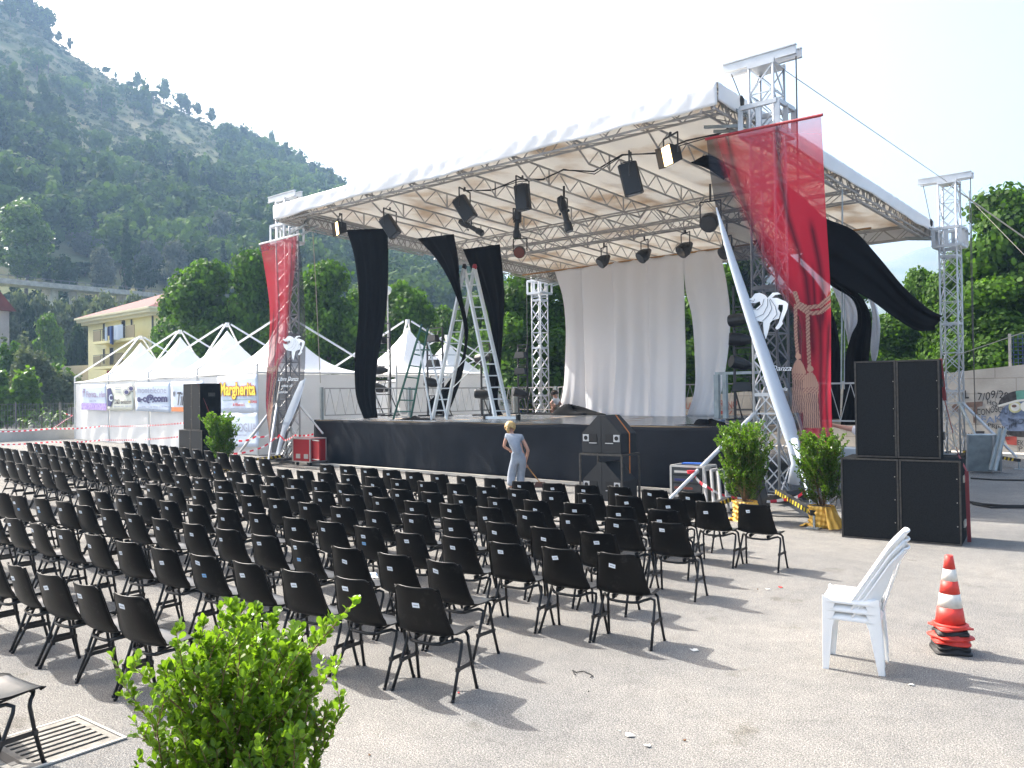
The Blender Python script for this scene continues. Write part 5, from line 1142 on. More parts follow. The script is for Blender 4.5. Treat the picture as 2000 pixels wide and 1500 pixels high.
dancer(569, 672, .44, 15.14, BL); btext('Libre Danza', 543, 736, 583, 744, 15.14, BL); btext('citta di', 550, 750, 572, 756, 15.14, BL); btext('Castel San', 543, 763, 562, 768, 15.14, BL)

# ------------------------------------------------------------------ white marquees
mat('tent_roof', (0.90, 0.90, 0.90), rough=.55, trans=.25, spec=.3, bump=.08, bscale=3)
mat('tent_wall', (0.80, 0.80, 0.79), rough=.6, trans=.35, var=.03, vscale=1.0, bump=.25, bscale=2.2, spec=.3)
mat('tent_pole', (0.62, 0.62, 0.60), rough=.4, metal=.2)
def tent(cx, cy, rzz, label, w_=5.0, ez=3.15, pk=5.25, walls='fr', group='white tents left of the stage', zb=0.0):
    t = empty('tent', (cx, cy, zb), rzz); tag(t, label, 'tent', group); h = w_/2; n = 14
    def rf(q):
        def fn(s, t_):
            x = -h+w_*s; r = t_; z = ez+(pk-ez)*(r**2.3); a = (x*(1-r), -h*(1-r)); c, s_ = math.cos(q), math.sin(q); e = .10*math.sin(PI*s)*(1-r)*r
            return (a[0]*c-a[1]*s_, a[0]*s_+a[1]*c, z-e)
        return fn
    mb = MB()
    for k in range(4): mb.grid(rf(k*PI/2), 12, n)
    mb.build('canopy', 'tent_roof', t, smooth=True)
    mb = MB()
    for k in range(4):
        c, s_ = math.cos(k*PI/2), math.sin(k*PI/2)
        def R2(x, y, z): return Vector((x*c-y*s_, x*s_+y*c, z))
        mb.tube([R2(-h, -h, ez+.22), R2(-.12, -.12, pk+.28)], .045, 6); mb.tube([R2(-h, -h, 0), R2(-h, -h, ez+.26)], .04, 8); mb.tube([R2(-h, -h, ez-.06), R2(h, -h, ez-.06)], .035, 6)
    mb.lathe([(.1, pk+.16), (.1, pk+.36)], (0, 0, 0), 8); mb.build('frame', 'tent_pole', t)
    for side, q in (('f', 0), ('r', PI/2), ('b', PI), ('l', -PI/2)):
        if side not in walls: continue
        c, s_ = math.cos(q), math.sin(q)
        def wl(s, tt, c=c, s_=s_, q=q):
            x = -h+.06+(w_-.12)*s; f = .05*math.sin(9*s+q)*math.sin(PI*tt)+.03*math.sin(23*s+4*tt)*tt+.05*math.sin(5*s*tt*4)*(1-tt)*tt*2; y = -h+.03+f*.7
            return (x*c-y*s_, x*s_+y*c, ez-.12-(ez-.14)*tt)
        mb = MB(); mb.grid(wl, 44, 26); mb.build('side_wall', 'tent_wall', t, smooth=True)
    return t
TA = Vector((-48.7, 18.8, 0)); TB = Vector((-28.0, 17.3, 0)); ta = math.atan2(TB.y-TA.y, TB.x-TA.x); td = (TB-TA).normalized(); tn = Vector((-td.y, td.x, 0))
names = ['leftmost white peaked tent with the florist banner', 'second white peaked tent from the left with the cafe and phone banners', 'third white peaked tent from the left, behind the left speaker stack', 'fourth white peaked tent, its grey side wall facing the stage']
tents = []
for k in range(4):
    c = TA+td*(5.17*(k+.5))+tn*2.6; tents.append(tent(c.x, c.y, ta, names[k], w_=5.14, walls='f' if k else 'fl') if k < 3 else tent(c.x, c.y, ta, names[k], w_=5.14, walls='fr'))
c = TA+td*(5.17*3.7)+tn*8.2; tent(c.x, c.y, ta, 'white tent peeking out behind the fourth tent roof', walls='r')
gT = 'white tents behind the stage'; p = atD(873, 745, 45); tent(p.x, p.y, 0.02, 'large white peaked tent behind the stage between the side drapes', w_=5.4, ez=2.95, pk=5.0, walls='fr', group=gT)
p = atD(735, 745, 55); tent(p.x, p.y, 0.02, 'white tent peak just right of the first black drape foot', w_=5, ez=2.95, pk=4.75, walls='fr', group=gT)
p = atD(960, 745, 50); tent(p.x, p.y, 0.02, 'low white tent roof behind the right leg of the tall ladder', w_=5, ez=2.9, pk=4.2, walls='fr', group=gT)
# advertising banners tied to the tent fronts
mat('sign_white', (0.62, 0.70, 0.82), rough=.5, trans=.2, bump=.2, bscale=2.5); mat('sign_navy', (0.015, 0.02, 0.11), rough=.6); mat('sign_orange', (0.60, 0.20, 0.06), rough=.6); mat('sign_yellow', (0.80, 0.62, 0.05), rough=.6); mat('sign_redline', (0.50, 0.03, 0.03), rough=.6)
mat('sign_lavender', (0.50, 0.40, 0.68), rough=.6, col2=(0.22, 0.12, 0.42), vscale=9, detail=9); mat('sign_cream', (0.62, 0.64, 0.55), rough=.6); mat('sign_grey', (0.30, 0.32, 0.42), rough=.6); mat('sign_black', (0.015, 0.015, 0.03), rough=.6); mat('sign_mauve', (0.30, 0.20, 0.33), rough=.6)
def tw(u, v, off=.0):
    """photo pixel -> point on the tents' front plane"""
    d = ray(u, v); n_ = tn; P0 = TA-tn*(.10+off); t = (P0-C0).dot(n_)/d.dot(n_); return C0+d*t
def sign(quad, label, off=0.0, m='sign_white'):
    """quad: photo corners tl,tr,br,bl"""
    P = [tw(u, v, off) for u, v in quad]; root = empty('advertising_banner', P[3]); tag(root, label, 'banner', 'advertising banners on the tent fronts')
    def fn(s, t): p = P[3].lerp(P[2], s).lerp(P[0].lerp(P[1], s), t)-P[3]; return p+tn*(.012*math.sin(7*s+3*t)+.01*math.sin(13*t+4*s))
    mb = MB(); mb.grid(fn, 14, 8); solid(mb.build('sheet', m, root, smooth=True), .008); return root, P
def stext(root, P, s, u0, v0, u1, v1, m, bold=0.0, name='lettering', shear=0.0, off=.03):
    a = tw(u0, v1, off); b_ = tw(u1, v1, off); c_ = tw(u0, v0, off); e = tw(u1, v0, off); text_on(s, a-P[3], (b_-a).xy.length, ((c_.z-a.z)+(e.z-b_.z))/2, root, m, xdir=td, rot=math.atan2(b_.z-a.z, (b_-a).xy.length), bold=bold, shear=shear, off=.006)
def spoly(root, P, pts, m, off=.035): mb = MB(); mb.poly([tw(u, v, off)-P[3] for u, v in pts], .006, tn); mb.build('printed_shape', m, root)
r, P = sign([(157, 752), (207, 751), (208, 802), (159, 800)], 'florist banner with lavender field, leftmost on the tents')
spoly(r, P, [(159, 787), (208, 788), (208, 801.5), (159.3, 799.5)], 'sign_lavender'); stext(r, P, 'Fiorista...', 169, 764, 192, 776, 'sign_mauve'); stext(r, P, 'in fiore', 194, 764, 206, 776, 'sign_mauve'); stext(r, P, '3388045346', 174, 781, 188, 785, 'sign_grey'); stext(r, P, 'ff', 161, 759, 167, 775, 'sign_mauve', shear=.3)
r, P = sign([(209, 752), (260, 750), (260, 801), (210, 802)], 'banner with two coffee cups and a navy hexagon, second from the left', m='sign_cream')
spoly(r, P, [(209.3, 759), (216, 758), (220.5, 773), (220, 783), (216, 794), (210, 794)], 'sign_navy'); stext(r, P, 'D&D evolution', 224, 780, 256, 789, 'sign_black', .01); stext(r, P, 'C', 213, 770, 220, 784, 'sign_white', .03, off=.045)
for cx, cy in ((247, 766), (256, 759)):
    for rx, m_, o_ in ((6.5, 'sign_black', .034), (5.6, 'paint_white', .042), (4.2, 'sign_navy', .05)): spoly(r, P, [(cx+rx*math.cos(a*PI/8), cy+.95*rx*math.sin(a*PI/8)) for a in range(16)], m_, o_)
stext(r, P, 'Via Caffe San Rocco Castel', 224, 754, 237, 757, 'sign_grey'); stext(r, P, 'Torrefazione caffe', 225, 759, 236, 762, 'sign_grey'); stext(r, P, 'bar e cialde', 226, 764, 236, 767, 'sign_grey'); stext(r, P, 'info tel. 081 950 321', 222, 792, 258, 795, 'sign_grey')
r, P = sign([(264, 748), (332, 747), (333, 806), (265, 802)], 'phone shop banner with big navy rounded letters, third from the left')
stext(r, P, 'monteleone', 268, 755, 325, 768, 'sign_grey'); stext(r, P, 'e-c@com', 268, 770, 327, 789, 'sign_navy', .055); stext(r, P, 'Via Roma 27 (Sa) - Tel. 081 949732 - fax 081 949536', 265, 793, 331, 797, 'sign_grey'); stext(r, P, 'info@ecom.it', 292, 799, 312, 802, 'sign_grey')
r, P = sign([(334, 746), (398, 744), (399, 806), (335, 804)], 'banner with handwritten name and orange strip beside the left speakers')
spoly(r, P, [(335, 795), (399, 796), (399, 805.5), (335, 803.5)], 'sign_orange'); stext(r, P, '" Timo "', 338, 764, 385, 792, 'sign_black', .012, shear=.3); stext(r, P, 'Via Europa 53', 341, 797, 360, 802, 'sign_black')
r, P = sign([(424, 736), (503, 731), (505, 805), (426, 806)], 'banner with big yellow supermarket lettering at the corner of the tents')
stext(r, P, 'Margherita', 429, 746, 500, 781, 'sign_redline', .075, off=.03); stext(r, P, 'Margherita', 430, 747, 499, 780, 'sign_yellow', .03, off=.045); spoly(r, P, [(435, 781.5), (501, 779), (501, 779.6), (435, 782.2)], 'paint_teal'); stext(r, P, 'CONAD', 489, 782, 502, 787, 'sign_redline', .02); stext(r, P, 'di Fiffeon s.r.l.', 455, 787, 478, 793, 'sign_redline', .01); stext(r, P, 'Piazza della Concordia 21/23 - Castel San Giorgio (Sa)', 437, 796, 496, 799, 'sign_grey'); spoly(r, P, [(485, 782.5), (488.2, 782.3), (488.3, 787), (485, 787.2)], 'sign_yellow')
r, P = sign([(426, 807), (504, 806), (505, 873), (428, 874)], 'pale banner with thin grey capitals below the yellow lettered banner')
stext(r, P, 'CASA SOGLIA', 430, 827, 501, 843, 'sign_grey'); stext(r, P, 'Centro commerciale', 440, 847, 482, 852, 'sign_grey')
# portable toilets behind the stage
mat('toilet_blue', (0.02, 0.10, 0.42), rough=.5); mat('toilet_teal', (0.02, 0.25, 0.28), rough=.5)
def toilet(u, D, m, label):
    p = atD(u, 780, D); t = empty('portable_toilet', (p.x, p.y, 0), .02); tag(t, label, 'toilet', 'portable toilets behind the stage'); mb = MB(); mb.b2((-.55, -.55, .1), (.55, .55, 2.05)); mb.build('cabin', m, t, bevel=.03)
    mb = MB(); mb.b2((-.42, -.57, .2), (.42, -.553, 1.95)); mb.build('door', m, t); mb = MB(); mb.b2((-.6, -.6, 2.052), (.6, .6, 2.14)); mb.box((0, 0, 2.22), (1.1, 1.1, .16), taper=.7); mb.build('roof', 'paint_white', t, bevel=.02); mb = MB(); mb.b2((-.58, -.6, 0), (.58, .6, .098)); mb.build('base', 'steel_dark', t)
toilet(1014, 47, 'toilet_blue', 'blue portable toilet left of the back lattice tower'); toilet(1052, 48, 'toilet_teal', 'teal portable toilet with white roof behind the back lattice tower'); toilet(1078, 49, 'toilet_teal', 'second teal toilet, just left of the white backdrop')

# ------------------------------------------------------------------ loudspeakers
mat('speaker_box', (0.006, 0.0065, 0.007), rough=.9, spec=.12, var=.3, vscale=6, bump=.3, bscale=90)
mat('speaker_edge', (0.045, 0.040, 0.034), rough=.7, var=.3, vscale=20); mat('strap_red', (0.26, 0.055, 0.06), rough=.8); mat('buckle', (0.45, 0.42, 0.36), rough=.5, metal=.4)
def grillemat():
    m = mat('grille', (0.020, 0.024, 0.028), rough=.6, spec=.2); n = m.node_tree; b = n.nodes['Principled BSDF']; tc = n.nodes.new('ShaderNodeTexCoord'); v = n.nodes.new('ShaderNodeTexVoronoi'); v.inputs['Scale'].default_value = 70; n.links.new(tc.outputs['Object'], v.inputs['Vector'])
    r = n.nodes.new('ShaderNodeValToRGB'); r.color_ramp.elements[0].color = (.002, .002, .0025, 1); r.color_ramp.elements[1].color = (.010, .0115, .013, 1); r.color_ramp.elements[0].position = .2; r.color_ramp.elements[1].position = .5; n.links.new(v.outputs['Distance'], r.inputs['Fac']); n.links.new(r.outputs[0], b.inputs['Base Color'])
grillemat()
def speaker(loc, rzz, w_, d, h, label, group, chamfer=0.0):
    t = empty('loudspeaker', loc, rzz); tag(t, label, 'loudspeaker', group); mb = MB()
    if chamfer: 
        pts = [(0, 0), (w_, 0), (w_, d*.5), (w_-chamfer, d), (chamfer, d), (0, d*.5)]; n = len(pts); mb.add([(x, y, 0) for x, y in pts]+[(x, y, h) for x, y in pts], [tuple(reversed(range(n))), tuple(range(n, 2*n))]+[(i, (i+1) % n, (i+1) % n+n, i+n) for i in range(n)])
    else: mb.b2((0, 0, 0), (w_, d, h))
    mb.build('cabinet', 'speaker_box', t, bevel=.012); e = .035; m2 = MB(); m2.b2((e, -.008, e), (w_-e, .004, h-e)); m2.build('grille', 'grille', t)
    m3 = MB()
    for a, b in (((0, -.012, 0), (w_, -.001, e*.7)), ((0, -.012, h-e*.7), (w_, -.001, h)), ((0, -.0115, e*.7), (e*.7, -.001, h-e*.7)), ((w_-e*.7, -.0115, e*.7), (w_, -.001, h-e*.7))): m3.b2(a, b)
    m3.build('front_edge', 'speaker_edge', t)
    m4 = MB()
    for z in (h*.22, h*.5, h*.78): m4.b2((w_*.93, -.014, z), (w_*.945, -.009, z+.012))
    m4.build('screw', 'buckle', t); m5 = MB(); m5.b2((w_+.001, d*.35, h*.72), (w_+.02, d*.65, h*.8)); m5.b2((w_+.001, d*.35, h*.18), (w_+.02, d*.65, h*.26)); m5.build('side_handle', 'buckle' if not chamfer else 'speaker_edge', t)
    return t
def stack(o, rzz, gname, side):
    o = Vector(o); R_ = Matrix.Rotation(rzz, 3, 'Z')
    def at_(x, y, z): return o+R_ @ Vector((x, y, z))
    w1, w2 = .79, .565
    speaker(at_(0, 0, .0), rzz, w1-.01, .85, 1.17, f'wide black bass speaker, bottom left of the {side} stack', gname); speaker(at_(w1, 0, .0), rzz, w1-.01, .85, 1.17, f'wide black bass speaker, bottom right of the {side} stack', gname)
    speaker(at_(.20, .06, 1.185), rzz, w2-.008, .72, 1.40, f'tall black speaker, top left of the {side} stack', gname, .1); speaker(at_(.20+w2, .06, 1.185), rzz, w2-.008, .72, 1.40, f'tall black speaker, top right of the {side} stack', gname, .1)
    mb = MB(); n_ = R_ @ Vector((1, 0, 0))
    if side == 'right': pts = [(.20+2*w2-.02, .35, 2.60), (.20+2*w2+.02, .42, 2.0), (2*w1-.07, .45, 1.22), (2*w1+.03, .42, 1.0), (2*w1+.05, .4, .0)]
    else: pts = [(.20+2*w2-.12, .03, 2.595), (.20+2*w2+.02, .25, 1.9), (.20+2*w2+.03, .5, 1.2), (2*w1+.02, .5, 1.15), (2*w1+.05, .5, .2)]
    P = [at_(*q) for q in pts]
    for a, b in zip(P, P[1:]): mb.bar(a, b, .05, .008)
    so_ = mb.build('tension_strap', 'strap_red'); tag(so_, f'red tension strap over the {side} speaker stack', 'strap'); m2 = MB(); m2.bar(P[2]*.6+P[1]*.4, P[2]*.85+P[1]*.15, .07, .03); m2.build('buckle', 'buckle', so_)
stack((-4.727, 12.60, 0), math.radians(9.4), 'loudspeakers of the right stack', 'right')
stack((-25.35, 12.9, 0.02), math.radians(-3), 'loudspeakers of the left stack', 'left')
# house-shaped subwoofers in a rack by the stage
mat('horn_silver', (0.5, 0.5, 0.5), rough=.4, metal=.3); mat('sub_grey', (0.009, 0.010, 0.012), rough=.6, bump=.3, bscale=60); mat('strap_orange', (0.45, 0.14, 0.02), rough=.8)
q = atZ(1138, 975, 0)
sub0 = Vector((q.x, q.y, 0)); sr = math.radians(4)
def sub(loc, label):
    t = empty('wedge_speaker', loc, sr); tag(t, label, 'loudspeaker', 'house shaped speakers in front of the stage'); w_, d, hs, H = .92, .62, .40, .77
    mb = MB(); pr = [(0, 0), (w_, 0), (w_, hs), (w_*.58, H), (w_*.42, H), (0, hs)]; n = 6; mb.add([(x, 0, z) for x, z in pr]+[(x, d, z) for x, z in pr], [tuple(range(n)), tuple(reversed(range(n, 2*n)))]+[(i, i+n, (i+1) % n+n, (i+1) % n) for i in range(n)]); mb.build('cabinet', 'sub_grey', t, bevel=.008)
    for x in (.10, w_-.10): m2 = MB(); m2.b2((x-.07, -.008, hs-.16), (x+.07, -.001, hs-.02)); h = m2.build('horn', 'horn_silver', t); m3 = MB(); m3.lathe([(.045, -.012), (.045, -.009)], (x, 0, hs-.09), 14, M=Matrix.Rotation(PI/2, 3, 'X')); m3 = MB(); m3.lathe([(.045, .009), (.045, .013)], (x, 0, hs-.09), 14, M=Matrix.Rotation(PI/2, 3, 'X')); m3.build('horn_mouth', 'black_rubber', h)
    for x in (.27, w_-.27): m2 = MB(); m2.b2((x-.09, -.006, hs-.18), (x+.09, -.001, hs-.01)); m2.build('vent', 'black_rubber', t); m3 = MB(); m3.b2((x-.09, -.014, hs-.20), (x+.09, -.002, hs-.184)); m3.build('vent_lip', 'horn_silver', t)
    m2 = MB(); m2.b2((w_/2-.003, -.004, .0), (w_/2+.003, -.001, H)); m2.build('seam', 'black_rubber', t)
    return t
sub(sub0, 'lower house shaped black speaker with two white horns, in the frame'); sub(sub0+Vector((0, 0, .95)), 'upper house shaped black speaker with two white horns, on top of the frame')

sf = empty('speaker_frame', sub0, sr); tag(sf, 'black metal frame holding the house shaped speakers', 'frame'); mb = MB()
for x in (-.03, .95):
    for y in (-.03, .66): mb.bar((x, y, 0), (x, y, .93), .035)
for z in (.925,):
    for y in (-.03, .66): mb.bar((-.03, y, z), (.95, y, z), .035)
    for x in (-.03, .95): mb.bar((x, -.03, z), (x, .66, z), .035)
mb.build('metal_frame', 'speaker_edge', sf); mb = MB(); mb.bar((.60, .35, 1.724), (.925, .35, 1.36), .03, .006); mb.bar((.928, .35, 1.36), (.928, .35, .55), .006, .03); tag(mb.build('orange_strap', 'strap_orange', loc=sub0), 'orange strap over the upper house shaped speaker', 'strap')
# flight case, amp rack, grey boxes
mat('case_red', (0.42, 0.015, 0.02), rough=.45); mat('case_edge', (0.55, 0.53, 0.50), rough=.4, metal=.5); mat('case_black', (0.012, 0.012, 0.014), rough=.5); mat('rack_face', (0.05, 0.055, 0.06), rough=.4, metal=.3)
def case(loc, rzz, w_, d, h, m, label, rackdir='x', open_=True, face='case_black'):
    t = empty('flight_case', loc, rzz); tag(t, label, 'flight case'); z0 = .13; mb = MB(); mb.b2((0, 0, z0), (w_, d, z0+h)); mb.build('body', m, t)
    mb = MB(); e = .025
    for x in (0, w_):
        for y in (0, d): mb.bar((x, y, z0-.003), (x, y, z0+h+.003), e*1.6)
        for z in (z0, z0+h): mb.bar((x, 0, z), (x, d, z), e*1.5)
    for y in (0, d):
        for z in (z0, z0+h): mb.bar((0, y, z), (w_, y, z), e*1.45)
    mb.build('edge_profile', 'case_edge', t)
    for x in (.1, w_-.1):
        for y in (.1, d-.1): mb = MB(); mb.lathe([(.05, -.02), (.05, .02)], (x, y, .05), 12, M=Matrix.Rotation(PI/2, 3, 'Y')); mb.bar((x, y, .06), (x, y, .128), .04); mb.build('caster', 'black_rubber', t)
    return t, z0
g = Vector((-23.15, 15.55, 0)); fc, z0 = case(g, .06, .85, .62, .72, 'case_red', 'red flight case with silver edges on casters, left of the stage skirt')
for x in (.17, .56): mb = MB(); mb.b2((x, -.02, z0+.10), (x+.2, -.004, z0+.24)); mb.build('latch', 'case_edge', fc); 
mb = MB(); mb.b2((-.02, .06, z0+.05), (-.003, .56, z0+.66)); rk = mb.build('equipment_panel', 'rack_face', fc)
for i in range(5): mb = MB(); mb.b2((-.03, .07, z0+.08+i*.12), (-.021, .55, z0+.17+i*.12)); mb.build('equipment_unit', 'case_black', fc)
mb = MB(); mb.box((.78+.35, .1, z0+.38), (.42, .05, .58), rz=-.2); lid = mb.build('case_cover', 'case_red', None, loc=g+Vector((0, 0, 0))); tag(lid, 'red lid standing right of the red flight case', 'lid'); m2 = MB(); m2.box((1.13, .06, z0+.09), (.46, .03, .03), rz=-.2); m2.box((1.13, .06, z0+.68), (.46, .03, .03), rz=-.2); m2.build('edge_profile', 'case_edge', lid)
mb = MB()
for i in range(5): a = g+Vector((-.05, .1+.09*i, .65-.1*i)); mb.tube([a, a+Vector((-.25, -.1, .05)), a+Vector((-.35-.05*i, -.2, -.3)), g+Vector((-.3-.1*i, -.25, .02)), g+Vector((-.8, -.2-.15*i, .015))], .012, 5)
tag(mb.build('cable_bundle', 'steel_dark'), 'tangle of cables hanging from the red flight case', 'cables')
q = atZ(1312, 992, 0); ar, z0 = case((q.x, q.y, 0), .05, .66, .5, .66, 'case_black', 'black amplifier rack with silver edges behind the diagonal strut')
for i in range(4): mb = MB(); mb.b2((.04, -.022, z0+.06+i*.15), (.62, -.004, z0+.18+i*.15)); u_ = mb.build('amplifier', 'rack_face', ar); m2 = MB(); m2.b2((.08, -.03, z0+.09+i*.15), (.45, -.023, z0+.13+i*.15)); m2.build('control_panel', ['case_edge', 'lens_red', 'sign_navy', 'case_edge'][i], u_)
mb = MB(); mb.box((q.x+.3, q.y+.25, z0+.70), (.35, .2, .02), rz=.3); tag(mb.build('blue_folder', 'toilet_blue'), 'blue folder lying on the amplifier rack', 'folder')
for i, (u, v) in enumerate([(1382, 1000), (1396, 1002), (1410, 1004)]):
    a = atZ(u, v, .02); mb = MB(); mb.tube([a, a+Vector((-.22, .30, .72))], .03, 8); mb.tube([a+Vector((.0, .25, 0)), a+Vector((-.22, .52, .72))], .03, 8); mb.bar(a+Vector((-.22, .30, .72)), a+Vector((-.22, .52, .72)), .05); tag(mb.build('folded_stand', 'alu_dull'), ['leftmost folded metal stand leaning by the amplifier rack', 'middle folded metal stand leaning by the amplifier rack', 'rightmost folded metal stand leaning by the amplifier rack'][i], 'stand', 'folded stands by the rack')
mb = MB(); a = atZ(1425, 1003, 0); mb.box(a+Vector((.1, .5, .45)), (.55, .3, .9), rz=.1, M=Matrix.Rotation(-.25, 3, 'Y')); tag(mb.build('black_case', 'case_black', bevel=.01), 'leaning black case behind the left potted shrub', 'case')
for i, dx in enumerate((0, .62)):
    a = atZ(1878+i*0, 928, 0); mb = MB(); M = Matrix.Rotation(.32, 3, 'X'); c = Vector((-5.55+.0+.12*i, 24.3+i*.3, .52)); mb.box(c, (.62, .09, 1.0), M=Matrix.Rotation(.3, 3, 'Z') @ M); o = mb.build('leaning_board', 'galv', bevel=.01); tag(o, ['front grey flat panel leaning by the back right tower', 'rear grey flat panel leaning by the back right tower'][i], 'panel', 'grey panels by the back tower')
    m2 = MB(); R3 = Matrix.Rotation(.3, 3, 'Z') @ M
    for s in (-1, 1): m2.bar(c+R3 @ Vector((s*.29, -.06, -.5)), c+R3 @ Vector((s*.29, -.06, .52)), .05)
    m2.build('edge_rail', 'alu_dull', o)
mb = MB(); mb.tube([(-5.28, 24.1, .1), (-5.1, 24.4, 1.15)], .05, 8); mb.tube([(-5.15, 24.0, .1), (-4.97, 24.3, 1.15)], .05, 8); tag(mb.build('metal_pipes', 'galv'), 'two thick grey pipes leaning beside the grey panels', 'pipes')
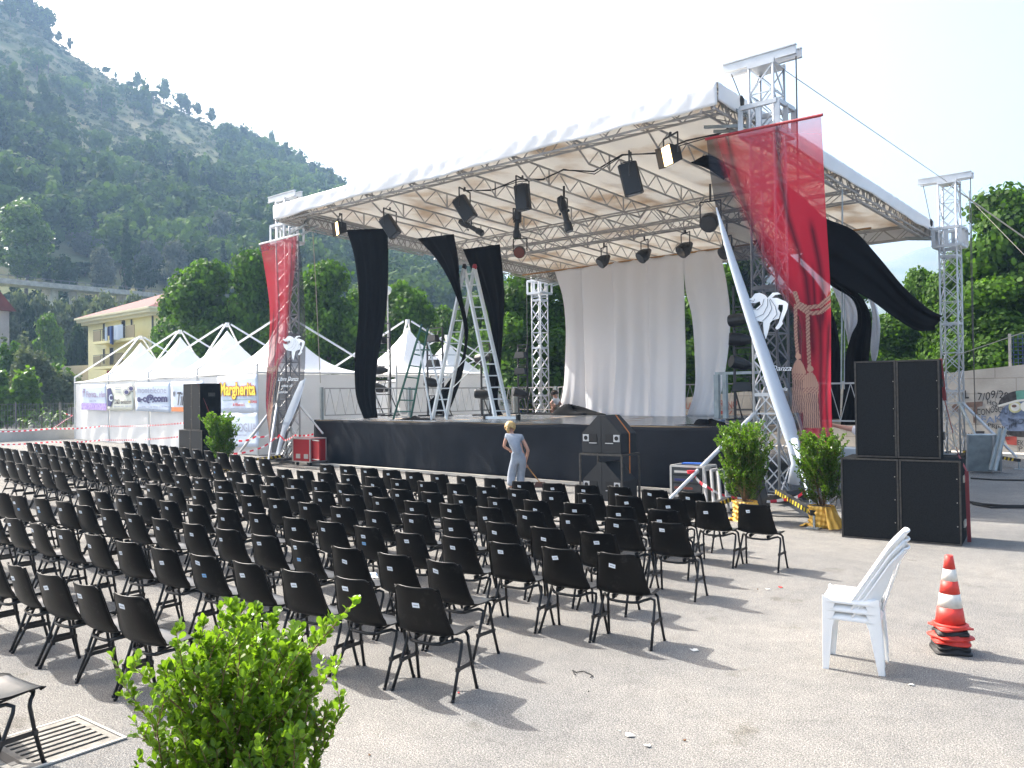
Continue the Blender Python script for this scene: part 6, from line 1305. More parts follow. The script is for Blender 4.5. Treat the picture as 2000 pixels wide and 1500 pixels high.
# equipment table behind the right speakers
mat('grey_plastic', (0.30, 0.35, 0.40), rough=.5)
q = atY(1648, 900, 15.6); bx = empty('equipment_box', (q.x-.05, 15.5, .0)); tag(bx, 'grey equipment box on a stand left of the right speakers', 'equipment box'); mb = MB(); mb.box((.2, .2, .98), (.75, .5, .28), rz=.1); mb.build('box', 'grey_plastic', bx, bevel=.01); mb = MB()
for x in (-.1, .5): mb.bar((x, 0, 0), (x, .4, .84), .03); mb.bar((x, .4, 0), (x, 0, .84), .03)
mb.build('stand', 'steel_dark', bx)
CH={('m',1):[(-6.041,10.211,2.1),(-6.627,10.19,2.5),(-7.24,10.23,2.8),(-7.775,10.123,3.2),(-8.347,10.052,3.5),(-8.904,9.98,3.9),(-9.567,10.04,4.2),(-10.155,9.997,4.6),(-10.725,9.925,4.9),(-11.31,9.874,5.3),(-11.871,9.819,5.6),(-12.414,9.754,6.0),(-12.963,9.701,6.3),(-13.428,9.58,6.7)],('m',2):[(-4.8,9.532,5.2),(-5.343,9.444,5.3),(-5.925,9.437,5.4),(-6.507,9.368,5.5),(-7.042,9.238,5.6),(-7.646,9.193,5.7),(-8.202,9.097,5.8),(-8.801,9.064,5.9),(-9.462,9.092,6.0),(-10.047,9.013,6.1),(-10.617,8.941,6.2),(-11.168,8.864,6.3),(-11.741,8.805,6.4),(-12.246,8.693,6.5),(-12.811,8.654,6.6),(-13.24,8.53,6.7)],('m',3):[(-5.435,8.484,6.7),(-6.015,8.451,6.5),(-6.614,8.373,6.3),(-7.184,8.277,6.1),(-7.753,8.199,6.0),(-8.346,8.138,5.8),(-8.951,8.099,5.6),(-9.56,8.058,5.5),(-10.161,8.01,5.3),(-10.732,7.952,5.1),(-11.312,7.903,4.9),(-11.876,7.837,4.8),(-12.393,7.771,4.6),(-12.908,7.708,4.4),(-13.498,7.705,4.2)],('m',4):[(-4.865,7.659,5.3),(-5.44,7.621,5.4),(-6.041,7.573,5.4),(-6.636,7.507,5.4),(-7.219,7.434,5.5),(-7.829,7.391,5.5),(-8.391,7.292,5.6),(-9.032,7.279,5.6),(-9.622,7.212,5.6),(-10.224,7.162,5.7),(-10.825,7.1,5.7),(-11.407,7.043,5.8),(-11.94,6.957,5.8),(-12.476,6.891,5.9),(-13.037,6.836,5.9),(-13.61,6.799,5.9)],('m',5):[(-5.093,6.7,4.1),(-5.686,6.645,4.3),(-6.292,6.613,4.5),(-6.874,6.527,4.7),(-7.505,6.491,5.0),(-8.074,6.391,5.2),(-8.71,6.361,5.4),(-9.366,6.339,5.6),(-9.993,6.288,5.9),(-10.57,6.232,6.1),(-11.142,6.166,6.3),(-11.703,6.094,6.5),(-12.221,5.989,6.8),(-12.767,5.924,7.0),(-13.291,5.839,7.2)],('m',6):[(-4.318,5.92,5.7),(-4.842,5.815,5.7),(-5.4,5.728,5.6),(-5.996,5.68,5.6),(-6.547,5.562,5.6),(-7.208,5.562,5.6),(-7.814,5.523,5.6),(-8.396,5.47,5.5),(-9.034,5.419,5.5),(-9.654,5.354,5.5),(-10.294,5.299,5.5),(-10.888,5.234,5.4),(-11.451,5.185,5.4),(-11.976,5.125,5.4),(-12.466,5.047,5.4),(-12.908,4.972,5.4)],('m',7):[(-5.234,4.779,2.7),(-5.816,4.734,3.0),(-6.396,4.672,3.2),(-7.002,4.635,3.5),(-7.608,4.591,3.8),(-8.255,4.563,4.1),(-8.895,4.529,4.3),(-9.526,4.482,4.6),(-10.135,4.441,4.9),(-10.724,4.406,5.2),(-11.297,4.344,5.4),(-11.821,4.3,5.7),(-12.347,4.209,6.0),(-12.851,4.098,6.3),(-13.326,4.033,6.3),(-13.801,3.969,6.3)],('m',8):[(-4.726,4.004,8.7),(-5.292,3.892,8.1),(-5.859,3.794,7.4),(-6.467,3.725,6.7),(-7.084,3.667,6.1),(-7.686,3.606,5.4),(-8.33,3.561,4.7),(-9.008,3.542,4.1),(-9.608,3.484,3.4),(-10.236,3.438,2.7),(-10.837,3.397,2.1),(-11.443,3.372,2.1),(-12.05,3.347,2.1)],('m',9):[(-6.109,2.59,4.6),(-6.708,2.546,3.8),(-7.32,2.511,2.9),(-7.93,2.485,2.1),(-8.538,2.459,2.1),(-9.146,2.433,2.1)],('l',1):[(-15.268,9.409,-3.3),(-15.837,9.425,-3.3),(-16.459,9.452,-3.3),(-17.077,9.5,-3.3),(-17.712,9.551,-3.3),(-18.307,9.584,-3.3),(-18.917,9.619,-3.3),(-19.468,9.642,-3.3),(-20.03,9.667,-3.3),(-20.629,9.712,-3.3),(-21.201,9.738,-3.3),(-21.712,9.748,-3.3),(-22.356,9.831,-3.3)],('l',2):[(-15.193,8.323,-3.8),(-15.758,8.36,-3.8),(-16.311,8.396,-3.8),(-16.824,8.4,-3.8),(-17.358,8.433,-3.8),(-17.939,8.465,-3.8),(-18.49,8.505,-3.8),(-19.011,8.524,-3.8),(-19.659,8.592,-3.8),(-20.189,8.591,-3.8),(-20.689,8.581,-3.8),(-21.412,8.689,-3.8),(-22.032,8.751,-3.8),(-22.676,8.821,-3.8),(-23.343,8.891,-3.8),(-23.956,8.935,-3.8)],('l',3):[(-15.534,7.451,-4.2),(-16.113,7.486,-4.2),(-16.657,7.502,-4.2),(-17.235,7.537,-4.2),(-17.793,7.554,-4.2),(-18.39,7.592,-4.2),(-19.016,7.648,-4.2),(-19.58,7.681,-4.2),(-20.23,7.747,-4.2),(-20.809,7.784,-4.2),(-21.49,7.851,-4.2),(-22.124,7.908,-4.2),(-22.781,7.968,-4.2),(-23.353,7.999,-4.2),(-24.044,8.059,-4.2)],('l',4):[(-15.254,6.634,-1.4),(-15.852,6.65,-1.4),(-16.474,6.677,-1.4),(-17.033,6.672,-1.4),(-17.62,6.681,-1.4),(-18.2,6.691,-1.4),(-18.809,6.715,-1.4),(-19.387,6.727,-1.4),(-19.936,6.737,-1.4),(-20.528,6.753,-1.4),(-21.162,6.782,-1.4),(-21.764,6.815,-1.4),(-22.365,6.849,-1.4)],('l',5):[(-15.616,5.646,-0.1),(-16.236,5.644,-0.1),(-16.892,5.67,-0.1),(-17.391,5.643,-0.1),(-17.953,5.653,-0.1),(-18.515,5.663,-0.1)]}# ------------------------------------------------------------------ potted shrubs
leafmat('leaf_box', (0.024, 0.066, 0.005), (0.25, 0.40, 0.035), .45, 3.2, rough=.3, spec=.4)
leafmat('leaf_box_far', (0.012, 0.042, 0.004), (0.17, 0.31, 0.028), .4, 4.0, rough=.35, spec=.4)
leafmat('leaf_bamboo', (0.03, 0.09, 0.008), (0.16, 0.29, 0.03), .4, 4.0, rough=.4)
mat('twig', (0.20, 0.12, 0.06), rough=.8, var=.25, vscale=20)
mat('yellow_cloth', (0.85, 0.50, 0.09), rough=.55, var=.12, vscale=4, trans=.1)
SH = np.array([(0, 0), (.12, .22), (.30, .5), (.36, .75), (.22, .96), (0, 1.03), (-.22, .96), (-.36, .75), (-.30, .5), (-.12, .22)])
def boxwood(loc, H, W, nst, leaf, lsize, label, seed, dens=1.0, z0=.34, group='potted shrubs along the audience area', narrow=1.0, twr=.006, pot=True, leafm='leaf_box', lean=(0, 0), sub=14):
    rr = random.Random(seed); nr = np.random.default_rng(seed); t = empty('potted_shrub', loc); tag(t, label, 'potted plant', group)
    st = MB(); P = []; D = []
    def shoot(p, d, L, r, lvl):
        n = 7; pts = [p]; q = p.copy(); dd = d.copy()
        for i in range(n):
            dd = (dd+Vector((rr.uniform(-1, 1), rr.uniform(-1, 1), rr.uniform(-.2, .55)))*.16).normalized(); q = q+dd*(L/n); pts.append(q.copy())
            if lvl < 2 and i >= 1 and rr.random() < (.9 if lvl == 0 else .6)*dens:
                a = rr.uniform(0, 2*PI); side = Vector((math.cos(a), math.sin(a), rr.uniform(.2, .9))).normalized(); shoot(q.copy(), (dd*.5+side).normalized(), L*rr.uniform(.25, .5)*(1-.25*lvl)*min(1, max(.2, (H*1.02-q.z)/(H-z0)*2.6)), r*.5, lvl+1)
        st.tube(pts, [r*(1-.8*i/n)+.0008 for i in range(n+1)], 5)
        m_ = max(3, int(L/lsize*1.6*(1.3 if lvl else .75))); 
        for i in range(m_):
            tt = (.12 if lvl else .35)+(.88 if lvl else .65)*i/m_; k = tt*n; j = min(n-1, int(k)); b = pts[j].lerp(pts[j+1], k-j)
            for s in (0, 1): a = rr.uniform(0, 2*PI); side = Vector((math.cos(a), math.sin(a), .3)); P.append(b); D.append((dd*.55+side).normalized())
        for s in range(4): P.append(pts[-1]); a = rr.uniform(0, 6.28); D.append((dd*1.3+Vector((math.cos(a), math.sin(a), .2))*.8).normalized())
    for i in range(nst):
        a = 2*PI*i/nst+rr.uniform(-.3, .3); q = rr.random()**.7; base = Vector((math.cos(a)*.06*q, math.sin(a)*.06*q, z0)); tilt = q*W/2/H*1.15*narrow
        d = Vector((math.cos(a)*tilt+lean[0], math.sin(a)*tilt+lean[1], 1)).normalized(); shoot(base, d, (H-z0)*rr.uniform(.66, 1.0)*(1-.12*q), twr, 0)
    for i in range(nst*sub//14*5):
        a = rr.uniform(0, 2*PI); z = z0+(H-z0)*rr.uniform(.0, .78); rad = W*.5*rr.uniform(.12, .72)*math.sin(PI*min(.95, .24+(z-z0)/(H-z0)*.62)); b = Vector((math.cos(a)*rad, math.sin(a)*rad, z)); shoot(b, Vector((math.cos(a), math.sin(a), 1.0)).normalized(), W*rr.uniform(.22, .42), twr*.45, 1)
    P = np.array([tuple(p) for p in P]); D = np.array([tuple(d) for d in D]); N = len(P)
    # leaf frames: y along D, normal random but upward biased
    up = nr.normal(size=(N, 3))*.7+np.array([0, 0, 1.0]); x = np.cross(D, up); x /= np.linalg.norm(x, axis=1)[:, None]+1e-9; nn = np.cross(x, D)
    s = lsize*nr.uniform(.6, 1.15, N)[:, None]; m_ = len(SH); V = np.empty((N, m_, 3))
    for i, (a, b) in enumerate(SH): V[:, i] = P+x*a*s*.92+D*b*s+nn*(abs(a)*.35-.25*b*b)*s*.6
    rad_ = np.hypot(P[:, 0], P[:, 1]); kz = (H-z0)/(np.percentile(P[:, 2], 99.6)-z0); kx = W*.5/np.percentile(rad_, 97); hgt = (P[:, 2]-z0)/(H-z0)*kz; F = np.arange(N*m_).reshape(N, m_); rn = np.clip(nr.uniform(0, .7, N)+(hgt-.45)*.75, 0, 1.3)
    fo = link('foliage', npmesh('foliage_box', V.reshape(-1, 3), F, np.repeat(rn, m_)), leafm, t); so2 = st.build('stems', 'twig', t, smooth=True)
    for o_ in (fo, so2): o_.scale = (kx, kx, kz); o_.location = (0, 0, z0*(1-kz))
    if pot:
        def pf(s_, t_): a = 2*PI*s_; r = .17+.015*t_+.012*math.sin(9*a+6*t_)+.010*math.sin(17*a-5*t_)+.012*math.sin(26*t_+2*a); return (math.cos(a)*r, math.sin(a)*r, .005+.34*t_)
        mb = MB(); mb.grid(pf, 72, 26); pt = mb.build('pot_wrap', 'yellow_cloth', t, smooth=True); mb = MB()
        def kf(s_, t_): a = -.9+1.2*s_; r = .19+.18*t_+.02*math.sin(20*s_); return (math.cos(a)*r, math.sin(a)*r-.02, .30-.29*t_+.03*math.sin(14*s_+8*t_)*(1-t_)+.01)
        mb.grid(kf, 22, 14); mb.build('wrap_tail', 'yellow_cloth', pt, smooth=True); mb = MB()
        def kf2(s_, t_): a = 2.6+1.1*s_; r = .17+.16*t_; return (math.cos(a)*r, math.sin(a)*r, .012+.06*(1-t_)*abs(math.sin(7*s_))+.03*math.sin(9*t_+4*s_)*(1-t_))
        mb.grid(kf2, 18, 10); mb.build('wrap_tail', 'yellow_cloth', pt, smooth=True); mb = MB(); mb.lathe([(.16, .30), (.16, .33)], (0, 0, 0), 20); mb.build('soil', 'bark', pt)
    return t
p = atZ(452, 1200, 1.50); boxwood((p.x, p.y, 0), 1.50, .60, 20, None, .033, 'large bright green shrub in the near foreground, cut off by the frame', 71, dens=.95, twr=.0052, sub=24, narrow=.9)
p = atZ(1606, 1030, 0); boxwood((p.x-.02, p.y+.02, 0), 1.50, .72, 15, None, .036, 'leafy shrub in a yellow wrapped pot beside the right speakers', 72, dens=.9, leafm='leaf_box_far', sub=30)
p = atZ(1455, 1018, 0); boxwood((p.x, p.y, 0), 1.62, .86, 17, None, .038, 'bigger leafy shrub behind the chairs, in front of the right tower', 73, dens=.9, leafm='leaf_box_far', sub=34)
q = Vector((-21.6, 12.75, 0)); p = atD(432, 880, .664*21.6+.747*12.75); boxwood((p.x, p.y, 0), 1.72, .85, 15, None, .055, 'feathery light green shrub in a yellow pot beside the left speakers', 74, dens=.9, leafm='leaf_bamboo', twr=.006, sub=24)

# ------------------------------------------------------------------ the black stacking chairs
mat('chair_seat_sheen', (0.035, 0.037, 0.04), rough=.30, spec=.6, var=.3, vscale=5)  # sky reflection on the seat tops, painted in as a lighter grey
mat('chair_shell', (0.003, 0.003, 0.0033), rough=.36, spec=.2, bump=.04, bscale=60, var=.25, vscale=3)
mat('chair_frame', (0.008, 0.008, 0.009), rough=.4, spec=.4)
mat('chair_brace', (0.03, 0.025, 0.022), rough=.6)
mat('sticker', (0.80, 0.84, 0.88), rough=.6); mat('sticker_blue', (0.22, 0.45, 0.75), rough=.6); mat('sticker_ink', (0.22, 0.23, 0.25), rough=.7)
PROF = [(-.272, .800, .168), (-.268, .785, .178), (-.258, .745, .184), (-.240, .68, .192), (-.222, .61, .202), (-.205, .55, .212), (-.188, .50, .220), (-.165, .463, .226), (-.130, .438, .229), (-.08, .427, .229), (-.02, .424, .228), (.05, .427, .226), (.11, .434, .222), (.155, .438, .214), (.185, .434, .200), (.200, .424, .184)]
def scuffs():
    m = MATS['chair_shell']; n = m.node_tree; b = n.nodes['Principled BSDF']; oi = n.nodes.new('ShaderNodeObjectInfo'); tc = n.nodes.new('ShaderNodeTexCoord')
    va = n.nodes.new('ShaderNodeVectorMath'); va.operation = 'ADD'; n.links.new(tc.outputs['Object'], va.inputs[0]); n.links.new(oi.outputs['Location'], va.inputs[1])
    q = n.nodes.new('ShaderNodeTexNoise'); q.inputs['Scale'].default_value = 7; q.inputs['Detail'].default_value = 9; q.inputs['Roughness'].default_value = .75; n.links.new(va.outputs[0], q.inputs['Vector'])
    r = n.nodes.new('ShaderNodeValToRGB'); r.color_ramp.elements[0].position = .56; r.color_ramp.elements[1].position = .80; r.color_ramp.elements[0].color = (.003, .003, .0033, 1); r.color_ramp.elements[1].color = (.045, .042, .038, 1)
    n.links.new(q.outputs['Fac'], r.inputs['Fac']); n.links.new(r.outputs[0], b.inputs['Base Color']); mr = n.nodes.new('ShaderNodeMapRange'); mr.inputs[3].default_value = .26; mr.inputs[4].default_value = .5
    n.links.new(q.outputs['Fac'], mr.inputs[0]); n.links.new(mr.outputs[0], b.inputs['Roughness'])
scuffs()
def shell_mesh(nu=12):
    n = len(PROF); T = []
    for j in range(n):
        a = PROF[max(j-1, 0)]; b = PROF[min(j+1, n-1)]; d = Vector((0, b[0]-a[0], b[1]-a[1])).normalized(); T.append(Vector((0, d.z, -d.y)) if True else d)
    def pt(i, j, off):
        s = -1+2*i/nu; y, z, w_ = PROF[j]; nrm = T[j]*-1  # points to the sitter's side
        back = 1 if j < 7 else (0.5 if j < 9 else 0.0)
        bend = .045*abs(s)**2.6 if j < 8 else (.028 if j < 12 else .028*(1-(j-11)/5))*abs(s)**3.5
        if j < 8: bend = .048*abs(s)**2.4
        corner = 1.0
        if j == 0: z -= .030*max(0, abs(s)-.72)/.28*max(0, abs(s)-.72)/.28*1.2
        if j == n-1: y -= .03*max(0, abs(s)-.6)/.4
        return Vector((s*w_*1.07, y, z))+nrm*(bend+off)
    return pt, n
def build_shell():
    nu = 12; pt, n = shell_mesh(nu); mb = MB(); w_ = nu+1; th = .005
    vs = [pt(i, j, 0) for j in range(n) for i in range(nu+1)]+[pt(i, j, -th) for j in range(n) for i in range(nu+1)]; N = n*w_
    fs = []; wi = []
    for j in range(n-1):
        for i in range(nu):
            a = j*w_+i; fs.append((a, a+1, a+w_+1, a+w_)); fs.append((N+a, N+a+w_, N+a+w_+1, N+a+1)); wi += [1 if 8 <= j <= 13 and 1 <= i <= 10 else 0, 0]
    for i in range(nu): fs.append((i, N+i, N+i+1, i+1)); a = (n-1)*w_+i; fs.append((a, a+1, N+a+1, N+a))
    for j in range(n-1): a = j*w_; fs.append((a, a+w_, N+a+w_, N+a)); a = j*w_+nu; fs.append((a, N+a, N+a+w_, a+w_))
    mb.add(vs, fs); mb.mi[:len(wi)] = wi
    # rolled rim
    rim = [pt(i, 0, -.004) for i in range(nu+1)]+[pt(nu, j, -.004) for j in range(1, n)]+[pt(i, n-1, -.004) for i in range(nu-1, -1, -1)]+[pt(0, j, -.004) for j in range(n-2, 0, -1)]
    mb.tube(rim, .0055, 6, closed=True); return mb.mesh('chair_shell', True)
SHELL = build_shell()
def leg_mesh(sx, front):
    mb = MB()
    if front: pts = [(sx*.150, .150, .412), (sx*.195, .125, .408), (sx*.228, .095, .392), (sx*.236, .085, .36), (sx*.246, .11, .2), (sx*.262, .155, 0)]
    else: pts = [(sx*.13, -.115, .375), (sx*.175, -.080, .392), (sx*.215, -.035, .402), (sx*.236, -.005, .385), (sx*.241, -.012, .35), (sx*.250, -.08, .19), (sx*.266, -.172, 0)]
    mb.tube(pts, .0122, 7); mb.lathe([(.0135, -.0), (.0135, .02)], pts[-1], 8); return mb.mesh('chair_leg', True)
LEGM = {(s, f): leg_mesh(s, f) for s in (-1, 1) for f in (0, 1)}
def frame_mesh():
    mb = MB(); mb.tube([(-.13, -.115, .375), (-.06, -.125, .37), (.06, -.125, .37), (.13, -.115, .375)], .0122, 7); mb.tube([(-.15, .15, .412), (.15, .15, .412)], .0122, 7)
    for s in (-1, 1): mb.tube([(s*.11, -.118, .377), (s*.11, .15, .412)], .008, 6); mb.box((s*.11, -.06, .40), (.03, .05, .03)); mb.box((s*.11, .1, .415), (.03, .05, .02))
    return mb.mesh('seat_frame', True)
def brace_mesh(s):
    mb = MB(); mb.bar((s*.249, -.078, .20), (s*.2475, .112, .20), .03, .005, up=(1, 0, 0)); mb.bar((s*.249, -.078, .185), (s*.249, -.078, .215), .026); mb.bar((s*.2475, .11, .185), (s*.2475, .11, .215), .026); return mb.mesh('brace', False)
def stick_mesh(m2=False, s=1.0):
    mb = MB(); w_, h = .060*s, .036*s; mb.add([(-w_/2, 0, -h/2), (w_/2, 0, -h/2), (w_/2, 0, h/2), (-w_/2, 0, h/2), (-w_/2, .002, -h/2), (w_/2, .002, -h/2), (w_/2, .002, h/2), (-w_/2, .002, h/2)], [(0, 1, 2, 3), (4, 7, 6, 5), (0, 4, 5, 1), (1, 5, 6, 2), (2, 6, 7, 3), (3, 7, 4, 0)])
    mb.cur = 1
    for i in range(5): x = -w_*.3+i*w_*.14; mb.add([(x, -.0006, -h*.14), (x+w_*.09, -.0006, -h*.14), (x+w_*.09, -.0006, h*.14), (x, -.0006, h*.14)], [(0, 1, 2, 3)])
    me = mb.mesh('sticker'); me.materials.append(MATS['sticker_blue' if m2 else 'sticker']); me.materials.append(MATS['sticker_ink']); return me
FRM = frame_mesh(); BRM = {s: brace_mesh(s) for s in (-1, 1)}; STK = stick_mesh(); STKB = stick_mesh(True, .9)
PARTMAT = {'s': 'chair_shell', 'f': 'chair_frame', 'b': 'chair_brace'}
for me in [SHELL]: me.materials.append(MATS['chair_shell']); me.materials.append(MATS['chair_seat_sheen'])
for me in list(LEGM.values())+[FRM]: me.materials.append(MATS['chair_frame'])
for me in BRM.values(): me.materials.append(MATS['chair_brace'])
def far_frame():
    bm = bmesh.new()
    for me in list(LEGM.values())+[FRM]+list(BRM.values()): bm.from_mesh(me)
    me = bpy.data.meshes.new('leg_frame'); bm.to_mesh(me); bm.free(); me.materials.append(MATS['chair_frame']); return me
FARF = far_frame()
def chair_proto(far):
    t = empty('stacking_chair'); link('shell', SHELL, None, t)
    if far: link('leg_frame', FARF, None, t)
    else:
        for s in (-1, 1):
            for f in (0, 1): link('leg', LEGM[(s, f)], None, t)
            link('brace', BRM[s], None, t)
        link('seat_frame', FRM, None, t)
    return t
CP = {False: chair_proto(False), True: chair_proto(True)}; CU = {False: False, True: False}
def add_sticker(t, x, z, blue=False, tilt=0.0):
    # back face of the shell at height z
    for a, b in zip(PROF, PROF[1:]):
        if b[1] <= z <= a[1]: k = (z-b[1])/(a[1]-b[1]); y = b[0]+(a[0]-b[0])*k; w_ = b[2]+(a[2]-b[2])*k; sl = math.atan2(b[0]-a[0], a[1]-b[1]); break
    s = x/w_; y += .048*abs(s)**2.4-.0075
    o = link('sticker', STKB if blue else STK, None, t); o.location = (x, y, z); o.rotation_euler = (sl*1.0, tilt, 0); return o
nth = ['', 'first', 'second', 'third', 'fourth', 'fifth', 'sixth', 'seventh', 'eighth', 'ninth', 'tenth', 'eleventh', 'twelfth', 'thirteenth', 'fourteenth', 'fifteenth', 'sixteenth', 'seventeenth']
def place_chair(x, y, ang, label, group, far, seed, stk=1):
    t = CP[far] if not CU[far] else copy_tree(CP[far]); CU[far] = True
    rr = random.Random(seed); a = math.radians(ang+2.0+rr.uniform(-4, 4)); t.location = (x, y, gz(x, y)); t.rotation_euler = (0, 0, a); tag(t, label, 'chair', group)
    t['stk'] = stk; return t, rr, stk
ALLCH = []
for (blk, row), L in CH.items():
    for i, (X, Y, A) in enumerate(L):
        a = math.radians(A+2); cx = X-(math.cos(a)*-.168-math.sin(a)*-.272); cy = Y-(math.sin(a)*-.168+math.cos(a)*-.272); far = blk == 'l'
        if blk == 'm': rn = f'{nth[row]} row from the stage' if row < 9 else 'last row nearest the camera'; lab = f'black chair in the {rn}, {nth[i+1]} from its right end, main block'
        else: lab = f'black chair in the {nth[row]} row from the stage, {nth[i+1]} from the aisle, left block'
        ALLCH.append(place_chair(cx, cy, A, lab, 'black chairs in the main block' if blk == 'm' else 'black chairs in the left block', far, row*100+i+(50 if far else 0)))
for i, (cx, cy) in enumerate([(-5.70, 1.74), (-6.32, 1.70)]): ALLCH.append(place_chair(cx, cy, 3, ['black chair at the lower left corner with only its seat in view', 'black chair left of the corner chair, barely in view'][i], 'black chairs in the main block', False, 990+i))
for t, rr, _ in ALLCH:
    add_sticker(t, rr.uniform(-.075, .01), rr.uniform(.665, .735), False, rr.uniform(-.2, .2))
    if rr.random() < .10: add_sticker(t, rr.uniform(-.06, .03), rr.uniform(.60, .63), True, rr.uniform(-.2, .2))
# crumpled paper on one seat
c = atZ(725, 1122, .45); heap((c.x, c.y, .435), .09, .05, .035, 'crumpled white paper lying on a chair seat', 9, m='sticker', nm='crumpled_paper', cat='paper')

# ------------------------------------------------------------------ white plastic chairs, stacked
mat('white_plastic', (0.92, 0.91, 0.89), rough=.35, spec=.5, trans=.12)
def monobloc():
    t = empty('plastic_chair'); mb = MB(); W = .21   # local +Y = the way it faces
    def seat(s, q):
        a, b = 2*s-1, 2*q-1; e = min(1, (abs(a)**9+abs(b)**9)); k = .93+.07*e; return (a*.222*(1-.04*e*abs(b)**4), .01+b*.212*(1-.04*e*abs(a)**4), .447+.01*q-.016*math.sin(PI*s)*math.sin(PI*q)-.062*e)
    mb.grid(seat, 34, 34); o = mb.build('seat', 'white_plastic', t, smooth=True); solid(o, .006)
    # legs, tapering L section
    for sx in (-1, 1):
        for y0, y1 in ((.19, .215), (-.17, -.225)):
            m2 = MB(); sg = 1 if y0 > 0 else -1; xo, xi = sx*.214, sx*.2
            a = [(xo, y0+sg*.02, .445), (xo, y0-sg*.075, .40), (xo, y0-sg*.05, .34), (sx*.205, y1-sg*.042, 0), (sx*.205, y1+sg*.0, 0)]; m2.poly(a, .008, (1, 0, 0))
            b = [(xo, y0+sg*.02, .445), (sx*.15, y0+sg*.02, .43), (sx*.175, y1, 0), (sx*.205, y1, 0)]; m2.poly(b, .008, (0, 1, 0)); m2.build('leg', 'white_plastic', t)
    # high back: two broad side frames, a curved head rail and thin slats
    def bp(s, q): # s across, q up
        z = .40+.55*q; y = -.19-.18*q-.05*max(0, q-.82)*5*.6; w_ = .205-.03*q if q < .8 else .181-.07*((q-.8)/.2)**2; return Vector((-w_+2*w_*s, y+(.20*(1-.85*q))*(abs(2*s-1)**2.6), z))
    m3 = MB()
    for s0, s1, q0, q1 in ((0, .20, 0, 1), (.80, 1, 0, 1), (.20, .80, .80, 1), (.20, .80, 0, .08)): m3.grid(lambda s, q, s0=s0, s1=s1, q0=q0, q1=q1: bp(s0+(s1-s0)*s, q0+(q1-q0)*q), 8, 16)
    for k in range(5): sc = .26+.12*k; m3.grid(lambda s, q, sc=sc: bp(.5+(sc-.5)*(.45+.75*q)-.014+.028*s, .10+.71*q), 2, 12)
    b = m3.build('backrest', 'white_plastic', t, smooth=True); solid(b, .012)
    m4 = MB()
    for s in (0, 1): m4.tube([bp(s, q/10) for q in range(11)], .010, 6)
    m4.tube([bp(s/10, 1) for s in range(11)], .011, 6); m4.build('back_rim', 'white_plastic', t, smooth=True); return t
mc = monobloc(); ctr = Vector((-2.465, 6.81, 0)); face = math.radians(194-90)
for i in range(3):
    t = mc if i == 0 else copy_tree(mc); t.location = (ctr.x, ctr.y, .064*i); t.rotation_euler = (0, 0, face); tag(t, ['bottom white plastic chair of the stack, its feet on the ground', 'middle white plastic chair of the stack', 'top white plastic chair of the stack'][i], 'plastic chair', 'stacked white plastic chairs')
# ------------------------------------------------------------------ stacked traffic cones
mat('cone_red', (0.62, 0.045, 0.03), rough=.5, var=.12, vscale=14, bump=.1); mat('cone_white', (0.66, 0.62, 0.55), rough=.6, var=.15, vscale=12); mat('cone_black', (0.015, 0.014, 0.014), rough=.6)
cc = atZ(1857, 1272, 0)
CB = [('cone_black', .0, .30, 'bottom'), ('cone_black', .035, .27, 'second from bottom'), ('cone_red', .075, .29, 'third from bottom'), ('cone_red', .115, .30, 'fourth from bottom'), ('cone_black', .145, .26, 'fifth from bottom'), ('cone_red', .195, .29, 'top')]
for i, (m_, z, w_, pos) in enumerate(CB):
    t = empty('traffic_cone', (cc.x, cc.y, z), [.5, .56, .45, .8, .5, .75][i]); tag(t, ('top traffic cone of the stack, red with two white bands' if i == 5 else f'traffic cone {pos} in the stack, only its {"black" if m_ == "cone_black" else "red"} base shows'), 'traffic cone', 'stacked traffic cones')
    def bf(s, q, w_=w_, i=i): # square base with rounded, slightly curled edge
        a = 2*PI*s; r0 = .115; c, s_ = math.cos(a), math.sin(a); sq = w_/2/max(abs(c), abs(s_))*.93; sq = min(sq, w_/2*1.22); r = r0+(sq-r0)*q; return (c*r, s_*r, .03*(1-q)**2+.012+.008*math.sin(3*a+i)*q)
    mb = MB(); mb.grid(bf, 40, 8); o = mb.build('base', m_, t, smooth=True); solid(o, .022 if m_ == 'cone_black' else .014)
    H = .56; z0 = .02
    if i == 5:
        k = 0
        for za, zb_, mm in ((0, .03, 'cone_red'), (.03, .155, 'cone_red'), (.155, .265, 'cone_white'), (.265, .37, 'cone_red'), (.37, .465, 'cone_white'), (.465, .575, 'cone_red')):
            r = lambda z_: .118-.088*(z_/.575)
            mb = MB()
            if za == 0: mb.lathe([(.138, .02), (.138, .036), (.122, .04)], (0, 0, 0), 28)
            else: mb.lathe([(r(za), z0+za), (r(zb_), z0+zb_)]+([(r(zb_)-.006, z0+zb_+.002), (.018, z0+zb_-.01)] if zb_ > .5 else []), (0, 0, 0), 28)
            mb.build('reflective_band' if mm == 'cone_white' else 'cone_body', mm, t, smooth=(za != 0))
    else: mb = MB(); mb.lathe([(.112, .02), (.112-.06, .36)], (0, 0, 0), 20); mb.build('cone_body', 'cone_red', t, smooth=True)
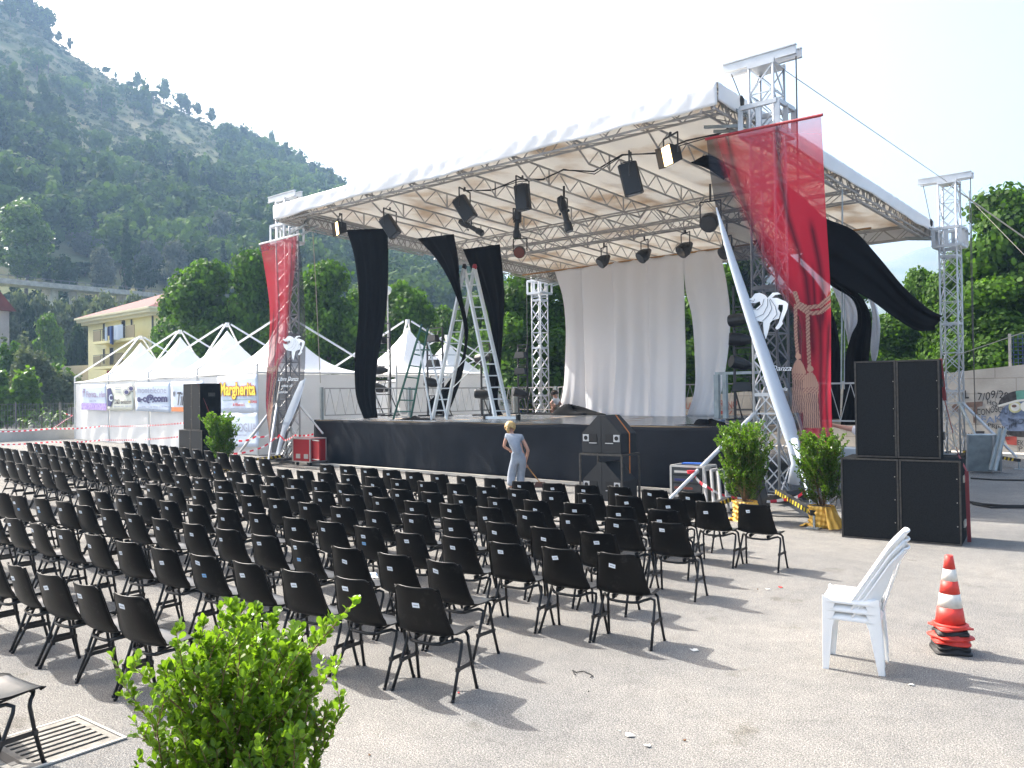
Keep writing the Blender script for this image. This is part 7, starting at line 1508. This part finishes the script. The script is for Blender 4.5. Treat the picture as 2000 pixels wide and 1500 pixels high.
# ------------------------------------------------------------------ drain grate, litter, cables, barrier tape
mat('grate_iron', (0.20, 0.185, 0.16), rough=.8, metal=.1, var=.25, vscale=9, bump=.3, bscale=50); mat('slot_dark', (0.006, 0.006, 0.006), rough=1)
ga = atZ(150, 1402); gb_ = atZ(238, 1443); gdir = (gb_-ga).normalized(); gperp = Vector((-gdir.y, gdir.x, 0))
if gperp.dot(atZ(60, 1470)-ga) < 0: gperp = -gperp
gr = empty('drain_grate', (ga.x, ga.y, .004)); tag(gr, 'square cast iron drain grate with two rows of slots, lower left corner', 'drain grate')
gw_ = (gb_-ga).length*1.02; gl_ = gw_*1.9
def gp(a, b, z=0): return gdir*a+gperp*b+Vector((0, 0, z))
def slab(mb, a0, b0, a1, b1, z0, z1):
    vs = [gp(a, b, z) for z in (z0, z1) for a, b in ((a0, b0), (a1, b0), (a1, b1), (a0, b1))]; mb.add(vs, [(0, 3, 2, 1), (4, 5, 6, 7), (0, 1, 5, 4), (1, 2, 6, 5), (2, 3, 7, 6), (3, 0, 4, 7)])
mb = MB(); t_ = .02
for a0, b0, a1, b1 in ((-t_, -t_, gw_+t_, 0), (-t_, gl_, gw_+t_, gl_+t_), (-t_, 0, 0, gl_), (gw_, 0, gw_+t_, gl_)): slab(mb, a0, b0, a1, b1, 0, .010)
mb.build('outer_frame', 'concrete_pale', gr); mb = MB(); slab(mb, .012, .012, gw_-.012, gl_-.012, -.002, .001); mb.build('shaft', 'slot_dark', gr)
mb = MB(); rows_ = [(.05, gl_*.44), (gl_*.56, gl_-.05)]; n = 7; e = .008
slab(mb, .008, .008, gw_-.008, rows_[0][0], .002, e); slab(mb, .008, rows_[0][1], gw_-.008, rows_[1][0], .002, e); slab(mb, .008, rows_[1][1], gw_-.008, gl_-.008, .002, e)
for b0, b1 in rows_:
    for k in range(n+1):
        c0 = .05+(gw_-.1)*k/n; a0 = .008 if k == 0 else c0-.020; a1 = gw_-.008 if k == n else c0+.020; slab(mb, a0, b0, a1, b1, .002, e-.0003)
mb.build('grating', 'grate_iron', gr); mb = MB(); slab(mb, gw_*.2, gl_*.475, gw_*.8, gl_*.525, e, e+.0025); mb.build('raised_bar', 'chair_brace', gr)
mat('tape_red', (0.60, 0.03, 0.05), rough=.5, trans=.3); mat('tape_white', (0.75, 0.73, 0.72), rough=.5, trans=.3)
def tape(pts, label, w_=.055, st=.11, sag=.02, tw=0.0):
    P = [Vector(p) for p in pts]; segs = []
    for a, b in zip(P, P[1:]):
        n = max(1, int((b-a).length/st)); segs += [a.lerp(b, i/n)-Vector((0, 0, sag*4*(i/n)*(1-i/n))) for i in range(n)]
    segs.append(P[-1]); mb = MB(); k = st
    for i in range(len(segs)-1):
        a, b = segs[i], segs[i+1]; t0 = tw*math.sin(i*.17); d = (b-a).normalized(); side = Vector((-d.y, d.x, 0)); h = (Vector((0, 0, 1))*math.cos(t0)+side*math.sin(t0))*w_/2; sk_ = d*w_*.5
        mb.cur = i % 2; mb.add([a-h-sk_*0, b-h, b+h, a+h], [(0, 1, 2, 3)])
    o = mb.build('barrier_tape', ['tape_red', 'tape_white']); tag(o, label, 'barrier tape', 'red and white barrier tape'); return o
tape([atD(-40, 843, 34), atD(100, 837, 34), atD(200, 832, 33), atD(360, 826, 28)], 'upper red and white tape stretched across the left tents', sag=.05, tw=.5)
tape([atD(-40, 868, 34), atD(100, 863, 34), atD(200, 859, 33), atD(350, 853, 28)], 'lower red and white tape stretched across the left tents', sag=.05, tw=.5)
tape([atD(100, 838, 40), atD(128, 820, 42), atD(142, 811, 44)], 'red and white tape rising to the fence corner left of the tents', tw=.6); tape([atD(142, 812, 44), atD(124, 806, 44)], 'short loose end of tape at the fence corner', tw=.5)
tape([atD(466, 861, 24.5), atD(500, 852, 25), atD(525, 849, 25)], 'upper piece of tape between left shrub and left tower', sag=.05, tw=.4); tape([atD(440, 887, 24), atD(503, 877, 24.5), atD(537, 856, 24.8), atD(546, 849, 25)], 'lower sagging tape between left shrub and left tower', sag=.04, tw=.7); tape([atD(546, 850, 25), atD(556, 860, 25), atD(575, 850, 26), atD(612, 848, 27)], 'thin tape behind the red flight case', sag=.03)
tape([atD(1352, 922, 15.6), atD(1380, 950, 15.2), atD(1440, 972, 15.2), atD(1530, 976, 15.2), atD(1572, 960, 15.2)], 'red and white tape sagging from the right strut past the tower foot', sag=.05, tw=.9)
mb = MB(); mb.lathe([(.07, -.03), (.08, .03)], atD(1350, 922, 15.6), 10); tag(mb.build('tape_knot', 'tape_red'), 'knot of red tape tied round the right diagonal strut', 'tape knot')
def cable(pts, r, label, m='black_rubber'):
    mb = MB(); mb.tube([atZ(u, v, r+.004+gz(*atZ(u, v, 0).xy)) for u, v in pts], r, 6); tag(mb.build('ground_cable', m), label, 'cable', 'cables lying on the ground')
cable([(1896, 934), (1940, 937), (2000, 938), (2060, 938)], .02, 'upper black cable crossing the ground at the right edge'); cable([(1880, 978), (1920, 985), (1960, 988), (2050, 989)], .025, 'thick lower black cable crossing the ground at the right edge'); cable([(1900, 984), (1935, 991), (2050, 991.5)], .018, 'second cable just under the thick one at the right edge')
cable([(1408, 990), (1450, 1003), (1520, 1008), (1590, 1010)], .012, 'thin cable on the ground under the striped beam', 'steel_dark'); cable([(420, 905), (480, 903), (560, 912), (640, 918)], .015, 'dark cable on the ground left of the stage')
cable([(1118, 1309), (1126, 1313), (1140, 1311), (1152, 1316), (1158, 1320), (1153, 1323)], .004, 'thin curl of black wire lying on the open asphalt'); cable([(1118, 1309), (1121, 1315), (1124, 1318)], .004, 'short stub beside the curl of black wire')
mat('litter_red', (0.6, 0.03, 0.03), rough=.7); mat('litter_brown', (0.15, 0.07, 0.03), rough=.8); mat('spill', (0.72, 0.69, 0.62), rough=.9)
def litter(u, v, s, m, label, seed):
    nr = random.Random(seed); c = atZ(u, v, .004); n = 9; mb = MB(); P = [(c.x+s*math.cos(2*PI*i/n)*nr.uniform(.5, 1), c.y+s*.7*math.sin(2*PI*i/n)*nr.uniform(.5, 1), .006+nr.uniform(0, .008)) for i in range(n)]; mb.add(P+[(x, y, z-.004) for x, y, z in P], [tuple(range(n)), tuple(reversed(range(n, 2*n)))]+[(i, i+n, (i+1) % n+n, (i+1) % n) for i in range(n)]); tag(mb.build('litter', m), label, 'litter', 'small litter on the asphalt')
for q in [(1525, 1147, .035, 'litter_red', 'small red scrap of paper in front of the right chairs', 1), (1500, 1151, .03, 'spill', 'white scrap next to the red one', 2), (1230, 1437, .045, 'spill', 'white splash on the asphalt in the foreground', 3), (1265, 1457, .03, 'spill', 'small pale chip right of the white splash', 4), (1337, 1446, .014, 'litter_brown', 'small brown dry leaf in the foreground', 5), (896, 1354, .012, 'litter_red', 'tiny red petal in a chair shadow', 6), (722, 1475, .014, 'litter_brown', 'brown dry leaf near the bottom edge', 7), (1780, 1338, .03, 'spill', 'white smear beside the plastic chairs shadow', 8), (1210, 1428, .012, 'spill', 'tiny white spot above the splash', 9), (1150, 1352, .008, 'slot_dark', 'dark pebble on the open asphalt', 10), (1480, 1151, .012, 'litter_brown', 'dry leaf under the front right chair', 11), (1357, 1270, .05, 'spill', 'pale flat stain inside a chair shadow', 12)]: litter(*q)
# ------------------------------------------------------------------ people
mat('skin', (0.50, 0.27, 0.19), rough=.55); mat('hair_blond', (0.50, 0.33, 0.13), rough=.6, var=.3, vscale=60); mat('cloth_grey', (0.27, 0.30, 0.35), rough=.9, var=.1, vscale=8, bump=.4, bscale=22); mat('cloth_white', (0.66, 0.68, 0.72), rough=.9); mat('hair_dark', (0.02, 0.014, 0.01), rough=.6); mat('cloth_khaki', (0.22, 0.19, 0.14), rough=.9); mat('shoe', (0.05, 0.045, 0.045), rough=.6); mat('broom_wood', (0.42, 0.22, 0.07), rough=.6); mat('broom_hair', (0.10, 0.05, 0.04), rough=.9)
def skin_obj(name, J, E_, R_, m, parent, sub=2, root=None):
    ks = list(J); me = bpy.data.meshes.new(name); me.from_pydata([tuple(J[k]) for k in ks], [(ks.index(a), ks.index(b)) for a, b in E_], []); o = link(name, me, m, parent); sk_ = o.modifiers.new('skin', 'SKIN'); sk_.use_smooth_shade = True
    if not me.skin_vertices: return o
    for i, k in enumerate(ks): r = R_[k]; me.skin_vertices[0].data[i].radius = (r, r) if not hasattr(r, '__len__') else r; me.skin_vertices[0].data[i].use_root = (k == (root or ks[0]))
    sb = o.modifiers.new('smooth', 'SUBSURF'); sb.levels = sub; sb.render_levels = sub; return o
def hand_edges(J, E_, R_, wr, side, d, spread, key, curl=.3, sc=1.0):
    """palm, four bent fingers of different length and a thumb from the side of the palm"""
    d = d.normalized(); spread = (spread-d*spread.dot(d)).normalized(); n_ = d.cross(spread).normalized()*side; palm = J[wr]+d*.05*sc; J[key+'p'] = palm; R_[key+'p'] = (.030*sc, .020*sc); E_.append((wr, key+'p'))
    for i, L in enumerate((.062, .072, .068, .052)):
        o = (i-1.5)*.019*sc; b = J[wr]+d*.085*sc+spread*o; m_ = b+(d*math.cos(curl)+n_*math.sin(curl))*L*.5*sc; t = m_+(d*math.cos(curl*2.4)+n_*math.sin(curl*2.4))*L*.5*sc
        for s_, q, r in (('a', b, .0105), ('b', m_, .0095), ('c', t, .008)): J[f'{key}{i}{s_}'] = q; R_[f'{key}{i}{s_}'] = r*sc
        E_ += [(key+'p', f'{key}{i}a'), (f'{key}{i}a', f'{key}{i}b'), (f'{key}{i}b', f'{key}{i}c')]
    b = J[wr]+d*.03*sc+spread*(-.03*sc); t = b+(d*.6-spread*.6+n_*.5).normalized()*.035*sc; t2 = t+(d*.9+n_*.4).normalized()*.028*sc
    for s_, q, r in (('ta', b, .012), ('tb', t, .011), ('tc', t2, .009)): J[key+s_] = q; R_[key+s_] = r*sc
    E_ += [(wr, key+'ta'), (key+'ta', key+'tb'), (key+'tb', key+'tc')]
def head(parent, c, look, hair_m, hair_scale=1.0, r=.105, tilt=0.0, long_=False):
    """hair cap, bun and ears placed on the skull; face side looks along 'look'"""
    look = look.normalized(); up = Vector((0, 0, 1)); side = look.cross(up).normalized(); up2 = side.cross(look); M = Matrix((side, look, up2)).transposed()
    mb = MB()
    def cap(s, t): a = 2*PI*s; ph = PI*.62*t; rr_ = r*1.12*hair_scale*(1+.05*math.sin(7*a)*math.sin(ph)); v = Vector((math.sin(ph)*math.cos(a)*.86, math.sin(ph)*math.sin(a)-.12-.25*t*0, math.cos(ph)*1.08)); return c+M @ (v*rr_)+(-look)*r*.18*t
    mb.grid(cap, 26, 14); o = mb.build('hair', hair_m, parent, smooth=True); solid(o, .02)
    f = MB(); f.box(c+M @ Vector((0, r*.98, -.012)), (.022, .03, .035), M=M); f.box(c+M @ Vector((0, r*.93, -.052)), (.045, .012, .010), M=M)
    for s in (-1, 1): f.lathe([(.010, -.02), (.022, -.01), (.024, .01), (.008, .03)], c+M @ Vector((s*r*.84, 0, -.01)), 8)
    f.build('face_features', 'skin', parent, smooth=True); e = MB()
    for s in (-1, 1): e.lathe([(.003, -.008), (.010, 0), (.003, .008)], c+M @ Vector((s*.032, r*.90, .012)), 8)
    e.build('eyes', 'hair_dark', parent, smooth=True); return M
# the sweeping woman, seen from behind
WD = 19.15; 
def W(u, v, d=0.0): return atD(u, v, WD+d)
wm = empty('person', (W(1003, 958).x, W(1003, 958).y, 0)); tag(wm, 'blonde woman in grey top and trousers bending over a broom before the stage', 'person'); o0 = Vector(wm.location)
zf = lambda p, z: Vector((p.x, p.y, z))
J = {'pel': W(1014, 893), 'wai': W(1010, 876, .02), 'che': W(1005, 860, .10), 'nk': W(1000, 848, .20), 'nk2': W(998, 843, .27), 'hd': W(997, 837, .33), 'hd2': W(996, 831, .36),
     'ls': W(990, 851, .12), 'le': W(984, 872, .14), 'lw': W(997, 880, .34), 'rs': W(1018, 853, .16), 're': W(1032, 880, .10), 'rw': W(1026, 905, .28),
     'lh': W(1006, 897, .02), 'lk': W(999, 926, .06), 'la': zf(W(998, 955), .08), 'lt': zf(W(994, 950, .16), .04), 'rh': W(1021, 897, .02), 'rk': W(1017, 926, .12), 'ra': zf(W(1016, 953, .1), .08), 'rt': zf(W(1017, 948, .28), .04)}
Rr = {'pel': (.14, .11), 'wai': (.115, .085), 'che': (.135, .10), 'nk': .05, 'nk2': .048, 'hd': (.088, .098), 'hd2': (.078, .088), 'ls': .052, 'le': .036, 'lw': .026, 'rs': .052, 're': .038, 'rw': .027, 'lh': .085, 'lk': .055, 'la': .038, 'lt': .03, 'rh': .085, 'rk': .055, 'ra': .038, 'rt': .03}
E_ = [('pel', 'wai'), ('wai', 'che'), ('che', 'nk'), ('nk', 'nk2'), ('nk2', 'hd'), ('hd', 'hd2'), ('che', 'ls'), ('ls', 'le'), ('le', 'lw'), ('che', 'rs'), ('rs', 're'), ('re', 'rw'), ('pel', 'lh'), ('lh', 'lk'), ('lk', 'la'), ('la', 'lt'), ('pel', 'rh'), ('rh', 'rk'), ('rk', 'ra'), ('ra', 'rt')]
bdir = (W(1056, 962, .5)-J['rw']); hand_edges(J, E_, Rr, 'rw', 1, bdir+Vector((0, 0, .0)), RT.copy(), 'rf', 1.0, .9); hand_edges(J, E_, Rr, 'lw', -1, (J['lw']-J['le'])+Vector((0, 0, -.1)), RT.copy(), 'lf', 1.0, .9)
J = {k: v-o0 for k, v in J.items()}; skin_obj('body', J, E_, Rr, 'skin', wm)
def sub_skin(name, keys, ed, grow, m, over={}):
    J2 = {k: J[k] for k in keys}; J2.update({k: v[0] for k, v in over.items()}); R2 = {}
    for k in J2: r = over[k][1] if k in over else Rr[k]; R2[k] = tuple(q*grow+.008 for q in r) if hasattr(r, '__len__') else r*grow+.008
    return skin_obj(name, J2, ed, R2, m, wm)
mid = lambda a, b, t: J[a].lerp(J[b], t)
sub_skin('shirt', ['pel', 'wai', 'che', 'ls', 'rs'], [('pelt', 'wai'), ('wai', 'che'), ('che', 'nkb'), ('che', 'ls'), ('ls', 'l2'), ('che', 'rs'), ('rs', 'r2')], 1.08, 'cloth_grey', {'pelt': (mid('wai', 'pel', .75), (.15, .12)), 'nkb': (mid('che', 'nk', .75), .075), 'l2': (mid('ls', 'le', .38), .055), 'r2': (mid('rs', 're', .36), .055)}) if False else None
J3 = {'pelt': mid('wai', 'pel', 1.0), 'wai': J['wai'], 'che': J['che'], 'nkb': mid('che', 'nk', .7), 'ls': J['ls'], 'l2': mid('ls', 'le', .38), 'rs': J['rs'], 'r2': mid('rs', 're', .34)}
skin_obj('shirt', J3, [('pelt', 'wai'), ('wai', 'che'), ('che', 'nkb'), ('che', 'ls'), ('ls', 'l2'), ('che', 'rs'), ('rs', 'r2')], {'pelt': (.165, .135), 'wai': (.142, .11), 'che': (.152, .118), 'nkb': .075, 'ls': .07, 'l2': .06, 'rs': .07, 'r2': .06}, 'cloth_grey', wm)
J4 = {'w': mid('pel', 'wai', .85), 'pel': J['pel'], 'lh': J['lh'], 'lk': J['lk'], 'la': J['la']+Vector((0, 0, .0)), 'rh': J['rh'], 'rk': J['rk'], 'ra': J['ra']+Vector((0, 0, .03))}
skin_obj('trousers', J4, [('w', 'pel'), ('pel', 'lh'), ('lh', 'lk'), ('lk', 'la'), ('pel', 'rh'), ('rh', 'rk'), ('rk', 'ra')], {'w': (.150, .122), 'pel': (.158, .128), 'lh': .112, 'lk': .10, 'la': .105, 'rh': .112, 'rk': .10, 'ra': .105}, 'cloth_grey', wm, root='pel')
for k in ('lt', 'rt'): mb = MB(); q = J[k]; b_ = J['la' if k == 'lt' else 'ra']; mb.tube([zf(b_, .045), zf(q, .04), zf(q+(q-b_)*.25, .035)], [.05, .045, .03], 8); mb.build('shoe', 'shoe', wm, smooth=True)
head(wm, J['hd']+Vector((0, 0, .02)), Vector((-.35, .9, -.45)), 'hair_blond', 1.12); mb = MB(); h = J['hd']; mb.tube([h+Vector((.02, -.09, .05)), h+Vector((.05, -.15, .0)), h+Vector((.06, -.14, -.1))], [.035, .05, .02], 8); mb.build('hair', 'hair_blond', wm, smooth=True)
mb = MB(); hp = o0+J['rfp']; e = W(1056, 962, .5); e = Vector((e.x, e.y, .1)); d_ = (e-hp).normalized(); mb.tube([hp-d_*.35, e], .013, 8); br = mb.build('broom', 'broom_wood'); tag(br, 'broom with an orange brown handle held by the blonde woman', 'broom'); mb = MB(); mb.box(e-Vector((0, 0, .03)), (.34, .06, .13), rz=.6, taper=.6); mb.build('brush_head', 'broom_hair', br)
# crouching person on the stage, by the backdrop
p = atY(1080, 806, 23.9); cp = empty('person', (p.x, 23.9, SZ)); tag(cp, 'person in a white shirt and shorts crouching beside the white backdrop', 'person'); cd = (p-C0).dot(FW); z0 = Vector(cp.location)
def K(u, v, d=0.0): return atD(u, v, cd+d)-z0
J = {'pel': K(1090, 797), 'wai': K(1091, 789, -.0), 'che': K(1089, 781, -.05), 'nk': K(1085, 775, -.1), 'hd': K(1082, 770, -.14), 'hd2': K(1081, 767, -.15), 'ls': K(1083, 780, -.2), 'le': K(1075, 788, -.25), 'lw': K(1081, 794, -.3), 'rs': K(1090, 780, .1), 're': K(1082, 790, .1), 'rw': K(1078, 798, 0),
     'lk': K(1077, 793, -.25), 'la': K(1082, 804, -.15), 'lt': K(1077, 806, -.2), 'rk': K(1081, 793, .15), 'ra': K(1086, 805, .1), 'rt': K(1081, 806, .1)}
for k in ('la', 'lt', 'ra', 'rt'): J[k].z = .07 if k[1] == 'a' else .035
Rr = {'pel': .14, 'wai': .12, 'che': .14, 'nk': .055, 'hd': .095, 'hd2': .085, 'ls': .055, 'le': .042, 'lw': .03, 'rs': .055, 're': .042, 'rw': .03, 'lk': .065, 'la': .042, 'lt': .035, 'rk': .065, 'ra': .042, 'rt': .035}
E_ = [('pel', 'wai'), ('wai', 'che'), ('che', 'nk'), ('nk', 'hd'), ('hd', 'hd2'), ('che', 'ls'), ('ls', 'le'), ('le', 'lw'), ('che', 'rs'), ('rs', 're'), ('re', 'rw'), ('pel', 'lk'), ('lk', 'la'), ('la', 'lt'), ('pel', 'rk'), ('rk', 'ra'), ('ra', 'rt')]
hand_edges(J, E_, Rr, 'lw', 1, Vector((-.3, 0, -.8)), Vector((0, 1, 0)), 'lf', .5); hand_edges(J, E_, Rr, 'rw', 1, Vector((-.3, 0, -.8)), Vector((0, 1, 0)), 'rf', .5); skin_obj('body', J, E_, Rr, 'skin', cp, 1)
skin_obj('shirt', {'pel': J['wai'].lerp(J['pel'], .5), 'che': J['che'], 'nk': J['che'].lerp(J['nk'], .5), 'ls': J['ls'], 'l2': J['ls'].lerp(J['le'], .6), 'rs': J['rs'], 'r2': J['rs'].lerp(J['re'], .6)}, [('pel', 'che'), ('che', 'nk'), ('che', 'ls'), ('ls', 'l2'), ('che', 'rs'), ('rs', 'r2')], {'pel': .15, 'che': .165, 'nk': .08, 'ls': .075, 'l2': .065, 'rs': .075, 'r2': .065}, 'cloth_white', cp, 1)
skin_obj('shorts', {'pel': J['pel'], 'l': J['pel'].lerp(J['lk'], .7), 'r': J['pel'].lerp(J['rk'], .7)}, [('pel', 'l'), ('pel', 'r')], {'pel': .16, 'l': .09, 'r': .09}, 'cloth_khaki', cp, 1); head(cp, J['hd']+Vector((0, 0, .02)), Vector((-.8, -.3, -.3)), 'hair_dark')
# man behind the right speakers, reaching left
MY = 15.9; ms = atY(1684, 838, MY); mp = empty('person', (ms.x+.12, MY, 0)); tag(mp, 'person in a white T-shirt behind the right speakers, arm stretched left', 'person'); z0 = Vector(mp.location)
cx = .0; sh = ms.z-.02
J = {'pel': Vector((0, 0, .95)), 'wai': Vector((0, 0, 1.1)), 'che': Vector((0, 0, sh-.10)), 'nk': Vector((0, 0, sh+.06)), 'hd': Vector((.02, -.02, sh+.20)), 'hd2': Vector((.02, -.02, sh+.26)), 'ls': Vector((-.17, 0, sh)), 'le': atY(1652, 836, MY-.05)-z0, 'lw': atY(1622, 829, MY-.1)-z0, 'rs': Vector((.17, 0, sh)), 're': Vector((.25, -.05, sh-.28)), 'rw': Vector((.2, -.2, sh-.5)),
     'lh': Vector((-.1, 0, .9)), 'lk': Vector((-.12, -.02, .5)), 'la': Vector((-.12, 0, .08)), 'lt': Vector((-.13, -.15, .04)), 'rh': Vector((.1, 0, .9)), 'rk': Vector((.12, -.02, .5)), 'ra': Vector((.12, 0, .08)), 'rt': Vector((.13, -.15, .04))}
Rr = {'pel': .14, 'wai': .13, 'che': .16, 'nk': .06, 'hd': .10, 'hd2': .09, 'ls': .065, 'le': .048, 'lw': .032, 'rs': .065, 're': .048, 'rw': .032, 'lh': .09, 'lk': .065, 'la': .045, 'lt': .035, 'rh': .09, 'rk': .065, 'ra': .045, 'rt': .035}
E_ = [('pel', 'wai'), ('wai', 'che'), ('che', 'nk'), ('nk', 'hd'), ('hd', 'hd2'), ('che', 'ls'), ('ls', 'le'), ('le', 'lw'), ('che', 'rs'), ('rs', 're'), ('re', 'rw'), ('pel', 'lh'), ('lh', 'lk'), ('lk', 'la'), ('la', 'lt'), ('pel', 'rh'), ('rh', 'rk'), ('rk', 'ra'), ('ra', 'rt')]
hand_edges(J, E_, Rr, 'lw', 1, J['lw']-J['le'], Vector((0, 1, 0)), 'lf', .4); hand_edges(J, E_, Rr, 'rw', 1, J['rw']-J['re'], Vector((0, 1, 0)), 'rf', .4); skin_obj('body', J, E_, Rr, 'skin', mp, 2)
skin_obj('shirt', {'pel': Vector((0, 0, .98)), 'che': J['che'], 'nk': J['che'].lerp(J['nk'], .45), 'ls': J['ls'], 'l2': J['ls'].lerp(J['le'], .62), 'rs': J['rs'], 'r2': J['rs'].lerp(J['re'], .6)}, [('pel', 'che'), ('che', 'nk'), ('che', 'ls'), ('ls', 'l2'), ('che', 'rs'), ('rs', 'r2')], {'pel': .165, 'che': .19, 'nk': .09, 'ls': .10, 'l2': .095, 'rs': .10, 'r2': .09}, 'cloth_white', mp)
skin_obj('trousers', {'pel': J['pel'], 'lh': J['lh'], 'lk': J['lk'], 'la': J['la'], 'rh': J['rh'], 'rk': J['rk'], 'ra': J['ra']}, [('pel', 'lh'), ('lh', 'lk'), ('lk', 'la'), ('pel', 'rh'), ('rh', 'rk'), ('rk', 'ra')], {'pel': .155, 'lh': .11, 'lk': .08, 'la': .07, 'rh': .11, 'rk': .08, 'ra': .07}, 'cloth_khaki', mp); head(mp, J['hd']+Vector((0, 0, .02)), Vector((-.8, .4, 0)), 'hair_dark')
for k in ('lt', 'rt'): mb = MB(); q = J[k]; b_ = J['la' if k == 'lt' else 'ra']; mb.tube([zf(b_, .045), zf(q, .04), zf(q+(q-b_)*.3, .035)], [.05, .045, .03], 8); mb.build('shoe', 'shoe', mp, smooth=True)
# ------------------------------------------------------------------ air
def build_haze():
    m = bpy.data.materials.new('haze'); m.use_nodes = True; n = m.node_tree; n.nodes.clear(); v = n.nodes.new('ShaderNodeVolumePrincipled'); v.inputs['Density'].default_value = 0.0005; v.inputs['Color'].default_value = (0.42, 0.66, 1.0, 1); v.inputs['Anisotropy'].default_value = 0.25
    o = n.nodes.new('ShaderNodeOutputMaterial'); n.links.new(v.outputs[0], o.inputs['Volume']); MATS['haze'] = m
    mb = MB(); mb.b2((-1750, -1750, -6), (1750, 1750, 275)); tag(mb.build('haze', 'haze'), kind='stuff')
build_haze()
print('objects', len(bpy.data.objects))
